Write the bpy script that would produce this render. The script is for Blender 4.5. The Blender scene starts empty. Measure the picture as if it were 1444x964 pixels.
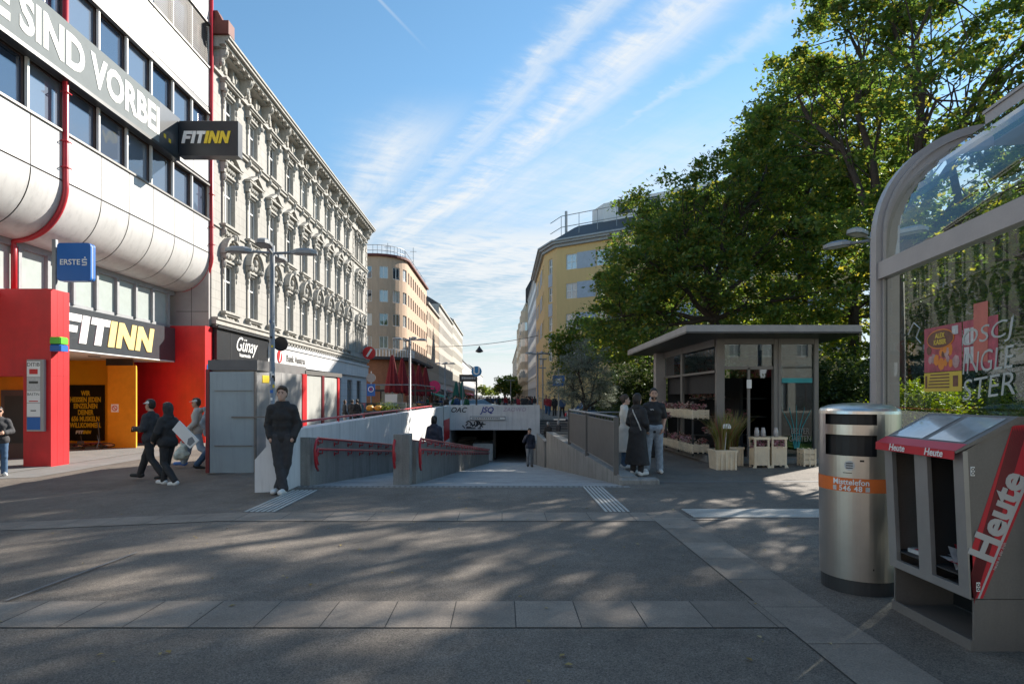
import bpy, math, random
import numpy as np
from mathutils import Vector, Matrix
R = math.radians
S = bpy.context.scene
COL = S.collection
# ------------------------------------------------------------------ camera, light, exposure
cam = bpy.data.objects.new('camera', bpy.data.cameras.new('camera')); COL.objects.link(cam)
cam.location = (0, 0, 1.65); cam.rotation_euler = (R(90), 0, 0)
cam.data.sensor_width = 36; cam.data.lens = 850/1444*36
cam.data.shift_x = 14/1444; cam.data.shift_y = 78/1444
cam.data.clip_start = .05; cam.data.clip_end = 3000
S.camera = cam
S.view_settings.view_transform = 'Standard'; S.view_settings.look = 'None'
S.view_settings.gamma = 1; S.view_settings.exposure = 1.15
SUN_AZ, SUN_EL = 47, 29          # azimuth clockwise from +Y
sun = bpy.data.objects.new('sun', bpy.data.lights.new('sun', 'SUN')); COL.objects.link(sun)
sun.data.energy = 4.8; sun.data.angle = R(.53); sun.data.color = (1, .93, .83)
sd = Vector((math.sin(R(SUN_AZ))*math.cos(R(SUN_EL)), math.cos(R(SUN_AZ))*math.cos(R(SUN_EL)), math.sin(R(SUN_EL))))
sun.rotation_euler = sd.to_track_quat('Z', 'Y').to_euler()
W = bpy.data.worlds.new('World'); S.world = W; W.use_nodes = True
def build_world():
    nt = W.node_tree; n = nt.nodes; l = nt.links; n.clear()
    out = n.new('ShaderNodeOutputWorld'); bg = n.new('ShaderNodeBackground')
    sky = n.new('ShaderNodeTexSky'); sky.sky_type = 'NISHITA'; sky.sun_disc = False
    sky.sun_elevation = R(SUN_EL); sky.sun_rotation = R(SUN_AZ); sky.air_density = 1.0; sky.dust_density = .02; sky.ozone_density = 2.2
    bg.inputs[1].default_value = .12
    tc = n.new('ShaderNodeTexCoord'); sp = n.new('ShaderNodeSeparateXYZ'); l.new(tc.outputs['Generated'], sp.inputs[0])
    def M(op, a, b=None, c=None, clamp=False):
        m = n.new('ShaderNodeMath'); m.operation = op; m.use_clamp = clamp
        for i, v in enumerate((a, b, c)):
            if v is None: continue
            if isinstance(v, (int, float)): m.inputs[i].default_value = v
            else: l.new(v, m.inputs[i])
        return m.outputs[0]
    z = M('MAXIMUM', sp.outputs[2], .02)
    u = M('DIVIDE', sp.outputs[0], z); v = M('DIVIDE', sp.outputs[1], z)
    s = M('ADD', M('MULTIPLY', u, .9), M('MULTIPLY', v, .44))      # across the streaks
    t = M('ADD', M('MULTIPLY', u, -.44), M('MULTIPLY', v, .9))     # along the streaks
    def noise(su, sv, sc, det, rough, dist, off=0):
        cb = n.new('ShaderNodeCombineXYZ'); l.new(M('MULTIPLY', s, su), cb.inputs[0]); l.new(M('MULTIPLY', t, sv), cb.inputs[1]); cb.inputs[2].default_value = off
        ns = n.new('ShaderNodeTexNoise'); ns.inputs['Scale'].default_value = sc; ns.inputs['Detail'].default_value = det
        ns.inputs['Roughness'].default_value = rough; ns.inputs['Distortion'].default_value = dist
        l.new(cb.outputs[0], ns.inputs[0]); return ns.outputs[0]
    n1 = noise(2.2, .45, 1.5, 9, .62, .5); n2 = noise(1.0, .7, .9, 5, .55, .3, 7); n3 = noise(9, 1.4, 1.6, 6, .7, .9, 3)
    n4 = noise(2.2, 5.5, 2.2, 8, .65, .5, 5); n5 = noise(.8, .5, 1.2, 3, .5, 0, 11)
    def ramp(x, a, b):
        m = n.new('ShaderNodeMapRange'); m.clamp = True; m.interpolation_type = 'SMOOTHSTEP'; m.inputs[1].default_value = a; m.inputs[2].default_value = b
        l.new(x, m.inputs[0]); return m.outputs[0]
    sw = M('ADD', s, M('ADD', M('MULTIPLY', M('SUBTRACT', n5, .5), .30), M('MULTIPLY', M('SUBTRACT', n4, .5), .16)))
    def gauss(x, c, w): return M('EXPONENT', M('MULTIPLY', M('POWER', M('ABSOLUTE', M('DIVIDE', M('SUBTRACT', x, c), w)), 2), -1))
    tex = ramp(M('ADD', M('MULTIPLY', n1, .5), M('ADD', M('MULTIPLY', n3, .2), M('MULTIPLY', n4, .3))), .34, .66)
    wid = M('ADD', .045, M('MULTIPLY', ramp(v, 1.6, 3.6), .05))
    A = M('MULTIPLY', gauss(sw, .92, M('MULTIPLY', wid, 1.15)), .85); B = M('MULTIPLY', gauss(sw, 1.13, M('MULTIPLY', wid, 1.8)), .95); C = M('MULTIPLY', gauss(sw, 1.37, .035), .45)
    D = M('MULTIPLY', M('MULTIPLY', gauss(sw, .70, .17), ramp(v, 1.9, 2.5)), .8)
    E = M('MULTIPLY', M('MULTIPLY', ramp(s, .95, 1.3), ramp(v, 1.7, 2.8)), .68)
    top = M('MULTIPLY', M('MAXIMUM', M('MAXIMUM', A, B), M('MAXIMUM', C, D)), M('ADD', .25, M('MULTIPLY', tex, .95)))
    mott = ramp(M('ADD', M('MULTIPLY', n2, .4), M('ADD', M('MULTIPLY', n4, .35), M('MULTIPLY', n1, .25))), .38, .60)
    low = M('MULTIPLY', M('MULTIPLY', ramp(v, 3.0, 4.0), ramp(s, .6, 1.1)), M('ADD', .20, M('MULTIPLY', mott, .80)))
    veil = M('MULTIPLY', E, M('ADD', .45, M('MULTIPLY', tex, .6)))
    c = M('MAXIMUM', M('MAXIMUM', top, veil), low); c = M('MAXIMUM', c, M('MULTIPLY', ramp(v, 6, 22), .93), clamp=True)
    # contrail
    ct = M('MULTIPLY', ramp(M('SUBTRACT', .008, M('ABSOLUTE', M('ADD', M('SUBTRACT', M('MULTIPLY', u, .92), M('MULTIPLY', v, .393)), .881))), 0, .007), ramp(M('SUBTRACT', 1.78, v), 0, .35))
    c = M('MAXIMUM', c, M('MULTIPLY', ct, .3), clamp=True)
    mx = n.new('ShaderNodeMix'); mx.data_type = 'RGBA'; l.new(M('MULTIPLY', c, .96), mx.inputs[0])
    hs = n.new('ShaderNodeHueSaturation'); hs.inputs['Hue'].default_value = .488; hs.inputs['Saturation'].default_value = 1.08; l.new(M('SUBTRACT', .76, M('MULTIPLY', ramp(v, 1.8, 5.5), .36)), hs.inputs['Value'])
    l.new(sky.outputs[0], hs.inputs['Color']); l.new(hs.outputs[0], mx.inputs[6]); mx.inputs[7].default_value = (3.35, 3.5, 3.6, 1)
    l.new(mx.outputs[2], bg.inputs[0]); l.new(bg.outputs[0], out.inputs[0])
build_world()

# ------------------------------------------------------------------ materials
MATS = {}
def nodes_of(name):
    m = bpy.data.materials.new(name); m.use_nodes = True
    nt = m.node_tree; b = nt.nodes['Principled BSDF']; return m, nt, b
def mat(name, col, rough=.6, metal=0, var=.12, scale=3., bump=0, bscale=40., fine=0, spec=.5, emis=0, stains=0, coat=0):
    if name in MATS: return MATS[name]
    m, nt, b = nodes_of(name); n = nt.nodes; l = nt.links
    b.inputs['Roughness'].default_value = rough; b.inputs['Metallic'].default_value = metal
    b.inputs['Specular IOR Level'].default_value = spec
    if coat: b.inputs['Coat Weight'].default_value = coat
    tc = n.new('ShaderNodeTexCoord')
    ns = n.new('ShaderNodeTexNoise'); ns.inputs['Scale'].default_value = scale; ns.inputs['Detail'].default_value = 6; ns.inputs['Roughness'].default_value = .65
    l.new(tc.outputs['Object'], ns.inputs[0])
    cr = n.new('ShaderNodeMapRange'); cr.inputs[1].default_value = .3; cr.inputs[2].default_value = .7
    cr.inputs[3].default_value = 1-var; cr.inputs[4].default_value = 1+var; l.new(ns.outputs[0], cr.inputs[0])
    fac = cr.outputs[0]
    if fine:
        nf = n.new('ShaderNodeTexNoise'); nf.inputs['Scale'].default_value = bscale*1.7; nf.inputs['Detail'].default_value = 3
        l.new(tc.outputs['Object'], nf.inputs[0])
        c2 = n.new('ShaderNodeMapRange'); c2.inputs[1].default_value = .3; c2.inputs[2].default_value = .7; c2.inputs[3].default_value = 1-fine; c2.inputs[4].default_value = 1+fine
        l.new(nf.outputs[0], c2.inputs[0]); mm = n.new('ShaderNodeMath'); mm.operation = 'MULTIPLY'; l.new(fac, mm.inputs[0]); l.new(c2.outputs[0], mm.inputs[1]); fac = mm.outputs[0]
    if stains:   # vertical runs of dirt
        mp = n.new('ShaderNodeMapping'); mp.inputs['Scale'].default_value = (3, 3, .25); l.new(tc.outputs['Object'], mp.inputs[0])
        sn = n.new('ShaderNodeTexNoise'); sn.inputs['Scale'].default_value = 1.6; sn.inputs['Detail'].default_value = 7; sn.inputs['Roughness'].default_value = .7; l.new(mp.outputs[0], sn.inputs[0])
        c3 = n.new('ShaderNodeMapRange'); c3.inputs[1].default_value = .48; c3.inputs[2].default_value = .75; c3.inputs[3].default_value = 1; c3.inputs[4].default_value = 1-stains
        l.new(sn.outputs[0], c3.inputs[0]); mm = n.new('ShaderNodeMath'); mm.operation = 'MULTIPLY'; l.new(fac, mm.inputs[0]); l.new(c3.outputs[0], mm.inputs[1]); fac = mm.outputs[0]
    vm = n.new('ShaderNodeVectorMath'); vm.operation = 'SCALE'; vm.inputs[0].default_value = col[:3]; l.new(fac, vm.inputs['Scale'])
    l.new(vm.outputs[0], b.inputs['Base Color'])
    if emis:
        b.inputs['Emission Color'].default_value = (*col[:3], 1); b.inputs['Emission Strength'].default_value = emis
    if bump:
        nb = n.new('ShaderNodeTexNoise'); nb.inputs['Scale'].default_value = bscale; nb.inputs['Detail'].default_value = 4; l.new(tc.outputs['Object'], nb.inputs[0])
        bp = n.new('ShaderNodeBump'); bp.inputs['Strength'].default_value = bump; bp.inputs['Distance'].default_value = .02
        l.new(nb.outputs[0], bp.inputs['Height']); l.new(bp.outputs[0], b.inputs['Normal'])
    MATS[name] = m; return m
def glass(name, tint=(.7, .8, .78), refl=1.0, rough=.02, base=.06):
    if name in MATS: return MATS[name]
    m, nt, b = nodes_of(name); n = nt.nodes; l = nt.links; n.remove(b)
    out = n['Material Output']; tr = n.new('ShaderNodeBsdfTransparent'); tr.inputs[0].default_value = (*tint, 1)
    gl = n.new('ShaderNodeBsdfGlossy'); gl.inputs['Roughness'].default_value = rough; gl.inputs[0].default_value = (.9, .95, 1, 1)
    lw = n.new('ShaderNodeFresnel'); lw.inputs[0].default_value = 1.5
    mr = n.new('ShaderNodeMath'); mr.operation = 'MULTIPLY'; mr.use_clamp = True; mr.inputs[1].default_value = refl; l.new(lw.outputs[0], mr.inputs[0])
    mx = n.new('ShaderNodeMixShader'); l.new(mr.outputs[0], mx.inputs[0]); l.new(tr.outputs[0], mx.inputs[1]); l.new(gl.outputs[0], mx.inputs[2]); l.new(mx.outputs[0], out.inputs[0])
    MATS[name] = m; return m
def pane_mat(name, dark=(.02, .025, .03), top=(.42, .43, .42)):
    """window glass: dark room behind, sky mirrored in front, uneven from window to window"""
    if name in MATS: return MATS[name]
    m, nt, b = nodes_of(name); n = nt.nodes; l = nt.links
    oi = n.new('ShaderNodeObjectInfo')
    cr = n.new('ShaderNodeValToRGB'); cr.color_ramp.elements[0].color = (*dark, 1); cr.color_ramp.elements[1].color = (*top, 1); cr.color_ramp.elements[1].position = .97
    cr.color_ramp.elements[0].position = .2; l.new(oi.outputs['Random'], cr.inputs[0]); l.new(cr.outputs[0], b.inputs['Base Color'])
    b.inputs['Roughness'].default_value = .04; b.inputs['Specular IOR Level'].default_value = 1.0; b.inputs['IOR'].default_value = 1.9
    tc = n.new('ShaderNodeTexCoord'); nb = n.new('ShaderNodeTexNoise'); nb.inputs['Scale'].default_value = .8; l.new(tc.outputs['Object'], nb.inputs[0])
    bp = n.new('ShaderNodeBump'); bp.inputs['Strength'].default_value = .06; bp.inputs['Distance'].default_value = .2; l.new(nb.outputs[0], bp.inputs['Height']); l.new(bp.outputs[0], b.inputs['Normal'])
    MATS[name] = m; return m
def leaf_mat(name, c0, c1, c2, tr=.5):
    if name in MATS: return MATS[name]
    m, nt, b = nodes_of(name); n = nt.nodes; l = nt.links; n.remove(b); out = n['Material Output']
    g = n.new('ShaderNodeNewGeometry'); cr = n.new('ShaderNodeValToRGB'); e = cr.color_ramp.elements
    e[0].color = (*c0, 1); e[1].color = (*c2, 1); mid = e.new(.62); mid.color = (*c1, 1); e[1].position = .62
    cr.color_ramp.elements[-1].position = 1.0
    l.new(g.outputs['Random Per Island'], cr.inputs[0])
    di = n.new('ShaderNodeBsdfDiffuse'); tl = n.new('ShaderNodeBsdfTranslucent'); gl = n.new('ShaderNodeBsdfGlossy'); gl.inputs['Roughness'].default_value = .45; gl.inputs[0].default_value = (.5, .55, .5, 1)
    hs = n.new('ShaderNodeHueSaturation'); hs.inputs['Hue'].default_value = .48; hs.inputs['Saturation'].default_value = 1.15; hs.inputs['Value'].default_value = 1.9
    l.new(cr.outputs[0], di.inputs[0]); l.new(cr.outputs[0], hs.inputs['Color']); l.new(hs.outputs[0], tl.inputs[0])
    m1 = n.new('ShaderNodeMixShader'); m1.inputs[0].default_value = tr; l.new(di.outputs[0], m1.inputs[1]); l.new(tl.outputs[0], m1.inputs[2])
    m2 = n.new('ShaderNodeMixShader'); m2.inputs[0].default_value = .06; l.new(m1.outputs[0], m2.inputs[1]); l.new(gl.outputs[0], m2.inputs[2]); l.new(m2.outputs[0], out.inputs[0])
    MATS[name] = m; return m
def asphalt():
    m, nt, b = nodes_of('asphalt'); n = nt.nodes; l = nt.links
    g = n.new('ShaderNodeNewGeometry')
    def N(sc, det, ro=.6):
        x = n.new('ShaderNodeTexNoise'); x.inputs['Scale'].default_value = sc; x.inputs['Detail'].default_value = det; x.inputs['Roughness'].default_value = ro; l.new(g.outputs['Position'], x.inputs[0]); return x.outputs[0]
    big = N(.45, 7, .7); mid = N(3.2, 7, .75); fin = N(95, 3, .8)
    vo = n.new('ShaderNodeTexVoronoi'); vo.inputs['Scale'].default_value = 130; l.new(g.outputs['Position'], vo.inputs[0])
    def mr(x, a, bb, c, d):
        q = n.new('ShaderNodeMapRange'); 
        for i, v in enumerate((a, bb, c, d)): q.inputs[i+1].default_value = v
        l.new(x, q.inputs[0]); return q.outputs[0]
    def mul(a, c):
        q = n.new('ShaderNodeMath'); q.operation = 'MULTIPLY'; l.new(a, q.inputs[0]); l.new(c, q.inputs[1]); return q.outputs[0]
    sp = n.new('ShaderNodeSeparateColor'); l.new(vo.outputs['Color'], sp.inputs[0])
    f = mul(mul(mr(big, .3, .7, .66, 1.3), mr(mid, .3, .7, .78, 1.2)), mul(mr(fin, .3, .7, .6, 1.4), mr(sp.outputs[0], 0, 1, .55, 1.5)))
    gv = n.new('ShaderNodeTexVoronoi'); gv.inputs['Scale'].default_value = 2.3; l.new(g.outputs['Position'], gv.inputs[0]); f = mul(f, mr(gv.outputs['Distance'], .028, .036, 1.55, 1))     # trodden gum
    gv2 = n.new('ShaderNodeTexVoronoi'); gv2.inputs['Scale'].default_value = 1.1; l.new(g.outputs['Position'], gv2.inputs[0]); f = mul(f, mr(gv2.outputs['Distance'], .03, .07, .55, 1))    # dark drips
    vm = n.new('ShaderNodeVectorMath'); vm.operation = 'SCALE'; vm.inputs[0].default_value = (.142, .120, .099); l.new(f, vm.inputs['Scale'])
    l.new(vm.outputs[0], b.inputs['Base Color']); b.inputs['Roughness'].default_value = .82
    bp = n.new('ShaderNodeBump'); bp.inputs['Strength'].default_value = .55; bp.inputs['Distance'].default_value = .008; l.new(mul(fin, sp.outputs[0]), bp.inputs['Height']); l.new(bp.outputs[0], b.inputs['Normal'])
    MATS['asphalt'] = m; return m
def slab_variation(name, amt):
    nt = MATS[name].node_tree; b = nt.nodes['Principled BSDF']; src = b.inputs['Base Color'].links[0].from_socket; g = nt.nodes.new('ShaderNodeNewGeometry')
    q = nt.nodes.new('ShaderNodeMapRange'); q.inputs[3].default_value = 1-amt; q.inputs[4].default_value = 1+amt; nt.links.new(g.outputs['Random Per Island'], q.inputs[0])
    gv = nt.nodes.new('ShaderNodeTexVoronoi'); gv.inputs['Scale'].default_value = 3.1; nt.links.new(g.outputs['Position'], gv.inputs[0])
    q2 = nt.nodes.new('ShaderNodeMapRange'); q2.inputs[1].default_value = .03; q2.inputs[2].default_value = .045; q2.inputs[3].default_value = .6; q2.inputs[4].default_value = 1; nt.links.new(gv.outputs['Distance'], q2.inputs[0])
    mm = nt.nodes.new('ShaderNodeMath'); mm.operation = 'MULTIPLY'; nt.links.new(q.outputs[0], mm.inputs[0]); nt.links.new(q2.outputs[0], mm.inputs[1])
    vm = nt.nodes.new('ShaderNodeVectorMath'); vm.operation = 'SCALE'; nt.links.new(src, vm.inputs[0]); nt.links.new(mm.outputs[0], vm.inputs['Scale']); nt.links.new(vm.outputs[0], b.inputs['Base Color'])
def coursed(name, col, bw=1.2, bh=.38, var=.1, mort=.012, dark=.6, stains=.25):
    """plaster or stone with scored joints, in the building's own X/Z"""
    m, nt, b = nodes_of(name); n = nt.nodes; l = nt.links
    tc = n.new('ShaderNodeTexCoord'); sp = n.new('ShaderNodeSeparateXYZ'); cb = n.new('ShaderNodeCombineXYZ'); l.new(tc.outputs['Object'], sp.inputs[0])
    ad = n.new('ShaderNodeMath'); ad.operation = 'ADD'; l.new(sp.outputs[0], ad.inputs[0]); l.new(sp.outputs[1], ad.inputs[1])
    l.new(ad.outputs[0], cb.inputs[0]); l.new(sp.outputs[2], cb.inputs[1])
    br = n.new('ShaderNodeTexBrick'); br.inputs['Scale'].default_value = 1; br.inputs['Brick Width'].default_value = bw; br.inputs['Row Height'].default_value = bh; br.inputs['Mortar Size'].default_value = mort
    c = np.array(col); br.inputs['Color1'].default_value = (*c, 1); br.inputs['Color2'].default_value = (*(c*(1-var)), 1); br.inputs['Mortar'].default_value = (*(c*dark), 1)
    l.new(cb.outputs[0], br.inputs[0])
    mp = n.new('ShaderNodeMapping'); mp.inputs['Scale'].default_value = (2, 2, .35); l.new(tc.outputs['Object'], mp.inputs[0])
    sn = n.new('ShaderNodeTexNoise'); sn.inputs['Scale'].default_value = 1.4; sn.inputs['Detail'].default_value = 7; sn.inputs['Roughness'].default_value = .7; l.new(mp.outputs[0], sn.inputs[0])
    q = n.new('ShaderNodeMapRange'); q.inputs[1].default_value = .42; q.inputs[2].default_value = .75; q.inputs[3].default_value = 1.04; q.inputs[4].default_value = 1-stains; l.new(sn.outputs[0], q.inputs[0])
    vm = n.new('ShaderNodeVectorMath'); vm.operation = 'SCALE'; l.new(br.outputs[0], vm.inputs[0]); l.new(q.outputs[0], vm.inputs['Scale']); l.new(vm.outputs[0], b.inputs['Base Color'])
    b.inputs['Roughness'].default_value = .85
    MATS[name] = m; return m
asphalt()
mat('paving_slab', (.215, .18, .148), .8, var=.22, scale=2.2, bump=.3, bscale=60, fine=.25)
mat('paving_light', (.20, .195, .185), .8, var=.15, scale=2, bump=.2, bscale=60, fine=.2); slab_variation('paving_slab', .14)
mat('joint', (.06, .055, .05), .9)
mat('concrete', (.24, .235, .22), .85, var=.2, scale=1.5, bump=.3, bscale=30, fine=.12, stains=.45)
mat('concrete_floor', (.33, .33, .325), .8, var=.22, scale=1.3, fine=.2, bump=.2, bscale=30, stains=.35)
mat('white_paint', (.70, .70, .70), .6, var=.08, scale=1.2, stains=.28)
mat('white_panel', (.58, .57, .555), .38, var=.05, scale=.9, stains=.22)
mat('red_paint', (.60, .012, .018), .42, var=.16, scale=1.1, stains=.15)
mat('red_rail', (.42, .02, .03), .35, var=.1)
mat('dark_red', (.17, .015, .022), .4)
mat('yellow_wall', (.72, .38, .01), .6, var=.1, scale=.9)
mat('orange_wall', (.70, .27, .01), .55, var=.1)
mat('black_panel', (.018, .02, .024), .35)
mat('dark_metal', (.05, .052, .055), .4, .3)
mat('grey_metal', (.17, .162, .155), .45, .3, var=.08)
mat('shelter_grey', (.36, .335, .33), .45, .25, var=.08, scale=2, fine=.04)
mat('fence_grey', (.115, .108, .10), .5, .2, var=.1)
mat('lamp_grey', (.27, .28, .29), .45, .4)
mat('steel', (.66, .64, .61), .30, 1, var=.12, scale=1.4, stains=.25)
mat('white', (.82, .82, .80), .5, var=.03)
mat('yellow', (.80, .58, .03), .5, var=.03)
mat('blue', (.01, .12, .42), .4, var=.03)
mat('green', (.12, .50, .03), .4)
mat('black', (.012, .012, .013), .5)
mat('booth_blue', (.29, .35, .38), .5, var=.08, scale=1, stains=.2)
mat('booth_grey', (.33, .32, .31), .5, var=.10, scale=1, stains=.25)
mat('booth_light', (.42, .42, .39), .5, var=.10, scale=1, stains=.25)
mat('booth_roof', (.13, .125, .125), .6)
mat('brown_frame', (.10, .07, .065), .5)
mat('grey_frame', (.30, .31, .32), .5)
mat('banner', (.20, .22, .225), .8, var=.05, spec=.1)  # pale tone stands in for sun glare on a dark board
mat('banner_text', (.80, .80, .76), .8, var=.02)
mat('stone_trim', (.385, .37, .335), .85, var=.16, scale=3, fine=.15, bscale=12, stains=.25)
coursed('stone_wall', (.375, .36, .33), 1.3, .42, .07, .015, .72, .22)
coursed('bank_wall', (.60, .61, .63), 3.0, .55, .02, .02, .75, .1)
coursed('beige_plaster', (.50, .35, .245), 50, 50, .02, .0, 1, .18)
coursed('beige2', (.46, .36, .27), 50, 50, .02, 0, 1, .2)
coursed('pale1', (.42, .39, .345), 50, 50, .02, 0, 1, .2)
coursed('pale2', (.46, .43, .37), 50, 50, .02, 0, 1, .2)
coursed('cream', (.55, .45, .33), 50, 50, .02, 0, 1, .25)
coursed('white_modern', (.62, .62, .62), 50, 50, .02, 0, 1, .1)
coursed('yellow_plaster', (.62, .42, .185), 50, 50, .02, 0, 1, .05)
coursed('grey_block', (.45, .45, .45), 50, 50, .02, 0, 1, .1)
coursed('brick_base', (.42, .16, .08), .3, .1, .2, .012, .7, .15)
mat('bluegrey_panel', (.36, .40, .46), .6)
mat('roof_dark', (.07, .068, .07), .7, var=.15)
mat('roof_red', (.13, .03, .022), .7)
mat('roof_grey', (.22, .22, .23), .6)
mat('win_white', (.70, .70, .68), .5, var=.03)
mat('bark', (.055, .042, .032), .9, var=.3, scale=6, bump=.8, bscale=18)
mat('crate', (.72, .60, .43), .7, var=.14, scale=5, fine=.08)
mat('lawn', (.09, .17, .02), .9, var=.35, scale=1.5, bump=.8, bscale=50, fine=.4)
mat('orange_band', (.72, .16, .03), .5)
mat('heute_red', (.55, .02, .035), .4, var=.05)
mat('heute_silver', (.50, .49, .48), .4, var=.05)
mat('box_grey', (.185, .172, .160), .5, .2, var=.10, scale=2.5, fine=.06, stains=.15)
mat('box_front', (.36, .35, .34), .4, .5, var=.1, scale=3)
mat('box_inside', (.035, .035, .037), .7)
mat('paper', (.55, .55, .54), .8, var=.2, scale=30)
mat('poster_black', (.012, .012, .012), .3, var=.2, scale=2)
mat('teal', (.02, .30, .33), .5)
mat('pumpkin', (.65, .30, .04), .5)
mat('parasol_red', (.19, .010, .016), .8, var=.2, scale=4)
mat('parasol_green', (.02, .12, .09), .8)
mat('screen_blue', (.03, .10, .25), .3, coat=.5)
mat('grey_leafpaint', (.5, .5, .5), .5)
mat('soil', (.03, .022, .016), .95)
PANE = pane_mat('window_glass'); PANE2 = pane_mat('office_glass', (.03, .05, .09), (.16, .20, .26))
MATS['pane_curtain'] = mat('pane_curtain', (.42, .47, .45), .15, var=.06, coat=.8)
glass('shelter_glass', (.74, .82, .78), 1.1, .015)
glass('side_glass', (.78, .85, .81), .7, .015)
glass('kiosk_glass', (.50, .62, .62), 1.6, .02)
leaf_mat('leaf_maple', (.062, .115, .034), (.095, .160, .036), (.25, .235, .05), .52)
leaf_mat('leaf_back', (.065, .115, .028), (.12, .18, .034), (.26, .25, .045), .58)
leaf_mat('leaf_olive', (.14, .165, .13), (.20, .225, .175), (.28, .30, .24), .3)
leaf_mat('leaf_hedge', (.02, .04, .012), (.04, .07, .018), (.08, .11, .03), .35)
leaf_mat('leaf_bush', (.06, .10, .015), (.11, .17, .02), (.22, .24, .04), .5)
leaf_mat('leaf_grass', (.20, .20, .09), (.30, .24, .12), (.30, .09, .06), .3)
leaf_mat('flower_mix', (.40, .08, .10), (.48, .34, .30), (.65, .58, .52), .2)
leaf_mat('flower_pink', (.40, .12, .18), (.52, .28, .30), (.52, .46, .40), .2)
leaf_mat('leaf_fallen', (.20, .13, .04), (.30, .22, .08), (.40, .34, .2), .0)

# ------------------------------------------------------------------ object helpers
WM = {}
def props(o, label=None, cat=None, group=None, kind=None):
    if label: o['label'] = label
    if cat: o['category'] = cat
    if group: o['group'] = group
    if kind: o['kind'] = kind
    return o
def thing(name, label, cat, loc=(0, 0, 0), rz=0, group=None):
    o = bpy.data.objects.new(name, None); COL.objects.link(o); o.empty_display_size = .3
    o.location = loc; o.rotation_euler = (0, 0, rz); props(o, label, cat, group)
    WM[o] = Matrix.Translation(loc) @ Matrix.Rotation(rz, 4, 'Z'); return o
class MB:
    def __init__(s, *mats): s.v = []; s.f = []; s.mi = []; s.mats = list(mats); s.cur = 0
    def m(s, i): s.cur = i; return s
    def add(s, vs, fs):
        b = len(s.v); s.v += [tuple(map(float, p)) for p in vs]
        for f in fs: s.f.append(tuple(b+i for i in f)); s.mi.append(s.cur)
        return s
    def quad(s, a, b, c, d): return s.add([a, b, c, d], [(0, 1, 2, 3)])
    def box(s, x0, x1, y0, y1, z0, z1):
        return s.add([(x0, y0, z0), (x1, y0, z0), (x1, y1, z0), (x0, y1, z0), (x0, y0, z1), (x1, y0, z1), (x1, y1, z1), (x0, y1, z1)],
                     [(0, 3, 2, 1), (4, 5, 6, 7), (0, 1, 5, 4), (1, 2, 6, 5), (2, 3, 7, 6), (3, 0, 4, 7)])
    def bbox(s, x0, x1, y0, y1, z0, z1, r=.01):   # box with bevelled vertical and top edges
        poly = [(x0+r, y0), (x1-r, y0), (x1, y0+r), (x1, y1-r), (x1-r, y1), (x0+r, y1), (x0, y1-r), (x0, y0+r)]
        inn = [(min(max(x, x0+r), x1-r), min(max(y, y0+r), y1-r)) for x, y in poly]
        vs = [(x, y, z0) for x, y in poly]+[(x, y, z1-r) for x, y in poly]+[(x, y, z1) for x, y in inn]
        fs = [tuple(range(7, -1, -1)), tuple(range(16, 24))]
        for i in range(8):
            j = (i+1) % 8; fs += [(i, j, 8+j, 8+i), (8+i, 8+j, 16+j, 16+i)]
        return s.add(vs, fs)
    def prism(s, poly, a, b, axis='z'):
        n = len(poly)
        def P(p, t): return {'z': (p[0], p[1], t), 'y': (p[0], t, p[1]), 'x': (t, p[0], p[1])}[axis]
        return s.add([P(p, a) for p in poly]+[P(p, b) for p in poly], [tuple(range(n-1, -1, -1)), tuple(range(n, 2*n))]+[(i, (i+1) % n, n+(i+1) % n, n+i) for i in range(n)])
    def tube(s, pts, r, seg=8, cap=True):
        pts = [Vector(p) for p in pts]; n = len(pts); rs = r if isinstance(r, (list, tuple)) else [r]*n
        vs = []; prev = None
        for i, p in enumerate(pts):
            d = (pts[min(i+1, n-1)]-pts[max(i-1, 0)]).normalized()
            if prev is None: a = d.orthogonal().normalized()
            else: a = (prev-d*prev.dot(d)); a = a.normalized() if a.length > 1e-6 else d.orthogonal().normalized()
            prev = a; b = d.cross(a)
            for k in range(seg):
                t = 2*math.pi*k/seg; vs.append(p+(a*math.cos(t)+b*math.sin(t))*rs[i])
        fs = [(i*seg+k, i*seg+(k+1) % seg, (i+1)*seg+(k+1) % seg, (i+1)*seg+k) for i in range(n-1) for k in range(seg)]
        if cap: fs += [tuple(range(seg-1, -1, -1)), tuple(range((n-1)*seg, n*seg))]
        return s.add(vs, fs)
    def cyl(s, x, y, z0, z1, r, seg=24, r1=None): return s.tube([(x, y, z0), (x, y, z1)], [r, r if r1 is None else r1], seg)
    def lathe(s, prof, cx=0, cy=0, seg=24, sx=1, sy=1):
        n = len(prof); vs = [(cx+r*math.cos(2*math.pi*k/seg)*sx, cy+r*math.sin(2*math.pi*k/seg)*sy, z) for r, z in prof for k in range(seg)]
        return s.add(vs, [(i*seg+k, i*seg+(k+1) % seg, (i+1)*seg+(k+1) % seg, (i+1)*seg+k) for i in range(n-1) for k in range(seg)]+[tuple(range(seg-1, -1, -1)), tuple(range((n-1)*seg, n*seg))])
    def sphere(s, c, r, seg=10, rings=7, sz=None):
        rx, ry, rz = r if isinstance(r, (tuple, list)) else (r, r, r)
        vs = [(c[0]+rx*math.sin(math.pi*i/rings)*math.cos(2*math.pi*k/seg), c[1]+ry*math.sin(math.pi*i/rings)*math.sin(2*math.pi*k/seg), c[2]+rz*math.cos(math.pi*i/rings)) for i in range(rings+1) for k in range(seg)]
        return s.add(vs, [(i*seg+k, (i+1)*seg+k, (i+1)*seg+(k+1) % seg, i*seg+(k+1) % seg) for i in range(rings) for k in range(seg)])
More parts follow.
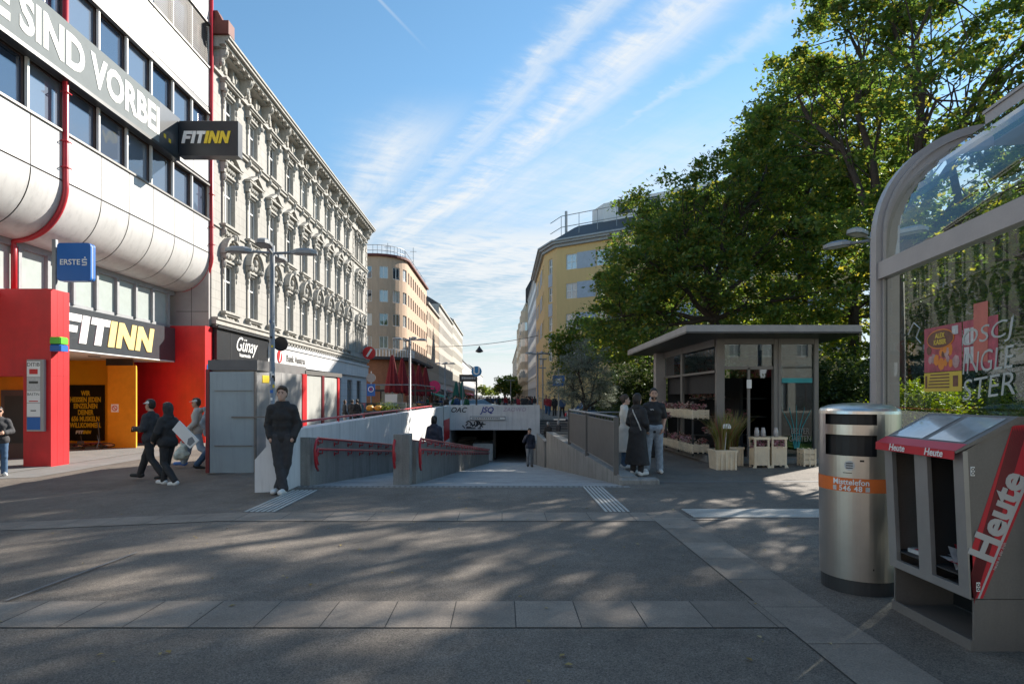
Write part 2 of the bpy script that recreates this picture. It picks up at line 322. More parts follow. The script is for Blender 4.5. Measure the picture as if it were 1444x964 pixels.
    def mesh(s, name, smooth=False):
        me = bpy.data.meshes.new(name); me.from_pydata(s.v, [], s.f)
        for mm in s.mats: me.materials.append(MATS[mm] if isinstance(mm, str) else mm)
        me.polygons.foreach_set('material_index', s.mi)
        if smooth: me.polygons.foreach_set('use_smooth', [True]*len(s.f))
        me.update(); return me
    def build(s, name, parent=None, world=False, smooth=False, **kw):
        if world and parent is not None:
            inv = WM[parent].inverted(); s.v = [tuple(inv @ Vector(p)) for p in s.v]
        me = s.mesh(name, smooth)
        return link(name, me, parent, **kw)
def link(name, me, parent=None, loc=None, rot=None, **kw):
    o = bpy.data.objects.new(name, me); COL.objects.link(o)
    if parent is not None: o.parent = parent; WM[o] = WM[parent]
    if loc is not None: o.location = loc; WM[o] = (WM[parent] if parent is not None else Matrix())@Matrix.Translation(loc)
    if rot is not None: o.rotation_euler = rot
    return props(o, **kw)
def smooth_angle(o, a=35):
    me = o.data; me.polygons.foreach_set('use_smooth', [True]*len(me.polygons)); me.set_sharp_from_angle(angle=R(a)); return o
def dup(root, loc, rz=None, label=None, group=None):
    r = root.copy(); COL.objects.link(r); r.location = loc
    if rz is not None: r.rotation_euler = (0, 0, rz)
    if label: r['label'] = label
    if group: r['group'] = group
    WM[r] = Matrix.Translation(loc)
    for ch in list(root.children):
        c = ch.copy(); COL.objects.link(c); c.parent = r
        for g in list(ch.children):
            d = g.copy(); COL.objects.link(d); d.parent = c
    return r
def text_mesh(body, size, mt, ext=.004, bold=0, shear=0, sx=1., align='CENTER', space=1., res=3, fit=None):
    cu = bpy.data.curves.new('lettering', 'FONT'); cu.body = body; cu.size = size; cu.extrude = ext; cu.offset = bold; cu.shear = shear
    cu.align_x = align; cu.align_y = 'CENTER'; cu.space_character = space; cu.resolution_u = res; cu.space_line = .95
    ob = bpy.data.objects.new('lettering', cu); COL.objects.link(ob); dg = bpy.context.evaluated_depsgraph_get()
    me = bpy.data.meshes.new_from_object(ob.evaluated_get(dg)); bpy.data.objects.remove(ob); bpy.data.curves.remove(cu)
    for v in me.vertices: v.co.x *= sx
    if fit:
        xs_ = [v.co.x for v in me.vertices]; ys_ = [v.co.y for v in me.vertices]; cx, cy = (min(xs_)+max(xs_))/2, (min(ys_)+max(ys_))/2; fx_, fy_ = fit[0]/(max(xs_)-min(xs_)), fit[1]/(max(ys_)-min(ys_))
        for v in me.vertices: v.co.x = (v.co.x-cx)*fx_; v.co.y = (v.co.y-cy)*fy_
    me.materials.clear(); me.materials.append(MATS[mt]); me.name = 'lettering'; return me
def text(name, body, size, mt, parent, loc, rot, **kw):
    return link(name, text_mesh(body, size, mt, **kw), parent, loc=loc, rot=rot)
FR = (R(90), 0, 0)       # lettering standing up, read from -Y
# ---------------- bold italic block capitals for the gym signs
def gym_word(mb, x, z, h, w, cols):
    """FITINN in slanted block capitals, upright plane XZ at y=0, outward is -Y"""
    th = .30*w; sl = .22*h
    def bar(px, t0, t1, pts):   # pts in unit cell (u 0..1 across, v 0..1 up)
        poly = [(px+u*w+sl*v, z+v*h) for u, v in pts]; mb.prism(poly, -.03, .0, 'y')
    cx = x; k = .36; tz = .26
    for i, ch in enumerate('FITINN'):
        mb.m(cols[i])
        if ch == 'F':
            bar(cx, 0, 0, [(0, 0), (k, 0), (k, 1), (0, 1)][::1]); bar(cx, 0, 0, [(k, 1-tz), (1, 1-tz), (1, 1), (k, 1)]); bar(cx, 0, 0, [(k, .36), (.88, .36), (.88, .36+tz*.9), (k, .36+tz*.9)]); cx += w*1.06
        elif ch == 'I': bar(cx, 0, 0, [(0, 0), (k, 0), (k, 1), (0, 1)]); cx += w*(k+.1)
        elif ch == 'T': bar(cx, 0, 0, [(0, 1-tz), (1, 1-tz), (1, 1), (0, 1)]); bar(cx, 0, 0, [(.32, 0), (.68, 0), (.68, 1-tz), (.32, 1-tz)]); cx += w*1.06
        else:
            bar(cx, 0, 0, [(0, 0), (.3, 0), (.3, 1), (0, 1)]); bar(cx, 0, 0, [(.8, 0), (1.1, 0), (1.1, 1), (.8, 1)]); bar(cx, 0, 0, [(.3, 1), (.3, .55), (.8, 0), (.8, .45)][::-1]); cx += w*1.2
    return cx
# ------------------------------------------------------------------ ground
def gz(x):
    return 0 if x > -3.8 else (-.42 if x < -13.5 else .42*(x+3.8)/9.7)
def drape(mb, poly_x0, poly_x1, y0, y1, dz):
    xs = sorted({poly_x0, poly_x1, *[c for c in (-13.5, -3.8) if poly_x0 < c < poly_x1]})
    for a, b in zip(xs, xs[1:]): mb.quad((a, y0, gz(a)+dz), (b, y0, gz(b)+dz), (b, y1, gz(b)+dz), (a, y1, gz(a)+dz))
g = MB('asphalt')
xs = [-900, -13.5, -3.8, 2.3, 4.9, 900]; ys = [-60, 11.2, 27, 44, 45.2, 1800]
for i in range(5):
    for j in range(5):
        if i == 2 and j in (1, 2): continue
        if i == 3 and j in (2, 3): continue
        g.quad((xs[i], ys[j], gz(xs[i])), (xs[i+1], ys[j], gz(xs[i+1])), (xs[i+1], ys[j+1], gz(xs[i+1])), (xs[i], ys[j+1], gz(xs[i])))
g.build('ground', kind='structure')
pv = MB('paving_slab', 'joint', 'paving_light')
def band_x(x0, x1, y0, y1, step, off=0, mi=0):
    pv.m(1); drape(pv, x0, x1, y0-.002, y1+.002, .003)
    n0 = math.ceil((x0-off)/step); xx = [x0]+[off+k*step for k in range(n0, 400) if x0 < off+k*step < x1]+[x1]
    pv.m(mi)
    for a, b in zip(xx, xx[1:]): drape(pv, a+.004, b-.004, y0, y1, .006+random.uniform(0, .001))
random.seed(3)
band_x(-12, 2.04, 4.315, 4.87, .47, .1)
band_x(-16, 2.04, 8.02, 8.62, .6, 0)
band_x(2.54, 3.0, 8.10, 8.20, .6, 0)
pv.m(1).quad((2.034, 1, .0025), (2.546, 1, .0025), (2.546, 8.62, .0025), (2.034, 8.62, .0025)); pv.m(0)
y = 1.2
while y < 8.5: pv.quad((2.04, y, .0065), (2.54, y, .0065), (2.54, min(y+.70, 8.62), .0065), (2.04, min(y+.70, 8.62), .0065)); y += .708
pv.m(2); drape(pv, -22, -13.5, 15, 29, .006)
pv.m(2); drape(pv, -13.4, -11.6, 15, 60, .006)
pv.build('pavement', kind='structure')
tc = MB('joint'); rnd = random.Random(5)
mat('seam', (.15, .15, .15), .8)
sm = MB('seam')
sm.quad((-4.03, 4.88, .010), (-4.00, 4.88, .010), (-3.86, 6.4, .010), (-3.89, 6.4, .010))
drape(sm, -16, -4.2, 11.4, 11.43, .004); drape(sm, 2.6, 9.5, 11.75, 11.87, .004)
sm.build('pavement_seam', kind='structure')
mat('tactile_base', (.13, .125, .12), .8, var=.2, fine=.2)
def tactile(x0, x1, y0, y1, along, label):
    b = MB('paving_light'); lo = max(gz(x0), gz(x1))
    b.box(x0, x1, y0, y1, lo-.02, lo+.008)
    if along == 'y':
        n = 6; st = (x1-x0)/n
        for k in range(n): b.bbox(x0+st*(k+.25), x0+st*(k+.75), y0+.01, y1-.01, lo+.008, lo+.018, .004)
    else:
        n = 7; st = (y1-y0)/n
        for k in range(n): b.bbox(x0+.01, x1-.01, y0+st*(k+.25), y0+st*(k+.75), lo+.008, lo+.018, .004)
    b.mats = ['tactile_base', 'tactile']; b.mi = [0]*6+[1]*(len(b.f)-6); b.build('tactile_strip', label=label, cat='paving strip')
mat('tactile', (.42, .42, .40), .7, var=.15, fine=.15)
tactile(-3.72, -3.25, 8.64, 10.66, 'y', 'ribbed pale guidance strip leading to the feet of the man in the black puffer jacket')
tactile(1.47, 1.85, 8.64, 11.1, 'y', 'ribbed pale guidance strip leading towards the low concrete wall right of the ramp')
tactile(2.62, 4.7, 8.24, 8.86, 'x', 'wide pale ribbed panel set crossways in the asphalt left of the steel bin')
lw = MB('lawn'); lw.box(9.2, 60, 6, 60, -.1, .05); lw.build('lawn', kind='structure')
# fallen leaves
fl = MB('leaf_fallen')
for k in range(170):
    x = rnd.uniform(-7, 5); y = rnd.uniform(2.5, 12)
    if y > 11 and -4 < x < 2.6: continue
    a = rnd.uniform(0, 6.3); s_ = rnd.uniform(.012, .032); z = gz(x)+.012
    fl.add([(x+math.cos(a)*s_, y+math.sin(a)*s_, z), (x+math.cos(a+1.5)*s_*.6, y+math.sin(a+1.5)*s_*.6, z+.006), (x-math.cos(a)*s_, y-math.sin(a)*s_, z), (x-math.cos(a+1.5)*s_*.6, y-math.sin(a+1.5)*s_*.6, z+.004)], [(0, 1, 2, 3)])
fl.build('fallen_leaves', kind='stuff', label='small dry leaves and scraps scattered over the asphalt', cat='leaves')
# ------------------------------------------------------------------ underpass
def rz_(y): return -.094*(y-11.2)
rm = MB('concrete_floor', 'concrete', 'joint')
rm.quad((-3.8, 11.2, 0), (2.3, 11.2, 0), (2.3, 27, rz_(27)), (-3.8, 27, rz_(27)))
rm.quad((-3.8, 27, rz_(27)), (4.9, 27, rz_(27)), (4.9, 44, rz_(44)), (-3.8, 44, rz_(44)))
rm.quad((-3.8, 44, rz_(44)), (4.9, 44, rz_(44)), (4.9, 64, rz_(44)-.5), (-3.8, 64, rz_(44)-.5))
rm.m(2)
for yy in (11.2, 12.7, 15.2, 19, 24, 30, 37): rm.quad((-3.8, yy, rz_(yy)+.004), (2.3, yy, rz_(yy)+.004), (2.3, yy+.03, rz_(yy+.03)+.004), (-3.8, yy+.03, rz_(yy+.03)+.004))
rm.build('ramp_path', kind='structure')
dr = MB('paving_light', 'joint'); dr.box(-3.75, 2.35, 11.0, 11.2, -.05, .008); dr.m(1)
for k in range(60): dr.box(-3.7+k*.1, -3.66+k*.1, 11.06, 11.14, .008, .0095)
dr.build('drain_grate', label='long narrow drain grate across the top of the ramp', cat='drain')
wl = thing('underpass_wall', 'long white painted parapet wall with red rail along the left of the ramp', 'wall', (-3.97, 10.6, 0))
b = MB('white_paint'); b.prism([(10.6, -.02), (64, -.02), (64, -4), (44.0, -4), (11.2, -1.0), (10.6, -.02)][::-1], -4.15, -3.8, 'x')
b.box(-4.15, -3.8, 10.6, 44.0, -.02, 1.05); b.box(-4.15, -3.8, 44.0, 44.3, -.02, 1.08)
b.prism([(-4.35, -.05), (-4.15, -.05), (-4.15, .78), (-4.35, .55)], 10.6, 11.1, 'y')
b.build('wall_body', wl, world=True)
b = MB('red_rail'); b.tube([(-3.98, 10.62, 1.0), (-3.98, 10.62, 1.14), (-3.98, 10.7, 1.17), (-3.98, 34, 1.17), (-3.98, 34.1, 1.0)], .028)
for k in range(9): b.tube([(-3.98, 12+k*2.7, 1.03), (-3.98, 12+k*2.7, 1.17)], .014, 6)
b.build('top_rail', wl, world=True, smooth=True)
b = MB('concrete')
seg = [11.35, 15, 20, 27, 34, 42]
b.prism([(11.35, -.4)]+[(11.35, .90)]+[(yy, rz_(yy)+.90) for yy in seg[1:]]+[(42, rz_(42)-.3)], -3.8+.002, -3.62, 'x'); b.build('concrete_base', wl, world=True)
def handrail(x, ys_, side, zoff, root, name, xfun=None):
    f = xfun or (lambda y: x)
    mb = MB('red_rail'); y0, y1 = ys_
    for j, (zh, loop) in enumerate(((.93, .30), (.72, .42))):
        pts = []
        zt = lambda y: rz_(y)+zh+zoff
        yy = y1
        while yy > y0+.15: pts.append((f(yy)+side, yy, zt(yy))); yy -= 1.5
        pts.append((f(y0)+side, y0+.12, zt(y0+.12)))
        rr = .14 if j else .24
        cz = zt(y0)-rr
        for k in range(0, 7):
            a = R(90+30*k*.95); pts.append((f(y0)+side, y0+.1+rr*1.0*math.cos(a), cz+rr*math.sin(a)*(1.0 if k < 3 else (1.6 if not j else 1.1))))
        mb.tube(pts, .025, 8)
    yy = y0+.35
    while yy < y1:
        for zh in (.93, .72):
            zc = rz_(yy)+zh+zoff
            mb.tube([(f(yy)+side, yy, zc), (f(yy)+side, yy, zc-.08), (f(yy)+side*.1, yy, zc-.08)], .013, 6)
            mb.box(f(yy)+side*.05-.01, f(yy)+side*.05+.012, yy-.03, yy+.03, zc-.13, zc-.04)
        yy += 1.15
    return mb.build(name, root, world=True, smooth=True)
handrail(-3.62, (11.5, 40), .09, -.03, wl, 'handrail')
b = MB('red_paint'); b.box(-3.79, -3.77, 39.2, 43.4, -1.25, .15); b.box(-3.79, -3.77, 31.5, 35.2, -.35, -.0)
b.build('red_panel', wl, world=True)
# middle wall
xm = lambda y: -1.93+(y-11.7)/28.3*.85
md = thing('ramp_divider', 'concrete dividing wall down the ramp with square end pillar and red double handrail', 'wall', (-1.93, 11.7, 0))
b = MB('concrete'); b.bbox(-2.10, -1.78, 11.62, 11.98, -.08, .94, .012); b.build('end_pillar', md, world=True)
b = MB('concrete')
vs = []
for yy in (12.05, 16, 22, 30, 40): 
    x = xm(yy)+.1; z = rz_(yy); vs += [(x-.1, yy, z-.2), (x+.1, yy, z-.2), (x+.1, yy, z+.86), (x-.1, yy, z+.86)]
fs = [(0, 1, 2, 3), (16, 19, 18, 17)]
for i in range(4):
    for k in range(4): fs.append((i*4+k, i*4+(k+1) % 4, (i+1)*4+(k+1) % 4, (i+1)*4+k))
b.add(vs, fs); b.build('wall_body', md, world=True)
handrail(0, (12.05, 39.5), .09, -.03, md, 'handrail', lambda y: xm(y)+.2)
handrail(0, (11.65, 39.5), -.09, -.03, md, 'handrail', lambda y: xm(y)-.05)
# right wall with fence
rw = thing('ramp_side_wall', 'low raw concrete wall edging the right side of the ramp under the grey fence', 'wall', (2.35, 11.6, 0))
b = MB('concrete')
b.prism([(2.3, 11.6), (2.62, 11.6), (2.62, 14), (2.3, 27), (1.98, 27)], -2.0, .12, 'z'); b.bbox(2.25, 3.0, 11.45, 11.75, -.05, .10, .03)
b.build('wall_body', rw, world=True)
b = MB('concrete'); b.prism([(1.9, 27), (2.1, 27), (2.1, 33), (1.9, 33)], -2.6, -.32, 'z'); b.prism([(1.86, 33), (2.1, 33), (2.1, 36), (1.86, 36)], -3, -.9, 'z'); b.build('stepped_block', rw, world=True)
b = MB('concrete'); b.box(4.9, 5.1, 27, 45.2, -3, .15); b.box(2.1, 4.9, 26.8, 27, -2.6, .12); b.build('pit_wall', rw, world=True)
fn = thing('fence', 'dark grey railing of closely set vertical bars on the concrete wall right of the ramp', 'fence', (2.35, 11.8, .12))
def fence_run(root, p0, p1, z0, z1, step, withpost=True):
    p0 = Vector(p0); p1 = Vector(p1); L = (p1-p0).length; d = (p1-p0)/L
    b = MB('fence_grey')
    k = step
    while k < L:
        p = p0+d*k; q = d*.024; nrm = Vector((-d.y, d.x))*.004
        b.add([(p.x-q.x-nrm.x, p.y-q.y-nrm.y, z0), (p.x+q.x-nrm.x, p.y+q.y-nrm.y, z0), (p.x+q.x+nrm.x, p.y+q.y+nrm.y, z0), (p.x-q.x+nrm.x, p.y-q.y+nrm.y, z0),
               (p.x-q.x-nrm.x, p.y-q.y-nrm.y, z1-.1), (p.x+q.x-nrm.x, p.y+q.y-nrm.y, z1-.1), (p.x+q.x+nrm.x, p.y+q.y+nrm.y, z1-.1), (p.x-q.x+nrm.x, p.y-q.y+nrm.y, z1-.1)],
              [(0, 1, 5, 4), (1, 2, 6, 5), (2, 3, 7, 6), (3, 0, 4, 7), (4, 5, 6, 7)])
        k += step
    b.kind = 1; b.build('bar_panel', root, world=True)
    b = MB('fence_grey'); b.tube([(*p0, z1-.1), (*p1, z1-.1)], .016, 6); b.tube([(*p0, z0), (*p1, z0)], .016, 6); b.build('rail', root, world=True)
    b = MB('lamp_grey'); b.tube([(*p0, z1), (*p1, z1)], .027, 8); b.build('top_rail', root, world=True, smooth=True)
    n = max(1, int(L/2.6))
    for i in range(n+1):
        p = p0+d*(L*i/n); b = MB('fence_grey'); b.bbox(p.x-.05, p.x+.05, p.y-.03, p.y+.03, .1, z1+.01, .006); b.build('post', root, world=True)
fence_run(fn, (2.28, 12.05), (2.2, 19.7), .22, 1.25, .085)
fn2 = thing('fence', 'plain dark grey railing running off to the right behind the three people talking', 'fence', (2.6, 20, 0))
fence_run(fn2, (2.7, 20), (5.2, 20.6), .15, 1.15, .11)
# portal
po = thing('underpass_portal', 'white painted portal wall with graffiti over the dark underpass opening', 'underpass entrance', (-1, 44, -3))
b = MB('white_paint'); b.box(-3.8, 2.75, 44, 44.35, -.73, 1.08); b.box(1.9, 2.75, 43.95, 44.4, -3.2, 1.085); b.build('portal_wall', po, world=True)
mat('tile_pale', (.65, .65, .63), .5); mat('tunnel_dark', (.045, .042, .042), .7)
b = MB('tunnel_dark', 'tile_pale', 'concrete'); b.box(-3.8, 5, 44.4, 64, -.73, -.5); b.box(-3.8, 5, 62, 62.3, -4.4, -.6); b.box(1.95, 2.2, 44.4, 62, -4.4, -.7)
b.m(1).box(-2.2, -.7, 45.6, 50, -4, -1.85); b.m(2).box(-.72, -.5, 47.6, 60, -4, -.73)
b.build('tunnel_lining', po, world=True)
b = MB('concrete')
for k in range(9): b.box(-3.7, -2.1, 48+k*.32, 62, -3.2+.0+k*.17, -3.02+k*.17)
b.build('tunnel_stairs', po, world=True)
b = MB('grey_frame', 'white'); b.box(-2.35, .25, 43.9, 44.0, -.02, .28); b.m(1).box(-2.3, .2, 43.87, 43.9, .04, .20); b.build('sign_board', po, world=True)
b = MB('black_panel'); xx = -2.2
for k in range(17): w = rnd.uniform(.05, .13); b.box(xx, xx+w, 43.862, 43.87, .09, .16); xx += w+.035
b.build('sign_lettering', po, world=True)
mat('spray_blue', (.03, .05, .28), .6); mat('spray_black', (.03, .03, .035), .6); mat('spray_pink', (.35, .2, .33), .6); mat('spray_silver', (.42, .45, .43), .4)
text('graffiti', 'OAC', .52, 'spray_black', po, (-2.2, -.02, 3.72), FR, bold=.008, shear=.3, ext=.002)
text('graffiti', 'JSQ', .58, 'spray_blue', po, (-.1, -.02, 3.72), FR, bold=.012, shear=.3, ext=.002)
text('graffiti', 'ZAOWO', .42, 'spray_pink', po, (1.9, -.06, 3.75), FR, bold=-.008, shear=.2, ext=.002)
b = MB('spray_black')
for k in range(26):
    x = rnd.uniform(-2.75, -1.3); z = rnd.uniform(-.66, -.15); a = rnd.choice([.8, 2.3, 0, 1.57]); l_ = rnd.uniform(.2, .4)
    b.tube([(x, 43.985, z), (x+math.cos(a)*l_, 43.985, min(-.05, z+math.sin(a)*l_))], .04, 5)
b.build('graffiti', po, world=True)
st = MB('dark_metal', 'grey_metal'); mat('step_stone', (.10, .10, .105), .7, var=.15)
st.mats = ['step_stone', 'concrete']
for k in range(9): st.m(0).box(2.78, 4.88, 42.2+k*.34, 45.3, -1.55+k*.17, -1.55+(k+1)*.17-.03); st.m(1).box(2.78, 4.88, 42.18+k*.34, 42.5+k*.34, -1.55+(k+1)*.17-.03, -1.55+(k+1)*.17)
st.m(1).box(2.1, 4.88, 33, 42.2, -2.2, -1.55)
st.build('stairs', label='dark stone steps rising to street level right of the white portal', cat='steps')
# ------------------------------------------------------------------ buildings
def window_mesh(w, h, fm='win_white', pm=None, mull=1, transom=.66, fw=.07, split=False):
    f = MB(fm); d0, d1 = .10, .16
    f.box(-w/2, -w/2+fw, d0, d1, 0, h); f.box(w/2-fw, w/2, d0, d1, 0, h); f.box(-w/2+fw, w/2-fw, d0, d1, 0, fw); f.box(-w/2+fw, w/2-fw, d0, d1, h-fw, h)
    for k in range(mull):
        x = -w/2+w*(k+1)/(mull+1); f.box(x-fw*.5, x+fw*.5, d0+.004, d1, fw, h-fw)
    if transom: f.box(-w/2+fw, w/2-fw, d0-.01, d1, h*transom-fw*.55, h*transom+fw*.55)
    p = MB(pm or PANE); p.quad((-w/2, d1-.02, 0), (w/2, d1-.02, 0), (w/2, d1-.02, h), (-w/2, d1-.02, h))
    if split: return f.mesh('window'), p.mesh('pane')
    f.mats.append(p.mats[0]); f.m(1); f.quad(*[p.v[i] for i in range(4)]); return f.mesh('window')
def wall_with_openings(mb, path, L, z0, z1, rows, depth=.18, extra_u=()):
    """rows: list of (zb, zt, [(u0,u1)...]); path(u, d) -> (x, y) with d inward"""
    def P(u, d, z): x, y = path(u, d); return (x, y, z)
    def strip(ua, ub, za, zb):
        us = [ua]+[e for e in extra_u if ua+1e-4 < e < ub-1e-4]+[ub]
        for a, b_ in zip(us, us[1:]): mb.quad(P(a, 0, za), P(b_, 0, za), P(b_, 0, zb), P(a, 0, zb))
    z = z0
    for zb, zt, ws in sorted(rows, key=lambda r: r[0]):
        if zb > z: strip(0, L, z, zb)
        u = 0
        for a, b_ in ws:
            strip(u, a, zb, zt)
            mb.quad(P(a, 0, zb), P(a, 0, zt), P(a, depth, zt), P(a, depth, zb)); mb.quad(P(b_, 0, zt), P(b_, 0, zb), P(b_, depth, zb), P(b_, depth, zt))
            mb.quad(P(a, 0, zb), P(a, depth, zb), P(b_, depth, zb), P(b_, 0, zb)); mb.quad(P(a, 0, zt), P(b_, 0, zt), P(b_, depth, zt), P(a, depth, zt))
            u = b_
        strip(u, L, zb, zt); z = zt
    if z < z1: strip(0, L, z, z1)
def straight(u, d): return (u, d)
# ---- ornate building (root frame: X along the facade away from the camera, -Y towards the street)
ORI = math.pi/2
og = thing('apartment_house', 'ornate grey stone corner house with arched and pedimented window hoods and dark shopfront', 'building', (-13.5, 28.0, -.42), ORI)
OZ = .42
L = 32.0
bays = [1.75+2.82*k for k in range(9)]; dbl = [27.9, 29.7]
allb = bays+dbl
def row(zb, zt, w, extra=0): return (zb+OZ, zt+OZ, [(c-w/2, c+w/2) for c in bays]+[(c-.42, c+.42) for c in dbl])
rowsO = [row(5.85, 8.15, 1.16), row(10.05, 12.35, 1.16), row(14.4, 16.35, 1.1), (17.45+OZ, 17.95+OZ, [(c-.28, c+.28) for c in bays+[28.8]])]
b = MB('stone_wall'); wall_with_openings(b, straight, L, 5.2+OZ, 18.1+OZ, rowsO, .2)
b.quad((0, 14, 0), (0, 0, 0), (0, 0, 18.5), (0, 14, 18.5)); b.quad((L, 0, 0), (L, 14, 0), (L, 14, 18.5), (L, 0, 18.5)); b.box(.3, L-.3, .4, 14, 18.1, 18.4)
b.box(.1, L-.1, .45, .6, 0, 18.3)
b.build('wall', og)
b = MB('stone_trim')
def course(z, h, out, mb=None): (mb or b).box(-.0, L+out*.6, -out, .0, z+OZ, z+h+OZ)
course(5.08, .22, .22); course(5.3, .10, .30); course(14.02, .16, .14); course(14.18, .07, .22); course(9.72, .10, .08); course(16.95, .12, .14)
for k in range(60): b.box(k*.53+.12, k*.53+.3, -.16, 0, 4.9+OZ, 5.08+OZ)
b.build('string_course', og)
b = MB('stone_trim'); 
for z, h, o_ in ((17.95, .12, .35), (18.07, .14, .62), (18.21, .14, .78), (18.35, .1, .85)): course(z, h, o_)
for k in range(52): x = .2+k*.61; b.box(x, x+.2, -.6, -.36, 17.97+OZ, 18.07+OZ)
b.build('cornice', og)
for x in [.35]+[c+1.41 for c in bays]+[30.9, 31.6]:
    b = MB('stone_trim'); b.prism([(0, 17.0+OZ), (-.22, 17.15+OZ), (-.30, 17.45+OZ), (-.55, 17.7+OZ), (-.6, 17.95+OZ), (0, 17.95+OZ)], x-.13, x+.13, 'x')
    b.sphere((x, -.33, 17.42+OZ), (.17, .13, .22), 7, 5); b.sphere((x, -.5, 17.8+OZ), (.15, .14, .14), 7, 5); b.build('eaves_console', og)
for x in bays:
    b = MB('stone_trim'); b.box(x-.5, x-.3, -.08, 0, 17.35+OZ, 17.95+OZ); b.box(x+.3, x+.5, -.08, 0, 17.35+OZ, 17.95+OZ); b.sphere((x-.62, -.05, 17.6+OZ), (.12, .1, .22), 6, 4); b.sphere((x+.62, -.05, 17.6+OZ), (.12, .1, .22), 6, 4); b.build('frieze_ornament', og)
b = MB('roof_red', 'roof_grey'); b.m(0).prism([(-.85, 18.45+OZ), (-.83, 18.52+OZ), (6, 22.5), (6, 18.45+OZ)], -.15, 0, 'x'); b.m(1).prism([(-.85, 18.45+OZ), (-.8, 18.52+OZ), (7, 23), (14, 19)], 0, L+.3, 'x')
b.build('roof', og)
b = MB('roof_red'); b.box(-.12, .5, -.85, .3, 18.9, 19.5); b.prism([(-.85, 18.9), (.5, 18.9), (.5, 20.0), (-.3, 20.0)], -.05, .4, 'x'); b.build('firewall_flashing', og)
def hood_base(b, w, h, rich=1):
    b.box(-w/2-.17, -w/2, -.07, 0, -.05, h+.1); b.box(w/2, w/2+.17, -.07, 0, -.05, h+.1)
    b.box(-w/2-.24, w/2+.24, -.10, 0, h+.10, h+.2)
    for sx in (-1, 1):
        x = sx*(w/2+.13)
        b.sphere((x, -.1, h-.05), (.11, .12, .22), 7, 5); b.sphere((x, -.08, h-.42), (.08, .08, .16), 6, 4); b.sphere((x, -.07, h-.7), (.05, .05, .12), 6, 4)
def arch_hood(w, h):
    b = MB('stone_trim'); hood_base(b, w, h); zc = h+.42; r1 = w/2+.33
    for sx in (-1, 1): b.box(sx*(w/2+.1)-.16, sx*(w/2+.1)+.16, -.2, 0, h+.2, h+.44); b.sphere((sx*(w/2+.15), -.22, h+.3), (.17, .14, .16), 7, 5)
    n = 12
    for ro, ri, d in ((r1, r1-.13, .34), (r1-.13, r1-.25, .24)):
        vs = []; fs = []
        for i in range(n+1):
            a = math.pi*i/n; 
            for rr in (ri, ro):
                for y in (-d, 0): vs.append((rr*math.cos(a), y, zc+rr*math.sin(a)*1.02))
        for i in range(n):
            k = i*4; fs += [(k, k+4, k+6, k+2), (k+2, k+6, k+7, k+3), (k+1, k+5, k+4, k), (k+1, k+3, k+7, k+5)]
        b.add(vs, fs)
    b.sphere((0, -.16, zc+.28), (.17, .17, .22), 8, 6); b.sphere((0, -.12, zc-.02), (.26, .13, .16), 8, 6); b.sphere((-.28, -.1, zc+.12), (.14, .1, .16), 7, 5); b.sphere((.28, -.1, zc+.12), (.14, .1, .16), 7, 5); b.sphere((0, -.3, zc+r1-.02), (.14, .16, .2), 7, 5)
    return b.mesh('window_hood', )
def ped_hood(w, h):
    b = MB('stone_trim'); hood_base(b, w, h); z = h+.62; e = w/2+.34
    b.box(-w/2-.1, w/2+.1, -.06, 0, h+.2, z)
    for sx in (-1, 1): b.box(sx*(e-.14)-.11, sx*(e-.14)+.11, -.2, 0, h+.12, z); b.sphere((sx*(e-.14), -.22, z-.16), (.13, .1, .17), 7, 5)
    b.box(-e-.05, e+.05, -.3, 0, z, z+.1)
    for sx in (-1, 1): b.prism([(sx*(e+.07), z+.1), (0, z+.62), (0, z+.48), (sx*(e-.25), z+.1)][::sx], -.34, 0, 'y')
    b.prism([(-e, z+.1), (e, z+.1), (0, z+.5)], -.12, -.001, 'y')
    for x in (-.35, -.12, .12, .35): b.sphere((x, -.1, h+.40), (.11, .08, .13), 7, 5)
    b.sphere((0, -.15, z+.22), (.16, .08, .1), 7, 5); b.sphere((0, -.34, z+.6), (.08, .08, .12), 6, 4)
    return b.mesh('window_hood')
def flat_hood(w, h):
    b = MB('stone_trim'); hood_base(b, w, h); z = h+.42
    b.box(-w/2-.05, w/2+.05, -.05, 0, h+.2, z)
    for sx in (-1, 1): b.box(sx*(w/2+.22)-.1, sx*(w/2+.22)+.1, -.22, 0, h+.02, z); b.sphere((sx*(w/2+.22), -.22, h+.05), (.1, .1, .13), 7, 5)
    b.box(-w/2-.36, w/2+.36, -.28, 0, z, z+.09); b.box(-w/2-.42, w/2+.42, -.36, 0, z+.09, z+.17)
    for x in (-.3, 0, .3): b.sphere((x, -.08, h+.3), (.12, .07, .1), 7, 5)
    return b.mesh('window_hood')
def sill(w, orn):
    b = MB('stone_trim'); b.box(-w/2-.32, w/2+.32, -.28, 0, -.16, -.05); b.box(-w/2-.24, w/2+.24, -.2, 0, -.24, -.16)
    for sx in (-1, 1): b.prism([(0, -.24), (-.2, -.24), (-.16, -.5), (0, -.72)], sx*(w/2+.12)-.09, sx*(w/2+.12)+.09, 'x'); b.sphere((sx*(w/2+.12), -.16, -.42), (.1, .1, .16), 6, 4)
    if orn:
        for x in (-.3, 0, .3): b.sphere((x, -.06, -.42), (.15, .09, .14), 7, 5)
    return b.mesh('window_sill')
rowspec = [(5.85, 2.30, 1.16, arch_hood, 1), (10.05, 2.30, 1.16, ped_hood, 1), (14.4, 1.95, 1.10, flat_hood, 0)]
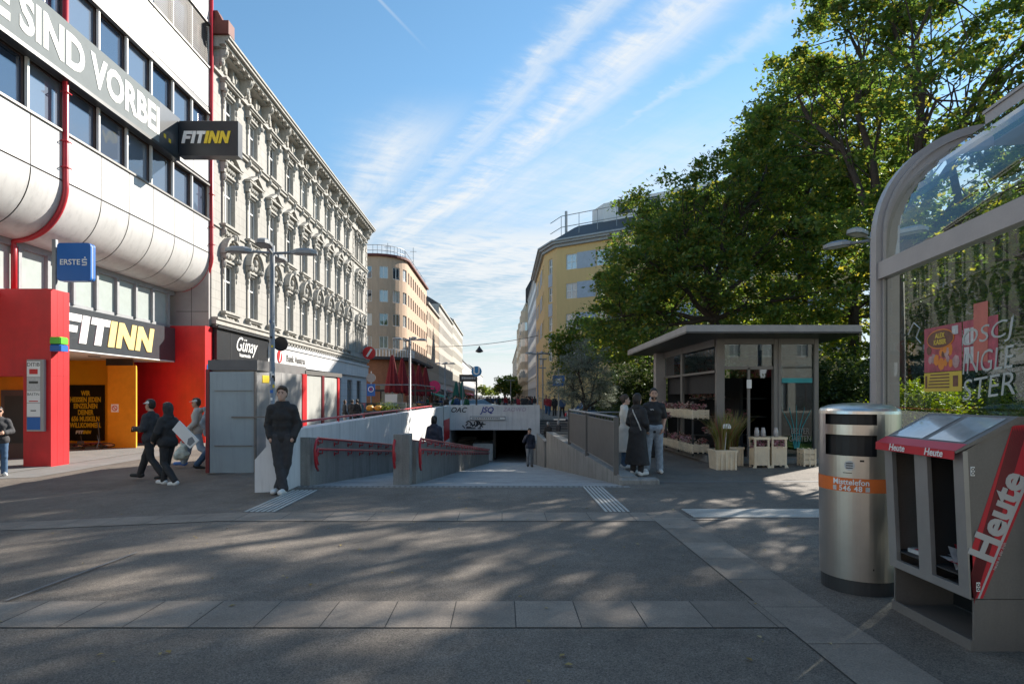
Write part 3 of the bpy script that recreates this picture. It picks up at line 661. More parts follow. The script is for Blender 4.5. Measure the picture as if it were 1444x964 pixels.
for zb, h, w, hf, orn in rowspec:
    fm, pm = window_mesh(w, h, split=True); hm = hf(w, h); sm_ = sill(w, orn); fm2, pm2 = window_mesh(.84, h, split=True); hm2 = hf(.84, h)
    for c in allb:
        small = c in dbl
        o = link('window', fm2 if small else fm, og, loc=(c, .04, zb+OZ)); link('pane', pm2 if small else pm, o)
        link('window_hood', hm2 if small else hm, og, loc=(c, 0, zb+OZ)); 
        if not small: link('window_sill', sm_, og, loc=(c, 0, zb+OZ))
fm, pm = window_mesh(.56, .5, 'brown_frame', split=True, mull=0, transom=0)
for c in bays: o = link('attic_window', fm, og, loc=(c, .04, 17.45+OZ)); link('pane', pm, o)
b = MB('stone_trim')
for k in range(30):
    z = 5.5+k*.42+OZ
    if z > 17.2: break
    w = .42 if k % 2 else .28; b.box(L-w, L+.04, -.06, -.001, z, z+.36); b.box(26.7-w/2, 26.7+w/2, -.05, -.001, z, z+.36)
b.build('quoins', og)
b = MB('bank_wall', 'black_panel', 'stone_wall')
rr = [(0+OZ, 3.2+OZ, [(14.5, 16.2), (17.6, 19.3), (21.2, 22.6), (24.6, 26.4), (28.0, 29.8)])]
def shifted(u, d): return (u+8, d)
wall_with_openings(b, shifted, L-8, 0, 5.2+OZ, [(OZ, 3.2+OZ, [(a-8, c-8) for a, c in rr[0][2]])], .25)
b.build('ground_floor_wall', og)
b = MB('white_paint'); b.box(6.4, L+.15, -.16, 0, 3.6+OZ, 4.62+OZ); b.box(6.4, L+.2, -.24, 0, 4.62+OZ, 4.76+OZ); b.build('fascia', og)
fm, pm = window_mesh(1.7, 3.2, 'brown_frame', mull=1, transom=.75, split=True)
for a, c in rr[0][2]: o = link('shop_window', fm, og, loc=((a+c)/2, .06, OZ)); link('pane', pm, o)
b = MB('black_panel', 'dark_metal'); b.box(.02, 6.4, -.05, .3, 0, 3.4+OZ); b.m(1).box(.02, 6.4, -.12, -.05, 3.32+OZ, 3.42+OZ); b.m(0).box(.15, 6.3, -.18, .2, 3.42+OZ, 4.9+OZ); b.m(1).box(0, 6.4, -.32, .1, 4.9+OZ, 5.0+OZ)
b.m(1).box(1.6, 1.66, -.19, -.18, 3.5+OZ, 4.9+OZ); b.m(1).box(4.9, 4.96, -.19, -.18, 3.5+OZ, 4.9+OZ)
b.build('black_shopfront', og)
text('shop_lettering', 'Günay', 1.25, 'white', og, (3.5, -.20, 4.24+OZ), FR, shear=.45, bold=.004, fit=(2.6, .95))
text('shop_lettering', 'haarmode', .26, 'white', og, (3.2, -.20, 3.80+OZ), FR, bold=.006, sx=1.25)
text('bank_lettering', 'Bank Austria', .62, 'grey_metal', og, (11.0, -.18, 4.05+OZ), FR, bold=.008, sx=1.1)
b = MB('red_paint', 'white'); b.tube([(8.1, -.2, 4.1+OZ), (8.1, -.16, 4.1+OZ)], .38, 24); b.m(1).prism([(7.95, 3.82+OZ), (8.05, 3.78+OZ), (8.3, 4.38+OZ), (8.18, 4.42+OZ)], -.215, -.2, 'y'); b.build('bank_emblem', og)
def ds(name, label, X, Y, z, r, mats, slash):
    t = thing(name, label, 'sign', (X, Y, z)); b = MB(mats[0]); b.tube([(0, -.05, 0), (0, .05, 0)], r, 28); b.build('disc', t)
    b = MB('dark_metal'); b.box(-r*2.0, -r*.9, -.02, .02, -.03, .03); b.build('bracket', t)
    if slash: b = MB(mats[1]); b.prism([(-.30*r*1.6, -.5*r), (-.12*r*1.6, -.62*r), (.42*r*1.3, .55*r), (.2*r*1.3, .66*r)], -.056, -.05, 'y'); b.build('emblem', t)
    return t
ds('projecting_sign', 'round black projecting shop sign above the grey booth beside the tall lamp post', -12.85, 35.0, 4.75, .42, ['black_panel'], 0)
ds('projecting_sign', 'round red sign with a white slash at the corner of the ornate house', -12.75, 57.8, 5.9, .62, ['red_paint', 'white'], 1)

# ---- gym / office building
fg = thing('office_block', 'white panelled office block with curved underside, red pipes and window bands', 'building', (-13.5, 27.9, -.42))
b = MB('white_panel', 'dark_metal', 'shelter_grey')
Yn, Yf = 8.0, 27.9; X0 = -13.5
def sheet(b, x0, x1, z0, z1): pass
mods = [Yf-1.52*k for k in range(0, 14) if Yf-1.52*k > Yn]
gap = .022
def panel_row(z0, z1):
    for k, ym in enumerate(mods): q = MB('white_panel'); q.box(X0-.06, X0, max(Yn, ym-1.52)+gap, ym-gap, z0+.02, z1-.02); q.build('facade_panel', fg, world=True)
panel_row(8.30, 9.80); panel_row(11.55, 13.05); panel_row(14.98, 16.78); panel_row(18.9, 20.6); panel_row(22.6, 24.5)
arc = [(X0-1.53*(1-math.cos(R(a))), 8.27-1.77*math.sin(R(a))) for a in range(0, 91, 6)]
for ym in mods:
    y0, y1 = max(Yn, ym-1.52)+gap, ym-gap
    q = MB('white_panel'); n_ = len(arc); q.add([(x, y, z) for x, z in arc for y in (y0, y1)], [(i*2, i*2+1, i*2+3, i*2+2) for i in range(n_-1)]); q.build('curved_panel', fg, world=True, smooth=True)
b = MB('dark_metal', 'shelter_grey')
b.box(X0-.4, X0-.07, Yn, Yf, 8.2, 9.8); b.box(X0-.5, X0-.07, Yn, Yf, 11.45, 13.05); b.box(X0-.5, X0-.07, Yn, Yf, 14.75, 16.8); b.box(X0-.5, X0-.07, Yn, Yf, 18.9, 26); b.box(-30, X0-1.7, Yn, Yf-.01, 6.55, 26)
for (xa, za), (xb, zb) in zip(arc, arc[1:]): b.quad((xa-.03, Yn, za+.02), (xa-.03, Yf, za+.02), (xb-.03, Yf, zb+.03), (xb-.03, Yn, zb+.03))
b.m(1); b.box(-16.9, X0-.02, Yf-.12, Yf, 4.7, 8.3); b.box(-16.9, -14.2, Yf-.13, Yf-.1, 4.7, 6.5)
for zz in (5.6,): b.m(0).box(-15.0, X0-.03, Yf-.135, Yf-.12, zz-.012, zz+.012)
b.m(0).box(-14.32, -14.30, Yf-.135, Yf-.12, 4.7, 7.2)
b.box(X0-.02, X0+.02, Yn, Yf, 14.72, 14.95); b.build('structure_frame', fg, world=True)
b = MB('grey_metal')
for z in (9.8, 11.40, 13.1, 14.7, 16.8, 18.8): b.box(X0-.1, X0+.06, Yn, Yf, z-.03, z+.04)
b.build('window_ledge', fg, world=True)
wm = window_mesh(1.40, 1.55, 'brown_frame', 'office_glass' and PANE2, 0, 0, .05, split=True)
for z0, zr in ((9.84, 1.0), (13.14, 1.0), (16.84, 1.2)):
    for ym in mods:
        if ym-.76 < Yn+.5: continue
        o = link('window', wm[0], fg, loc=(0, 0, 0), rot=(0, 0, R(90))); o.location = (-.06, ym-.76-27.9, z0+.42); o.scale = (1, 1, 1.0 if zr == 1.0 else 1.25); link('pane', wm[1], o)
for z0 in (9.84, 13.14, 16.84):
    for i, ym in enumerate(mods): b = MB('win_white'); b.box(X0-.12, X0-.03, ym-.07, ym-.0, z0, z0+(1.53 if z0 < 16 else 1.92)); b.build('mullion', fg, world=True)
b = MB('grey_metal')
for k in range(22): b.box(X0-.04, X0-.01, 23.4, 27.7, 16.95+k*.085, 16.97+k*.085)
b.build('louvre', fg, world=True)
b = MB('red_rail')
for yp in (27.86, 18.55):
    b2 = MB('red_rail'); pts = [(X0+.07, yp, 26), (X0+.07, yp, 8.3)]+[(x+.09, yp, z-.02) for x, z in arc[1:]]+[(-15.05, yp, 6.42), (-15.02, yp, 6.3), (-15.02, yp, 4.85)]
    b2.tube(pts, .085, 10); 
    for z in (8.7, 9.5, 11, 14): b2.tube([(X0+.0, yp-.12, z), (X0+.17, yp-.12, z), (X0+.17, yp+.12, z)], .02, 5)
    b2.build('red_pipe', fg, world=True, smooth=True)
# recessed upper ground glazing
b = MB('grey_frame', 'dark_metal'); b.box(-15.3, -15.1, Yn, Yf-.2, 4.7, 4.95); b.box(-15.25, -15.05, Yn, Yf-.2, 6.3, 6.52)
for k in range(16): y = 27.2-k*1.2; b.box(-15.22, -15.02, y-.06, y+.06, 4.9, 6.35)
b.build('glazing_frame', fg, world=True)
for k in range(15):
    y = 27.2-k*1.2
    p = MB('pane_curtain'); p.quad((-15.15, y-1.14, 4.95), (-15.15, y-.06, 4.95), (-15.15, y-.06, 6.3), (-15.15, y-1.14, 6.3)); p.build('pane', fg, world=True)
# ground level recess
b = MB('yellow_wall', 'orange_wall', 'white_paint', 'dark_metal')
b.m(0).box(-24, -16.0, 26.05, 26.2, -.42, 3.3); b.m(2).box(-24, -14.9, 18.8, 27.4, 3.24, 3.34); b.m(0).box(-24.2, -24, 8, 27, -.42, 6)
b.m(1).prism([(-16.1, 24.6), (-14.95, 24.6), (-15.75, 26.0), (-16.1, 26.0)], -.42, 2.95); b.m(3).prism([(-16.3, 24.8), (-15.2, 24.8), (-15.9, 26.0), (-16.3, 26.0)], 2.95, 3.24)
b.m(1).box(-24, -13.9, 20.9, 21.0, -.42, 3.2) if False else None
b.build('entrance_recess', fg, world=True)
b = MB('yellow_wall'); b.prism([(-14.945, 24.6), (-14.94, 24.62), (-15.74, 26.02), (-15.745, 26.0)], -.42, 2.95); b.build('painted_lit_side', fg, world=True)  # yellow sheet paints the sunlit side of the orange block
b = MB('orange_wall', 'brown_frame', 'dark_metal'); b.box(-22, -15.4, 20.6, 20.8, -.42, 3.2); b.m(1).box(-17.05, -15.9, 20.5, 20.6, -.42, 1.9); b.m(2).box(-16.9, -16.05, 20.47, 20.5, .1, 1.7); b.m(0).box(-22, -15.5, 18.8, 20.6, 3.0, 3.2)
b.build('side_entrance', fg, world=True)
b = MB('red_paint'); b.box(-14.33, X0, 18.04, 18.8, -.44, 4.9); b.box(-22, -14.33, 18.04, 18.8, 2.29, 4.9); b.build('red_portal', fg, world=True)
b = MB('red_paint'); b.box(-17.5, X0, 27.4, 28.1, -.44, 4.9); b.build('red_portal', fg, world=True)
b = MB('dark_red')
for y in (18.3, 18.55): b.box(X0, X0+.003, y-.006, y+.006, -.4, 4.88)
b.box(X0, X0+.0035, 18.06, 18.78, 2.3, 2.31); b.build('panel_joint', fg, world=True)
b = MB('white', 'blue', 'black'); b.box(X0, X0+.02, 27.6, 27.95, .9, 1.2); b.m(2).box(X0, X0+.05, 27.65, 27.85, 2.2, 2.4); b.m(1).box(X0, X0+.02, 27.55, 27.95, 2.9, 3.15); b.m(2).box(X0, X0+.12, 27.7, 27.9, 1.8, 1.95); b.build('wall_plate', fg, world=True)
b = MB('lamp_grey'); 
for x, y in ((-16.2, 21.5), (-15.7, 23.2), (-17.8, 22)): b.cyl(x, y, 3.2, 3.24, .2, 16)
b.build('ceiling_lamp', fg, world=True)
# signs as things of their own
mat('sign_dark', (.045, .052, .060), .3, coat=.3)
t = thing('shop_sign', 'large dark fascia sign reading FITINN above the yellow entrance', 'sign', (-14.86, 20.0, 3.25), R(90))
b = MB('sign_dark', 'win_white'); b.box(-1.18, 7.39, -.0, .16, 0, 1.53); b.m(1).box(-1.18, 7.3, -.015, 0, 0, .04); b.build('board', t)
b = MB('white', 'yellow', 'banner_text'); mat('gym_yellow', (.80, .60, .22), .5); b.mats[1] = 'gym_yellow'; b.mats[0] = 'white'
gym_word(b, .05, .30, 1.0, 1.02, [0, 0, 0, 1, 1, 1]); b.build('lettering', t)
t = thing('banner_sign', 'long banner sign with painted glare and shadow, reading IRE SIND VORBEI across the office windows', 'sign', (-13.22, 24.75, 11.46), R(90))
b = MB('banner', 'sign_dark'); b.box(-15, -1.5, 0, .18, 0, 1.6); b.m(1).box(-1.5, 0, -.002, .18, -.002, 1.602); b.build('board', t)  # dark end stretch is the projecting sign's cast shadow, painted on
b = MB('dark_metal'); b.box(-15, 0, .0, .3, -.12, 0); b.build('bracket', t)
text('lettering', 'IRE SIND VORBEI', 1.52, 'banner_text', t, (-5.80, -.01, .80), FR, bold=.055, fit=(8.6, 1.08))
b = MB('yellow'); b.box(-1.2, -1.05, -.012, -.002, .35, .5); b.box(-.85, -.7, -.012, -.002, .3, .45); b.build('lettering_end', t)
t = thing('projecting_sign', 'black box sign reading FITINN in white and yellow sticking out high over the street', 'sign', (-13.2, 24.6, 11.5))
b = MB('black_panel', 'grey_metal'); b.bbox(0, 2.42, 0, .45, 0, 1.43, .02); b.m(1).box(-.2, 0, .1, .35, .2, 1.2); b.build('box', t)
b = MB('white', 'yellow'); gym_word(b, .12, .50, .50, .355, [0, 0, 0, 1, 1, 1]); b.build('lettering', t)
t = thing('bank_sign', 'blue square sign reading ERSTE on a post atop the red portal', 'sign', (-13.55, 18.35, 4.9))
b = MB('lamp_grey'); b.bbox(-.12, .0, -.06, .06, 0, 1.55, .01); b.box(0, .1, -.03, .03, .4, .46); b.box(0, .1, -.03, .03, 1.2, 1.26); b.build('post', t)
def rrect(x0, x1, z0, z1, r, n=5):
    out = []
    for cx, cz, a0 in ((x1-r, z0+r, -90), (x1-r, z1-r, 0), (x0+r, z1-r, 90), (x0+r, z0+r, 180)):
        for k in range(n+1): a = R(a0+90*k/n); out.append((cx+r*math.cos(a), cz+r*math.sin(a)))
    return out
b = MB('blue', 'white'); b.prism(rrect(.08, 1.10, .27, 1.42, .1), -.11, -.02, 'y'); b.m(1).prism(rrect(.09, 1.09, .28, 1.41, .1), -.02, .02, 'y'); b.m(0).prism(rrect(.08, 1.10, .27, 1.42, .1), .02, .11, 'y'); b.build('sign_box', t)
text('lettering', 'ERSTE', .235, 'white', t, (.48, -.12, .83), FR, bold=.003)
b = MB('white')
for z in (.735, .815, .895): b.box(.84, .99, -.122, -.11, z, z+.034)
b.box(.84, .87, -.122, -.11, .83, .9); b.box(.96, .99, -.122, -.11, .75, .82); b.sphere((.93, -.116, .975), (.025, .008, .025)); b.build('emblem', t)
t = thing('wall_box', 'small green over blue box fixed to the lit edge of the red portal', 'sign', (-13.5, 18.1, 3.0))
b = MB('green'); b.bbox(-.02, .32, -.12, .25, .25, .46, .04); b.build('green_half', t); b = MB('blue'); b.bbox(-.02, .32, -.12, .25, .03, .235, .04); b.build('blue_half', t)
t = thing('directory_board', 'tall grey directory board with company panels on the red portal', 'sign', (-14.15, 18.04, .64))
b = MB('shelter_grey'); b.bbox(0, .52, -.12, 0, 0, 2.14, .02); b.build('board', t)
for i, (c, z0, z1) in enumerate((('white', 1.62, 2.08), ('paper', 1.22, 1.6), ('white', .85, 1.2), ('white', .44, .83), ('blue', .05, .42))):
    b = MB(c); b.box(.03, .42, -.128, -.12, z0, z1); b.build('panel', t)
text('lettering', 'DITIB', .16, 'black', t, (.22, -.13, 1.98), FR, ext=.001); text('lettering', 'BASTIN', .11, 'dark_metal', t, (.22, -.13, 1.1), FR, ext=.001)
b = MB('red_paint', 'black_panel'); b.box(.1, .35, -.131, -.128, 1.7, 1.85); b.m(1).box(.09, .36, -.131, -.128, 1.42, 1.49); b.m(0).box(.09, .36, -.131, -.128, .88, .91); b.m(1).box(.14, .3, -.131, -.128, .6, .63); b.build('logo', t)
t = thing('poster', 'black poster with yellow capitals in the yellow entrance', 'poster', (-18.75, 25.98, -.22))
b = MB('poster_black'); b.box(0, 1.6, 0, .05, 0, 2.4); b.build('sheet', t)
text('lettering', 'WIR\nHEISSEN JEDEN\nEINZELNEN\nDEINER\n656 MUSKELN\nWILLKOMMEN.', .29, 'yellow', t, (.80, -.006, 1.35), FR, bold=.01, sx=.68, ext=.002)
b = MB('white', 'yellow'); gym_word(b, .38, .30, .15, .12, [0, 0, 0, 1, 1, 1]); b.build('logo', t)
t = thing('warning_sign', 'small white square sign with a red circle on the orange wall', 'sign', (-15.95, 24.6, 1.05))
b = MB('white'); b.box(0, .3, -.01, 0, 0, .32); b.build('plate', t); b = MB('red_paint')
b.tube([(.15+.1*math.cos(R(a)), -.016, .16+.1*math.sin(R(a))) for a in range(0, 361, 20)], .014, 5); b.tube([(.08, -.016, .23), (.22, -.016, .09)], .012, 5); b.build('symbol', t)
# ---- street houses
def street_house(name, label, p0, p1, h, wallm, rows, nb, w, wh, roofm='roof_grey', depth=12, base=None, fm='win_white', basez=5, side=True, cornice=.35, z0=0, mull=1, strips=None, roofh=2.0):
    """front wall from p0 to p1 with the street on the right of that direction"""
    p0 = Vector(p0); p1 = Vector(p1); d = p1-p0; Lh = d.length; rot = math.atan2(d.y, d.x)
    t = thing(name, label, 'building', (p0.x, p0.y, z0), rot)
    st = Lh/nb; cs = [st*(k+.5) for k in range(nb)]; nmax = 100//max(1, len(rows)); 
    b = MB(wallm); wall_with_openings(b, straight, Lh, basez, h, [(z, z+wh, [(c-w/2, c+w/2) for c in cs]) for z in rows], .2)
    b.quad((0, depth, 0), (0, 0, 0), (0, 0, h), (0, depth, h)); b.quad((Lh, 0, 0), (Lh, depth, 0), (Lh, depth, h), (Lh, 0, h)); b.quad((Lh, depth, 0), (0, depth, 0), (0, depth, h), (Lh, depth, h)); b.box(.1, Lh-.1, .5, .6, 0, h)
    b.build('wall', t)
    b = MB(roofm); b.prism([(-.2, h), (3.0, h+roofh), (depth, h+roofh)] + [(depth, h)], 0, Lh, 'x'); b.build('roof', t)
    b = MB('stone_trim' if wallm not in ('white_modern',) else 'grey_frame'); b.box(-.1, Lh+.1, -cornice, 0, h-.3, h+.05); b.box(0, Lh, -.15, 0, basez-.1, basez+.15); b.build('cornice', t)
    me = window_mesh(w, wh, fm, None, mull, .68)
    for z in rows:
        for c in cs[:nmax]: link('window', me, t, loc=(c, .02, z))
    if strips:
        b = MB(strips)
        for z in rows: b.box(.5, Lh-.5, -.03, .0, z-1.1, z-.1)
        b.build('spandrel', t)
    b = MB(base or wallm, 'black_panel', 'white_paint'); gl = []
    n2 = max(2, int(Lh/4.5)); s2 = Lh/n2; ops = [(s2*k+.4, s2*(k+1)-.4) for k in range(n2)]
    wall_with_openings(b, straight, Lh, 0, basez, [(.2, 3.3, ops)], .4); b.build('ground_floor_wall', t)
    me2 = window_mesh(s2-.8, 3.1, 'brown_frame', None, 2, 0)
    for a, c in ops: link('shop_window', me2, t, loc=((a+c)/2, .2, .2))
    return t
def add_part(t, name, mat_, fn): b = MB(*([mat_] if isinstance(mat_, str) else mat_)); fn(b); return b.build(name, t)
mat('awning_red', (.42, .03, .04), .8); mat('awning_dark', (.06, .05, .05), .8); mat('awning_pale', (.55, .5, .45), .8); mat('shop_pink', (.60, .02, .12), .6); mat('shop_green', (.03, .25, .12), .6); mat('shop_teal', (.05, .30, .24), .7)
def awnings(t, lst):
    for u0, u1, m_ in lst:
        b = MB(m_); b.prism([(0, 3.7), (-1.6, 3.0), (-1.6, 2.75), (-1.55, 2.75), (-1.55, 2.95), (0, 3.6)], u0, u1, 'x'); b.build('awning', t)
# beige house with rounded corner
bh = thing('rounded_corner_house', 'beige corner house with rounded corner, roof railing and brick red ground floor', 'building', (-26, 79, -.3))
RC = 4.0; La = 9.0; Lc = RC*math.pi/2; Lb = 21.0   # camera side, curve, street side
def bpath(u, d):
    if u <= La: return (u, d)
    if u <= La+Lc:
        a = (u-La)/RC; r = RC-d; return (La+r*math.sin(a), RC-r*math.cos(a))
    return (La+RC-d, RC+(u-La-Lc))
Lt = La+Lc+Lb
eu = [La+Lc*k/10 for k in range(11)]
us_a = [1.2, 3.8, 6.3, 8.35]; us_c = [La+1.5, La+3.3, La+5.1]; us_s = [La+Lc+1.0+k*2.15 for k in range(10)]
us_ = us_a+us_c+us_s; rowz = [8.4, 11.4, 14.5, 17.6]; wb, hb = 1.15, 1.6
b = MB('beige_plaster'); wall_with_openings(b, bpath, Lt, 7.3, 20.6, [(z, z+hb, [(u-wb/2, u+wb/2) for u in us_]) for z in rowz], .2, eu); 
b.quad((La+RC, RC+Lb, 0), (0, RC+Lb, 0), (0, RC+Lb, 20.6), (La+RC, RC+Lb, 20.6)); b.build('wall', bh)
def ring(b, z0, z1, out, inn=.0):
    us2 = [0]+eu+[Lt]
    for a, c in zip(us2, us2[1:]):
        P = lambda u, d, z: (*bpath(u, d), z)
        b.quad(P(a, -out, z0), P(c, -out, z0), P(c, -out, z1), P(a, -out, z1)); b.quad(P(a, -out, z1), P(c, -out, z1), P(c, inn, z1), P(a, inn, z1)); b.quad(P(a, -out, z0), P(a, inn, z0), P(c, inn, z0), P(c, -out, z0))
b = MB('roof_red'); ring(b, 20.45, 20.75, .35, 3); b.build('roof_edge', bh)
b = MB('roof_grey'); b.box(0, La, 3, RC+Lb, 20.7, 20.8); b.box(0, 4, 6, RC+Lb, 20.7, 22); b.build('roof', bh)
b = MB('awning_dark'); ring(b, 6.9, 7.25, 1.1, .2); b.build('canopy_ledge', bh)
b = MB('brick_base'); wall_with_openings(b, bpath, Lt, 0, 6.9, [(.3, 3.6, [(.8, 3.4), (4.4, 7.6), (La+1, La+5.2)]+[(La+Lc+1+4*k, La+Lc+4.2+4*k) for k in range(5)]), (4.4, 6.0, [(5.0, 6.0), (7.2, 8.2)])], .3, eu); b.build('ground_floor_wall', bh)
b = MB('black_panel', 'win_white'); 
for u in (2.1, 6.0): b.box(u-1.6, u+1.6, .3, .35, .3, 3.6)
b.box(La+RC-.4, La+RC-.3, RC, RC+Lb, .3, 3.6); b.m(1).box(4.7, 6.3, .1, .15, 4.3, 6.1); b.build('shop_glass', bh)
b = MB('lamp_grey')
us2 = [0, 3, 6]+eu+[Lt-15, Lt-10, Lt-5, Lt]
for zz in (21.3, 22.0): b.tube([(*bpath(u, .3), zz) for u in us2], .035, 5)
for u in us2: b.tube([(*bpath(u, .3), 20.7), (*bpath(u, .3), 22.0)], .03, 5)
b.build('roof_railing', bh)
b = MB('white_modern')
for u in [k*.33 for k in range(int((La+Lc)/.33))]: x, y = bpath(u, -1.0); b.box(x-.05, x+.05, y-.02, y+.02, 7.25, 8.2)
b.tube([(*bpath(u, -1.0), 8.2) for u in [0]+eu], .04, 5); b.build('balcony_railing', bh)
me = window_mesh(wb, hb, 'win_white', None, 1, 0, .08)
for z in rowz:
    for u in us_:
        x, y = bpath(u, .02); a = 0 if u <= La else (min((u-La)/RC, math.pi/2)); link('window', me, bh, loc=(x, y, z), rot=(0, 0, a))
b = MB('lamp_grey'); b.tube([(9.5, 8, 20.7), (9.5, 8, 24.2)], .04, 5); b.tube([(9, 8, 23.6), (10, 8, 23.6)], .03, 5); b.tube([(12.3, 14, 20.7), (12.3, 14, 25)], .04, 5); b.tube([(11.8, 14, 24.4), (12.8, 14, 24.4)], .03, 5); b.build('antenna', bh)
t = street_house('town_house', 'beige four storey house in the row directly beyond the rounded corner house', (-13, 104.2), (-13, 124), 18.4, 'beige2', [6.6, 9.6, 12.6, 15.4], 9, 1.05, 1.6, base='brick_base', z0=-.3); awnings(t, [(1, 5, 'shop_green'), (8, 14, 'awning_dark')])
t = street_house('town_house', 'pale stone town house with dark roof end, third in the left hand row', (-13, 124.2), (-13, 158), 21.2, 'pale1', [6.4, 9.4, 12.4, 15.4, 18.2], 13, 1.1, 1.7, 'roof_dark', z0=-.3, base='white_modern'); awnings(t, [(3, 12, 'awning_dark'), (18, 24, 'awning_red')])
t = street_house('town_house', 'tallest pale house of the left hand row, with a stepped roofline', (-13, 158.2), (-13, 198), 22.4, 'pale2', [6.4, 9.6, 12.8, 16, 19], 15, 1.1, 1.8, 'roof_dark', z0=-.3)
t = street_house('town_house', 'low white block with red shopfronts far down the left side of the street', (-13.5, 205), (-13.5, 290), 14.6, 'white_modern', [5.5, 8.5, 11.5], 24, 1.4, 1.6, 'roof_dark', z0=-.3, base='brick_base', roofh=3); awnings(t, [(3, 20, 'awning_red'), (30, 55, 'shop_pink')])
t = street_house('town_house', 'farthest grey block visible at the end of the left side of the street', (-13.5, 292), (-13.5, 420), 16, 'grey_block', [5.5, 8.5, 11.5], 30, 1.4, 1.6, 'roof_dark', z0=-.3)
# right side
yh = thing('yellow_house', 'yellow corner house with blue grey window panels, dark roof and rooftop railing', 'building', (13.2, 71.4, 0), math.atan2(75.8-71.4, 6.87-13.2)+math.pi)
yh.rotation_euler = (0, 0, 0); yh.location = (0, 0, 0); WM[yh] = Matrix()
pts = [(5.6, 99), (5.6, 79.5), (6.87, 75.8), (34, 57)]
H = 20.6
def yseg(a, c, n, w, name):
    a = Vector(a); c = Vector(c); d = (c-a); Ls = d.length; d /= Ls; nn = Vector((-d.y, d.x)); 
    def path(u, dd): p = a+d*u+nn*dd; return (p.x, p.y)
    cs = [Ls*(k+.5)/n for k in range(n)]; rz2 = [6.3, 10.1, 13.9, 17.5][:4]
    b = MB('yellow_plaster'); wall_with_openings(b, path, Ls, 0, H, [(z, z+1.9, [(c_-w/2, c_+w/2) for c_ in cs]) for z in rz2], .2); b.build('wall', yh)
    me = window_mesh(w, 1.9, 'win_white', None, 1, .5, .09)
    b = MB('bluegrey_panel')
    for z in rz2:
        for i, c_ in enumerate(cs):
            p = path(c_, .02); link('window', me, yh, loc=(p[0], p[1], z), rot=(0, 0, math.atan2(d.y, d.x)))
            if n > 2 and i < n-1:
                q0 = path(c_+w/2+.05, -.03); q1 = path(cs[i+1]-w/2-.05, -.03); q2 = path(cs[i+1]-w/2-.05, .05); q3 = path(c_+w/2+.05, .05)
                if i % 3 != 2: b = MB('bluegrey_panel'); b.prism([q0, q1, q2, q3], z-.05, z+1.95); b.build('window_panel', yh)
            elif n <= 2 and z < 17:
                q0 = path(c_-w/2, -.03); q1 = path(c_+w/2, -.03); q2 = path(c_+w/2, .05); q3 = path(c_-w/2, .05); b = MB('bluegrey_panel'); b.prism([q0, q1, q2, q3], z+1.95, z+3.55); b.build('window_panel', yh)
for i, (n, w) in enumerate(((7, 1.3), (1, 1.2), (8, 1.5))): yseg(pts[i], pts[i+1], n, w, '')
def off(o):
    return [(5.6-o, 99), (5.6-o, 79.5-o*.2), (6.87-o*.8, 75.8-o*.9), (34-o*.6, 57-o)]
b = MB('grey_frame')
for z0, z1, o in ((20.4, 20.75, .35), (20.75, 21.0, .7), (21.0, 21.2, .9)):
    p = off(o); b.prism(p+[(34, 99)], z0, z1)
b.build('cornice', yh)
b = MB('roof_dark'); lo = [(*q, 21.2) for q in off(.7)]+[(34, 99, 21.2)]; hi = [(*q, 24.2) for q in off(-4.0)]+[(34, 95, 24.2)]
b.add(lo+hi, [(i, (i+1) % 5, 5+(i+1) % 5, 5+i) for i in range(5)]+[(5, 6, 7, 8, 9)]); b.build('roof', yh)
b = MB('white_modern', 'black_panel'); b.prism([(12, 80.2), (13, 77), (36, 61), (36, 90), (14, 90)], 24.0, 26.4); b.build('roof_storey', yh)
for k in range(7): x = 14.6+k*2.9; y = 75.9-k*2.02; b = MB('black_panel'); b.prism([(x, y-.15), (x+1.5, y-1.2), (x+1.5, y-1.0), (x, y)], 24.6, 26); b.build('roof_window', yh)
b = MB('lamp_grey'); pr = off(-.8)
for z in (23.2, 24.6): b.tube([(*p, z) for p in pr[1:]], .05, 5)
for k in range(14): q = Vector(pr[2]).lerp(Vector(pr[3]), k/13); b.tube([(q.x, q.y, 21.2), (q.x, q.y, 24.6)], .04, 5)
b.tube([(8.4, 79, 22), (8.4, 79, 26)], .18, 6); b.build('roof_railing', yh)
t = street_house('office_house', 'white modern office building with long window bands beyond the yellow house', (5.6, 130), (5.6, 99.2), 22.6, 'white_modern', [5.6, 8.7, 11.8, 14.9, 18, 20.4], 14, 1.7, 1.5, 'roof_grey', mull=1, fm='grey_frame', strips='white_panel', cornice=.1, roofh=1.2)
t = street_house('bay_house', 'old cream house with rounded bays and a roof tower on the right of the street', (5.5, 176), (5.5, 130.2), 22, 'cream', [5.6, 9, 12.4, 15.8, 19], 14, 1.2, 1.9, 'roof_dark')
for u in (6, 20, 34, 43):
    b = MB('cream', 'window_glass'); b.m(0).lathe([(1.1, 4.5), (1.6, 5.2), (1.6, 20.5), (1.2, 21), (.1, 23.5)], u, .2, 14)
    for z in (6, 9.4, 12.8, 16.2): b.m(1).lathe([(1.62, z), (1.62, z+1.8)], u, .2, 14)
    b.build('oriel', t); b = MB('roof_dark'); b.lathe([(2.4, 22), (2.4, 25.5), (1.2, 27.6), (.3, 30)], 43, 2.0, 10); b.build('tower', t)
t = street_house('town_house', 'long dim house row at the far end of the right side of the street', (5.6, 320), (5.6, 176.2), 20, 'beige2', [5.6, 9, 12.4, 15.8], 25, 1.3, 1.9, 'roof_dark'); awnings(t, [(60, 80, 'awning_red'), (100, 138, 'awning_dark')])
street_house('town_house', 'cream house standing across the park behind the trees at the right edge', (40, 62), (30, 30), 15, 'beige2', [2, 5.6, 9.2, 12.2], 9, 1.3, 1.9, basez=1)
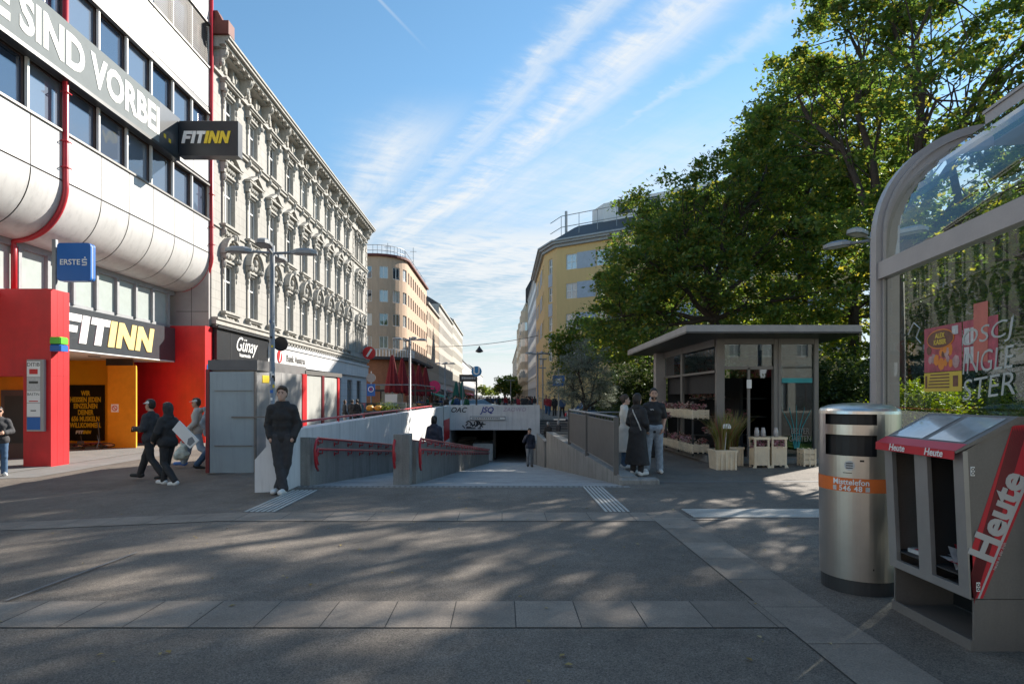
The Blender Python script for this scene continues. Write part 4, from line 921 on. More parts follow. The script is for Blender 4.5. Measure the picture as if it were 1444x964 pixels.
street_house('town_house', 'pale town house behind the viewer, facing the square from the far side', (45, -34), (-6, -34), 17, 'pale1', [6, 9.5, 13], 14, 1.2, 1.9)
street_house('town_house', 'beige town house behind the viewer on the left, facing the square', (-6.5, -34), (-50, -34), 20, 'beige2', [6, 9.5, 13, 16.3], 12, 1.2, 1.9)
# ------------------------------------------------------------------ lamps, wire, signs in the street
def lamp():
    t = thing('street_lamp', '', 'street lamp', (0, 0, 0)); b = MB('lamp_grey'); b.tube([(0, 0, 0), (0, 0, 1.0), (0, 0, 1.02), (0, 0, 5.1)], [.085, .085, .06, .055], 12); b.build('pole', t, smooth=True)
    for k in range(4):
        a = R(90*k+8); d = Vector((math.cos(a), math.sin(a), 0)); n = Vector((-d.y, d.x, 0))
        b = MB('lamp_grey'); b.tube([(0, 0, 4.93), tuple(d*.5+Vector((0, 0, 4.96)))], .03, 8); b.build('arm', t)
        b = MB('lamp_grey', 'paper'); P = lambda u, v, z: tuple(d*u+n*v+Vector((0, 0, z)))
        poly = [(.42, -.06), (.55, -.14), (.86, -.15), (.98, -.08), (.98, .08), (.86, .15), (.55, .14), (.42, .06)]
        b.add([P(u, v, 4.93) for u, v in poly]+[P(u, v, 5.0) for u, v in poly]+[P(.7+(u-.7)*.6, v*.6, 5.05) for u, v in poly], [tuple(range(7, -1, -1)), tuple(range(16, 24))]+[(i, (i+1) % 8, 8+(i+1) % 8, 8+i) for i in range(8)]+[(8+i, 8+(i+1) % 8, 16+(i+1) % 8, 16+i) for i in range(8)])
        b.m(1).add([P(.5, -.1, 4.926), P(.9, -.1, 4.926), P(.9, .1, 4.926), P(.5, .1, 4.926)], [(0, 3, 2, 1)]); b.build('lamp_head', t)
    return t
G = 'four armed street lamps of the square'
lm = lamp(); lm['label'] = 'tall four armed street lamp with sticker covered pole before the grey booth'; lm['group'] = G; lm.location = (-5.15, 13.5, gz(-5.15))
b = MB('white', 'blue', 'red_paint', 'black', 'yellow'); rnd = random.Random(8)
for k in range(26):
    a = rnd.uniform(3.3, 6.2); z = rnd.uniform(.7, 2.3) if k < 20 else rnd.uniform(2.3, 3.4); h = rnd.uniform(.04, .1); w = rnd.uniform(.3, .7); b.m(rnd.choice([0, 0, 0, 1, 2, 3, 3, 4])); r_ = .0615+k*.0002
    if z < 1.1: r_ += .026
    for j in range(3): a0 = a+w*j/3*2; a1 = a+w*(j+1)/3*2; b.quad((r_*math.cos(a0), r_*math.sin(a0), z), (r_*math.cos(a1), r_*math.sin(a1), z), (r_*math.cos(a1), r_*math.sin(a1), z+h), (r_*math.cos(a0), r_*math.sin(a0), z+h))
stk = b
dup(lm, (-5.2, 34, gz(-5.2)), .3, 'four armed street lamp standing before the folded red parasols', G)
dup(lm, (-5.5, 58, gz(-5.5)), .1, 'smaller looking street lamp farther down the street beyond the red parasols', G)
dup(lm, (7.75, 12.6, 0), .5, 'street lamp whose heads poke out from behind the arched shelter frame', G)
dup(lm, (2.7, 45.8, 0), .2, 'street lamp just right of the white underpass portal', G)
dup(lm, (1.7, 118, 0), .4, 'distant street lamp against the sky in the gap of the street', G)
stk.build('sticker', lm)
t = thing('hanging_street_light', 'small dark lamp hanging from a wire stretched across the street', 'street lamp', (-3.7, 98, 9.9))
b = MB('dark_metal'); n = 24; b.tube([(-9.3+18.6*k/n, 5-10*k/n, -.1+.35*((k/n*2-1)**2)*1.6+(.8*k/n)) for k in range(n+1)], .045, 5); b.build('wire', t)
b = MB('dark_metal'); b.lathe([(.08, .1), (.14, -.1), (.65, -.75), (.62, -.85), (.2, -1.0)], 0, 0, 14); b.build('lamp_shade', t)
t = thing('underground_sign', 'round blue sign with a white U on a tall post behind the portal', 'sign', (-2.12, 50, 0))
b = MB('dark_metal'); b.tube([(0, 0, 0), (0, 0, 3.3)], .07, 8); b.build('post', t)
mat('u_blue', (.01, .22, .48), .4); b = MB('u_blue', 'white'); b.tube([(0, -.06, 3.8), (0, .06, 3.8)], .43, 28); b.build('disc', t); text('lettering', 'U', .85, 'white', t, (0, -.07, 3.8), FR, bold=.02)
t = thing('direction_sign', 'dark horizontal sign board with pale writing left of the blue U sign', 'sign', (-2.75, 52, 0))
b = MB('dark_metal', 'paper'); b.box(-.85, .6, -.05, .05, 3.0, 3.62); b.tube([(-.9, 0, 0), (-.9, 0, 3.62)], .05, 6); b.build('board', t)
b = MB('paper'); x = -.72
for k in range(9): w = rnd.uniform(.07, .14); b.box(x, x+w, -.057, -.05, 3.22, 3.40); x += w+.035
b.build('lettering', t)
t = thing('traffic_sign', 'post with a round pale sign over a blue square sign by the ornate house', 'sign', (-8.7, 40, -.21))
b = MB('lamp_grey'); b.tube([(0, .05, 0), (0, .05, 3.6)], .035, 8); b.build('post', t)
b = MB('lamp_grey'); b.tube([(0, 0, 3.15), (0, .03, 3.15)], .30, 24); b.build('round_sign', t)
b = MB('blue', 'white'); b.box(-.27, .27, -.0, .03, 1.95, 2.75); b.m(1).tube([(0, -.01, 2.4), (0, 0, 2.4)], .19, 20); b.m(0).tube([(0, -.015, 2.4), (0, 0, 2.4)], .15, 20); b.build('blue_sign', t)
b = MB('red_paint'); b.tube([(-.1, -.02, 2.5), (.1, -.02, 2.3)], .02, 5); b.tube([(.1, -.02, 2.5), (-.1, -.02, 2.3)], .02, 5); b.build('symbol', t)
t = thing('sign_post', 'grey post with a blue plate half hidden behind the olive tree', 'sign', (3.75, 40, 0)); b = MB('lamp_grey'); b.tube([(0, 0, 0), (0, 0, 3.6)], .05, 8); b.build('post', t); b = MB('blue', 'white'); b.box(-.4, .4, -.05, -.03, 2.4, 3.1); b.m(1).box(-.2, .2, -.055, -.05, 2.6, 2.9); b.build('plate', t)
for i, (x, y, hh, lab) in enumerate(((3.15, 46.5, 4.6, 'slim grey mast nearest the right end of the portal'), (3.5, 52, 4.2, 'slim grey mast a little behind and right of the portal'), (-3.9, 60, 3.6, 'slim dark mast between the U sign and the left parapet'))):
    t = thing('mast', lab, 'post', (x, y, 0)); b = MB('lamp_grey'); b.tube([(0, 0, 0), (0, 0, hh)], .05, 8); b.build('pole', t); b = MB('lamp_grey'); b.box(-.3, .3, -.05, .05, hh-.06, hh+.05); b.build('cap', t)
# ------------------------------------------------------------------ grey booth
bo = thing('booth', 'large grey and pale sheet booth with red posts and a blue grey front panel', 'booth', (-5.8, 14.15, -.1), 0)
inv = lambda x, y: (x+5.8, y-14.15)
A = inv(-5.80, 14.15); B = inv(-5.35, 19.6); C_ = inv(-7.2, 19.6); D = inv(-6.75, 14.15)
def wallseg(b, p, q, u0, u1, z0, z1, th=.04, off=0):
    p = Vector(p); q = Vector(q); d = (q-p); Lw = d.length; d /= Lw; n = Vector((d.y, -d.x)); a = p+d*u0*Lw+n*off; c = p+d*u1*Lw+n*off
    b.prism([(a.x+n.x*th, a.y+n.y*th), (c.x+n.x*th, c.y+n.y*th), (c.x, c.y), (a.x, a.y)], z0, z1)
b = MB('booth_grey'); wallseg(b, A, B, 0, .47, .12, 2.38); wallseg(b, A, B, .235, .24, .12, 2.37, .045); b.build('side_wall', bo)
b = MB('booth_light'); wallseg(b, A, B, .53, .73, .12, 2.36, .03); wallseg(b, A, B, .77, .975, .12, 2.36, .03); b.build('pale_panel', bo)
for u in (.47, .735, .975): b = MB('red_paint' if u != .735 else 'dark_red'); wallseg(b, A, B, u, u+(.055 if u == .47 else .03), 0, 2.4, .06); b.build('red_post', bo)
b = MB('booth_grey'); wallseg(b, D, A, 0, 1, .05, 2.38); wallseg(b, C_, D, 0, 1, .05, 2.38); wallseg(b, B, C_, 0, 1, .05, 2.38); b.build('rear_wall', bo)
b = MB('booth_roof', 'grey_metal'); r0 = [(D[0]-.1, D[1]-.12), (A[0]+.10, A[1]-.12), (B[0]-.3, B[1]-2.2), (C_[0]-.1, B[1]-2.2)]; b.prism(r0, 2.38, 2.62); b.m(1).prism([(C_[0]-.1, B[1]-2.3), (B[0]-.28, B[1]-2.3), (B[0]+.12, B[1]+.1), (C_[0]-.1, B[1]+.1)], 2.40, 2.52); b.build('roof', bo)
b = MB('booth_blue'); b.bbox(D[0]-.02, A[0]+.06, D[1]-.20, D[1]-.14, .0, 2.34, .01); b.build('front_panel', bo)
b = MB('grey_metal'); b.box(.06, .1, -.22, -.14, 0, 2.34); b.box(-.85, .02, -.225, -.2, .62, .64); b.box(-.45, .35, -.24, -.2, 1.28, 1.31); b.box(-.85, .02, -.225, -.2, 1.9, 1.91); b.build('hinge_bar', bo)
b = MB('dark_red'); b.bbox(D[0]-.12, D[0]-.03, D[1]-.2, D[1]-.06, 0, 2.4, .01); b.build('corner_post', bo)
b = MB('yellow', 'black_panel'); wallseg(b, A, B, .05, .12, 2.1, 2.28, .05); b.m(1); wallseg(b, A, B, .27, .34, 1.32, 1.58, .06); b.build('label_plate', bo)
b = MB('brown_frame'); b.box(A[0]-.8, A[0]+.3, A[1]-.02, A[1]+.3, 0, .10); b.build('base_plank', bo)
LATER = []
# ------------------------------------------------------------------ flower kiosk
ki = thing('flower_kiosk', 'dark metal and glass flower kiosk with a flat overhanging roof', 'kiosk', (5.55, 15.4, 0))
b = MB('dark_metal', 'grey_metal'); roof = [(4.28, 14.0), (8.35, 14.0), (9.6, 21.6), (4.5, 21.6)]
mat('roof_fascia', (.30, .29, .285), .5, .2)
b.mats = ['dark_metal', 'roof_fascia']; b.m(0).prism([(x, y) for x, y in roof], 3.14, 3.18); b.m(1).prism(roof, 3.18, 3.33); b.build('roof', ki, world=True)
b = MB('grey_metal')
for x, y, w in ((5.55, 15.35, .2), (6.95, 15.35, .10), (7.05, 15.35, .08), (7.98, 15.35, .11), (5.45, 18.2, .08), (8.9, 21.4, .12)): b.bbox(x-w/2, x+w/2, y-.06, y+.1, 0, 3.14, .008)
b.build('post', ki, world=True)
b = MB('shelter_grey'); b.bbox(5.15, 5.5, 20.2, 20.5, 0, 3.14, .01); b.build('corner_pillar', ki, world=True)
b = MB('grey_metal'); b.box(5.5, 8.02, 15.3, 15.42, 3.0, 3.14); b.box(5.42, 5.52, 15.4, 20.4, 2.95, 3.14); b.box(5.42, 5.52, 15.4, 20.4, 2.28, 2.34); b.box(5.6, 7.0, 15.33, 15.39, 2.36, 2.44); b.box(6.25, 6.31, 15.33, 15.39, 0, 2.4); b.box(5.45, 8.1, 15.3, 15.45, .0, .14); b.build('frame', ki, world=True)
b = MB('kiosk_glass'); b.box(7.1, 7.92, 15.36, 15.37, .14, 3.0); b.box(5.66, 6.9, 15.36, 15.37, 2.44, 3.0); b.box(5.46, 5.47, 15.5, 20.2, 2.34, 2.95); b.box(8.0, 8.01, 15.4, 21.2, .14, 3.1); b.build('glass', ki, world=True)
mat('interior_dark', (.025, .025, .027), .8); b = MB('interior_dark', 'dark_metal'); b.box(5.6, 5.7, 15.9, 20.2, 1.75, 2.3); b.box(5.6, 8.9, 20.3, 20.4, 0, 2.3); b.box(6.9, 7.0, 17.5, 20.3, 0, 2.2)
for z in (.5, 1.05, 1.6): b.m(1).box(5.8, 7.9, 18.0, 18.5, z, z+.03)
b.box(5.6, 8.9, 15.5, 20.3, .0, .06); b.build('interior', ki, world=True)
b = MB('concrete'); b.prism([(5.2, 15.3), (5.46, 15.3), (5.46, 20.6), (5.2, 20.6)], -.05, .16); b.prism([(5.46, 15.1), (8.1, 15.1), (8.1, 15.3), (5.46, 15.3)], -.05, .1); b.build('plinth', ki, world=True)
b = MB('dark_metal')
for y in (15.9, 17.2, 18.5, 19.8): b.box(5.02, 5.06, y, y+.05, .1, 1.55); b.box(5.06, 5.42, y, y+.04, 1.04, 1.08); b.box(5.0, 5.42, y, y+.04, .16, .2)
b.build('flower_rack', ki, world=True)
text('door_lettering', 'BESTER\nGARTEN', .19, 'grey_metal', ki, (2.03, -.06, .70), FR, bold=.002, fit=(.56, .34), ext=.001)
b = MB('teal'); b.box(7.12, 7.9, 15.345, 15.355, 2.02, 2.14)
for a in (-.5, -.25, 0, .28, .5): b.tube([(7.5+a*.1, 15.35, .35), (7.5+a*.3, 15.35, .9), (7.5+a*.75, 15.35, 1.45-abs(a)*.2)], [.012, .010, .003], 4)
b.build('glass_decoration', ki, world=True)
b = MB('white'); b.box(6.22, 6.34, 15.31, 15.33, 1.88, 2.1); b.build('notice', ki, world=True)
for i, (x, y, z, lab) in enumerate(((6.2, 18.0, 1.65, 'red flowers on the top shelf inside the kiosk'), (7.0, 18.0, 1.1, 'pale flowers on the middle shelf inside the kiosk'), (6.6, 18.0, .55, 'bunch of flowers on the lowest shelf inside the kiosk'))): LATER.append((x, y, z, lab))
# crates
def crate_mesh(lx, ly, h):
    b = MB('crate'); t_ = .015
    b.box(-lx/2+t_, lx/2-t_, -ly/2+t_, ly/2-t_, .03, .05)
    for s_ in (-1, 1):
        for k in range(3): z = .05+k*(h-.05)/3; b.box(-lx/2, lx/2, s_*ly/2-t_/2, s_*ly/2+t_/2, z, z+(h-.05)/3-.018)
        for k in range(3): z = .05+k*(h-.05)/3; b.box(s_*lx/2-t_/2, s_*lx/2+t_/2, -ly/2+t_, ly/2-t_, z, z+(h-.05)/3-.018)
    n = max(2, round(lx/.13)); m_ = max(2, round(ly/.13))
    for k in range(n+1):
        x = -lx/2+lx*k/n
        for s_ in (-1, 1): b.box(x-.018, x+.018, s_*(ly/2+.012)-.01, s_*(ly/2+.012)+.01, 0, h)
    for k in range(m_+1):
        y = -ly/2+ly*k/m_
        for s_ in (-1, 1): b.box(s_*(lx/2+.012)-.01, s_*(lx/2+.012)+.01, y-.018, y+.018, 0, h)
    return b.mesh('crate')
def flower_mesh(lx, ly, seed, mt='flower_mix', n=260):
    r_ = random.Random(seed); b = MB(mt, 'leaf_hedge')
    heads = [(r_.uniform(-lx/2, lx/2), r_.uniform(-ly/2, ly/2), r_.uniform(.0, .12)) for _ in range(10)]
    for k in range(n):
        hx, hy, hz = r_.choice(heads); x = hx+r_.gauss(0, .035); y = hy+r_.gauss(0, .035); z = hz+r_.gauss(0, .025); a = r_.uniform(0, 6.3); e = r_.uniform(-.9, .9); s_ = r_.uniform(.018, .042)
        b.m(0 if k % 4 else 1)
        d1 = Vector((math.cos(a)*math.cos(e), math.sin(a)*math.cos(e), math.sin(e)))*s_; d2 = d1.orthogonal().normalized()*s_*.7; c = Vector((x, y, z))
        b.add([c+d1, c+d2, c-d1, c-d2], [(0, 1, 2, 3)])
    return b.mesh('bouquet')
cm = crate_mesh(.40, .58, .24); words = ['nearest', 'second', 'third', 'fourth', 'fifth', 'sixth', 'seventh', 'eighth']
fms = [flower_mesh(.34, .5, s_, m_) for s_, m_ in ((1, 'flower_mix'), (2, 'flower_pink'), (3, 'flower_mix'), (4, 'flower_pink'))]
for lv, (z, n, nm) in enumerate(((.2, 7, 'lower'), (1.09, 7, 'upper'))):
    for k in range(n):
        x = 5.12; y = 15.85+k*.64
        o = link('flower_crate', cm, loc=(x, y, z)); props(o, f'pale slatted flower crate on the {nm} shelf of the kiosk, {words[k]} from the kiosk front', 'crate', 'slatted flower crates on the kiosk shelves')
        o = link('flowers', fms[(k+lv) % 4], loc=(x, y, z+.26)); o.rotation_euler = (0, 0, 0 if k % 2 else math.pi); props(o, f'low potted flowers in the {words[k]} crate along the {nm} kiosk shelf', 'flowers', 'potted flowers in the kiosk crates')
for i, (x, y, z, lab) in enumerate(LATER): o = link('flowers', fms[i], loc=(x, y+.2, z)); o.scale = (2.2, .8, 1.6); props(o, lab, 'flowers')
def tall_crate():
    b = MB('crate')
    for sx in (-1, 1):
        for sy in (-1, 1): b.bbox(sx*.155-.022, sx*.155+.022, sy*.135-.022, sy*.135+.022, 0, .72, .004)
    b.box(-.155, .155, -.15, -.138, .06, .46); b.box(-.155, .155, .138, .15, .06, .46); b.box(-.17, -.158, -.135, .135, .06, .46); b.box(.158, .17, -.135, .135, .06, .46)
    b.box(-.10, .10, -.158, -.15, .12, .40); b.box(-.19, .19, -.165, -.13, .66, .72); b.box(-.19, .19, .13, .165, .66, .72); b.box(-.19, -.16, -.13, .13, .66, .72); b.box(.16, .19, -.13, .13, .66, .72); b.box(-.155, .155, -.13, .13, .42, .45); b.box(-.18, .18, -.16, -.13, .46, .50)
    for sx in (-1, 1): b.prism([(sx*.13, 0), (sx*.215, 0), (sx*.18, .07), (sx*.13, .07)][::sx], -.165, -.135, 'y')
    return b.mesh('tall_crate')
tm = tall_crate()
for i, (x, y, lab) in enumerate(((6.08, 14.25, 'left one of the two tall cream crate stands before the kiosk door'), (6.50, 14.28, 'right one of the two tall cream crate stands before the kiosk door'))):
    o = link('crate_stand', tm, loc=(x, y, 0)); props(o, lab, 'crate', 'tall cream crate stands')
    o = link('flowers', flower_mesh(.3, .26, 20+i, 'flower_pink', 300), loc=(x, y, .50)); props(o, ('left' if i == 0 else 'right')+' bunch of small dark flowers in a tall crate stand by the kiosk door', 'flowers')
mat('jar_glass', (.35, .33, .33), .1, 0, coat=1)
for i, (x, y, lab) in enumerate(((6.0, 14.2, 'leftmost grey glass vase on the left crate stand'), (6.15, 14.2, 'middle grey glass vase on the left crate stand'), (6.45, 14.2, 'single grey glass vase on the right crate stand'))):
    b = MB('jar_glass'); b.lathe([(.045, 0), (.06, .03), (.055, .14), (.035, .2), (.04, .22)], 0, 0, 12); o = b.build('vase', None, smooth=True); o.location = (x, y, .72); props(o, lab, 'vase', 'glass vases on the crate stands')
o = link('flower_crate', crate_mesh(.26, .3, .42), loc=(7.35, 14.55, 0)); props(o, 'small upright wooden crate at the foot of the teal glass panel', 'crate')
def planter(x, y, s_, lab, seed, dark=False):
    t = thing('planter', lab, 'planter', (x, y, 0)); b = MB('crate', 'soil')
    q = s_/2; b.add([(-q*.9, -q*.9, 0), (q*.9, -q*.9, 0), (q*.9, q*.9, 0), (-q*.9, q*.9, 0), (-q, -q, .43), (q, -q, .43), (q, q, .43), (-q, q, .43)], [(0, 3, 2, 1), (0, 1, 5, 4), (1, 2, 6, 5), (2, 3, 7, 6), (3, 0, 4, 7)])
    b.box(-q-.015, q+.015, -q-.015, -q+.02, .40, .45); b.box(-q-.015, q+.015, q-.02, q+.015, .40, .45); b.box(-q-.015, -q+.02, -q+.02, q-.02, .40, .45); b.box(q-.02, q+.015, -q+.02, q-.02, .40, .45)
    for k in range(5): u = -q*.85+q*1.7*k/4; b.box(u-.02, u+.02, -q-.012, -q+.03, 0, .40)
    b.m(1).quad((-q+.02, -q+.02, .38), (q-.02, -q+.02, .38), (q-.02, q-.02, .38), (-q+.02, q-.02, .38)); b.build('box', t)
    r_ = random.Random(seed); g_ = MB('leaf_grass', 'leaf_bush')
    for k in range(330):
        g_.m(1 if r_.random() < .35 else 0); a = r_.uniform(0, 6.3); rr = r_.uniform(0, q*.6); x0, y0 = rr*math.cos(a), rr*math.sin(a); ln = r_.uniform(.5, 1.02); lean = r_.uniform(.05, .55); w = r_.uniform(.005, .011)
        P = [Vector((x0+math.cos(a)*lean*t_*t_*ln, y0+math.sin(a)*lean*t_*t_*ln, .38+ln*t_*(1-.25*lean*t_))) for t_ in (0, .35, .7, 1)]; n_ = Vector((-math.sin(a+.6), math.cos(a+.6), 0))
        vs = []
        for i, p in enumerate(P): ww = w*(1, 1, .7, .1)[i]; vs += [p-n_*ww, p+n_*ww]
        g_.add(vs, [(0, 1, 3, 2), (2, 3, 5, 4), (4, 5, 7, 6)])
    g_.build('ornamental_grass', t)
    return t
p = planter(5.10, 13.95, .50, 'square cream planter with tall reddish ornamental grass and a white plant tag', 3); b = MB('white'); b.tube([(-.02, -.2, .4), (.02, -.22, 1.0)], .006, 4); b.prism([(-.09+.02, .94), (.09+.02, .94), (.11, 1.0), (.07, 1.05), (-.06, 1.04), (-.08, .99)], -.235, -.23, 'y'); b.build('plant_tag', p)
planter(5.62, 14.75, .42, 'smaller cream planter with dark green grass half hidden behind the reddish one', 9)
# ------------------------------------------------------------------ steel bin
bi = thing('waste_bin', 'brushed steel litter bin with an orange telephone band and two dark slots', 'bin', (3.12, 5.27, 0))
bi.scale = (.94, .94, 1)
R0, R1 = .325, .335
def cylwall(b, r0, r1, z0, z1, a0, a1, n=40):
    for i in range(n):
        t0 = a0+(a1-a0)*i/n; t1 = a0+(a1-a0)*(i+1)/n
        b.quad((r0*math.cos(t0), r0*math.sin(t0), z0), (r0*math.cos(t1), r0*math.sin(t1), z0), (r1*math.cos(t1), r1*math.sin(t1), z1), (r1*math.cos(t0), r1*math.sin(t0), z1))
av = math.atan2(-5.27, -3.12)                       # direction that faces the camera
b = MB('steel'); s0, s1 = av-.92, av+.42
rad = lambda z: R0+(R1-R0)*(z-.12)/1.35
cylwall(b, rad(.12), rad(1.16), .12, 1.16, 0, 2*math.pi, 64)
for z0, z1 in ((1.16, 1.335), (1.42, 1.51)): cylwall(b, rad(z0), rad(z1), z0, z1, s1, s0+2*math.pi, 48)
cylwall(b, rad(1.335), rad(1.42), 1.335, 1.42, 0, 2*math.pi, 64); cylwall(b, rad(1.345)+.004, rad(1.36)+.004, 1.352, 1.356, 0, 2*math.pi, 64)
cylwall(b, rad(1.51), .332, 1.51, 1.535, 0, 2*math.pi, 64)
n = 64; prof = [(.332, 1.535), (.322, 1.555), (.25, 1.585), (.12, 1.60), (.0, 1.605)]
vs = [(r*math.cos(2*math.pi*k/n), r*math.sin(2*math.pi*k/n), z) for r, z in prof for k in range(n)]; b.add(vs, [(i*n+k, i*n+(k+1) % n, (i+1)*n+(k+1) % n, (i+1)*n+k) for i in range(4) for k in range(n)])
o = b.build('shell', bi); smooth_angle(o, 25)
b = MB('black'); cylwall(b, .30, .30, 1.14, 1.53, 0, 2*math.pi, 32); b.build('inner_drum', bi)
b = MB('dark_metal'); cylwall(b, .315, .315, 0, .12, 0, 2*math.pi, 48); b.build('plinth', bi)
b = MB('orange_band'); z0, z1 = .86, .975; cylwall(b, rad(z0)+.003, rad(z1)+.003, z0, z1, 0, 2*math.pi, 64); b.build('band', bi, smooth=True)
def wrap(o_mesh, rr, ang, z):     # bend lettering round the drum
    for v in o_mesh.vertices:
        a = ang+v.co.x/rr; r_ = rr+v.co.z; zz = v.co.y; v.co = (r_*math.cos(a), r_*math.sin(a), z+zz)
    return o_mesh
link('band_lettering', wrap(text_mesh('Misttelefon', .066, 'white', ext=.001, bold=.0012), rad(.94)+.005, av-.20, .94), bi)
link('band_lettering', wrap(text_mesh('546 48', .062, 'white', ext=.001, bold=.0014, space=1.1), rad(.885)+.005, av-.20, .887), bi)
b = MB('paper'); 
for k, a in enumerate((av-.60, av+.20)): cylwall(b, rad(.887)+.0045, rad(.887)+.0045, .868, .906, a-.05, a+.05, 3)
b.build('band_symbol', bi)
b = MB('paper', 'black'); m_ = [(.042*math.cos(2*math.pi*k/16), .042*math.sin(2*math.pi*k/16)) for k in range(16)]
sm_ = MB('paper'); vs = [((rad(1.08)+.004)*math.cos(av-.22+x/.33), (rad(1.08)+.004)*math.sin(av-.22+x/.33), 1.08+y_) for x, y_ in m_]; sm_.add(vs, [tuple(range(16))]); 
sm_.mats.append('dark_metal'); sm_.m(1)
for z in (1.06, 1.08, 1.10): cylwall(sm_, rad(z)+.006, rad(z)+.006, z-.004, z+.004, av-.22-.08, av-.22+.08, 4)
sm_.build('round_sticker', bi)
b = MB('black'); cylwall(b, rad(1.12)+.004, rad(1.12)+.004, 1.115, 1.13, av+.02, av+.12, 4); cylwall(b, rad(1.0)+.003, rad(1.0)+.003, 1.015, 1.021, av-.38, av-.16, 6); cylwall(b, rad(.3)+.003, rad(.3)+.003, .22, .235, av+.33, av+.36, 2); b.build('keyhole', bi)
rnd = random.Random(4)
b = MB('leaf_fallen', 'leaf_bush')
for k in range(9):
    a = rnd.uniform(0, 6.3); rr = rnd.uniform(0, .26); x, y = rr*math.cos(a), rr*math.sin(a); z = 1.607-.25*rr*rr; s_ = rnd.uniform(.02, .045); b.m(k % 2); b.add([(3.12+x-s_, 5.27+y, z), (3.12+x, 5.27+y-s_*.5, z+.012), (3.12+x+s_, 5.27+y, z+.02), (3.12+x, 5.27+y+s_*.5, z+.006)], [(0, 1, 2, 3)])
b.build('leaves', label='few yellowish leaves lying on top of the steel litter bin', cat='leaves', kind='stuff')
# ------------------------------------------------------------------ newspaper box
nb = thing('newspaper_box', 'grey metal newspaper dispenser with a slanted glass lid and red Heute stripes', 'newspaper box', (3.05, 3.92, 0))
Wd = .80     # along Y
def sideprof(y0, y1, mt, name, z0=.34):
    b = MB(mt); b.prism([(.0, .34), (-.045, 1.30), (.30, 1.50), (.34, 1.50), (.46, 1.12), (.50, .34)], y0, y1, 'y'); return b.build(name, nb)
sideprof(0, .018, 'box_grey', 'side_panel'); sideprof(Wd-.018, Wd, 'box_grey', 'side_panel')
b = MB('box_grey'); b.quad((.50, 0, .34), (.50, Wd, .34), (.46, Wd, 1.12), (.46, 0, 1.12)); b.quad((.46, 0, 1.12), (.46, Wd, 1.12), (.34, Wd, 1.50), (.34, 0, 1.50)); b.box(.02, .49, .018, Wd-.018, .325, .345); b.build('back_panel', nb)
b = MB('box_inside'); b.box(.30, .32, .02, Wd-.02, .35, 1.44); b.box(.0, .3, Wd/2-.012, Wd/2+.012, .36, 1.30); b.box(.01, .3, .02, Wd-.02, .46, .47); b.prism([(-.02, 1.27), (.3, 1.46), (.3, 1.44), (-.02, 1.25)], .02, Wd-.02, 'y'); b.build('compartment', nb)
b = MB('box_front')
fx = lambda z: -.045*(z-.34)/.96
def fbar(y0, y1, z0, z1, t0=.02): b.prism([(fx(z0)-.012, z0), (fx(z1)-.012, z1), (fx(z1)+t0, z1), (fx(z0)+t0, z0)], y0, y1, 'y')
fbar(.0-.003, .085, .34, 1.30); fbar(.335, .465, .34, 1.30); fbar(.715, Wd+.003, .34, 1.30); fbar(.085, .335, .34, .40); fbar(.465, .715, .34, .40); fbar(.085, .335, 1.25, 1.30); fbar(.465, .715, 1.25, 1.30)
b.build('front_frame', nb)
b = MB('box_grey'); b.prism([(-.11, 1.285), (-.115, 1.30), (.30, 1.525), (.36, 1.525), (.36, 1.51)], -.012, Wd+.012, 'y'); b.build('lid', nb)
mat('lid_film', (.32, .36, .38), .12, var=.15, scale=6, coat=1)
def lidz(x): return 1.30+(x+.115)*(.225/.415)
b = MB('lid_film'); 
for y0, y1 in ((.04, .37), (.43, .76)): b.quad((-.02, y0, lidz(-.02)+.004), (.27, y0, lidz(.27)+.004), (.27, y1, lidz(.27)+.004), (-.02, y1, lidz(-.02)+.004))
b.build('lid_window', nb)
b = MB('heute_red'); b.quad((-.112, -.012, 1.303), (-.112, Wd+.012, 1.303), (-.035, Wd+.012, lidz(-.035)+.003), (-.035, -.012, lidz(-.035)+.003)); b.quad((-.118, -.012, 1.245), (-.118, Wd+.012, 1.245), (-.1165, Wd+.012, 1.302), (-.1165, -.012, 1.302)); b.build('lid_stripe', nb)
for y in (.18, .56):
    text('lid_lettering', 'Heute', .07, 'white', nb, (-.121, y, 1.275), (R(90), 0, R(-90)), bold=.0015, shear=.25, ext=.0006)
# side graphic (faces the camera, plane y=0)
b = MB('heute_red', 'heute_silver'); s_poly = [(-.0, .345), (.075, .345), (.43, 1.21), (.352, 1.472), (.268, 1.465), (-.013, .62)]
b.prism(s_poly, -.003, 0, 'y')
b.build('side_stripe_panel', nb)
b = MB('dark_red'); 
for k in range(9): 
    o_ = .008+k*.011; b.prism([(-.005+o_*.2, .50-k*.02), (-.002+o_*.2, .47-k*.02), (.262+o_, 1.43), (.262+o_, 1.46)][::-1], -.0045, -.003, 'y')
b.build('side_stripe', nb)
b = MB('heute_silver'); b.prism([(.04, .345), (.052, .345), (.422, 1.235), (.41, 1.27)], -.0055, -.003, 'y'); b.build('side_stripe', nb)
ang = math.atan2(.62, .25)
me = text_mesh('Heute', .245, 'heute_silver', ext=.0015, bold=.008, fit=(.60, .175))
link('side_lettering', me, nb, loc=(.165, -.007, .885), rot=(R(90), R(-ang*180/math.pi), 0))
for (x, z, s_) in ((.18, .60, .028), (.36, 1.16, .03)):
    me = text_mesh('heute in der früh' if z < .7 else 'mein heute.at', s_, 'heute_silver', ext=.001); link('side_lettering', me, nb, loc=(x, -.007, z+.02), rot=(R(90), R(-ang*180/math.pi), 0))
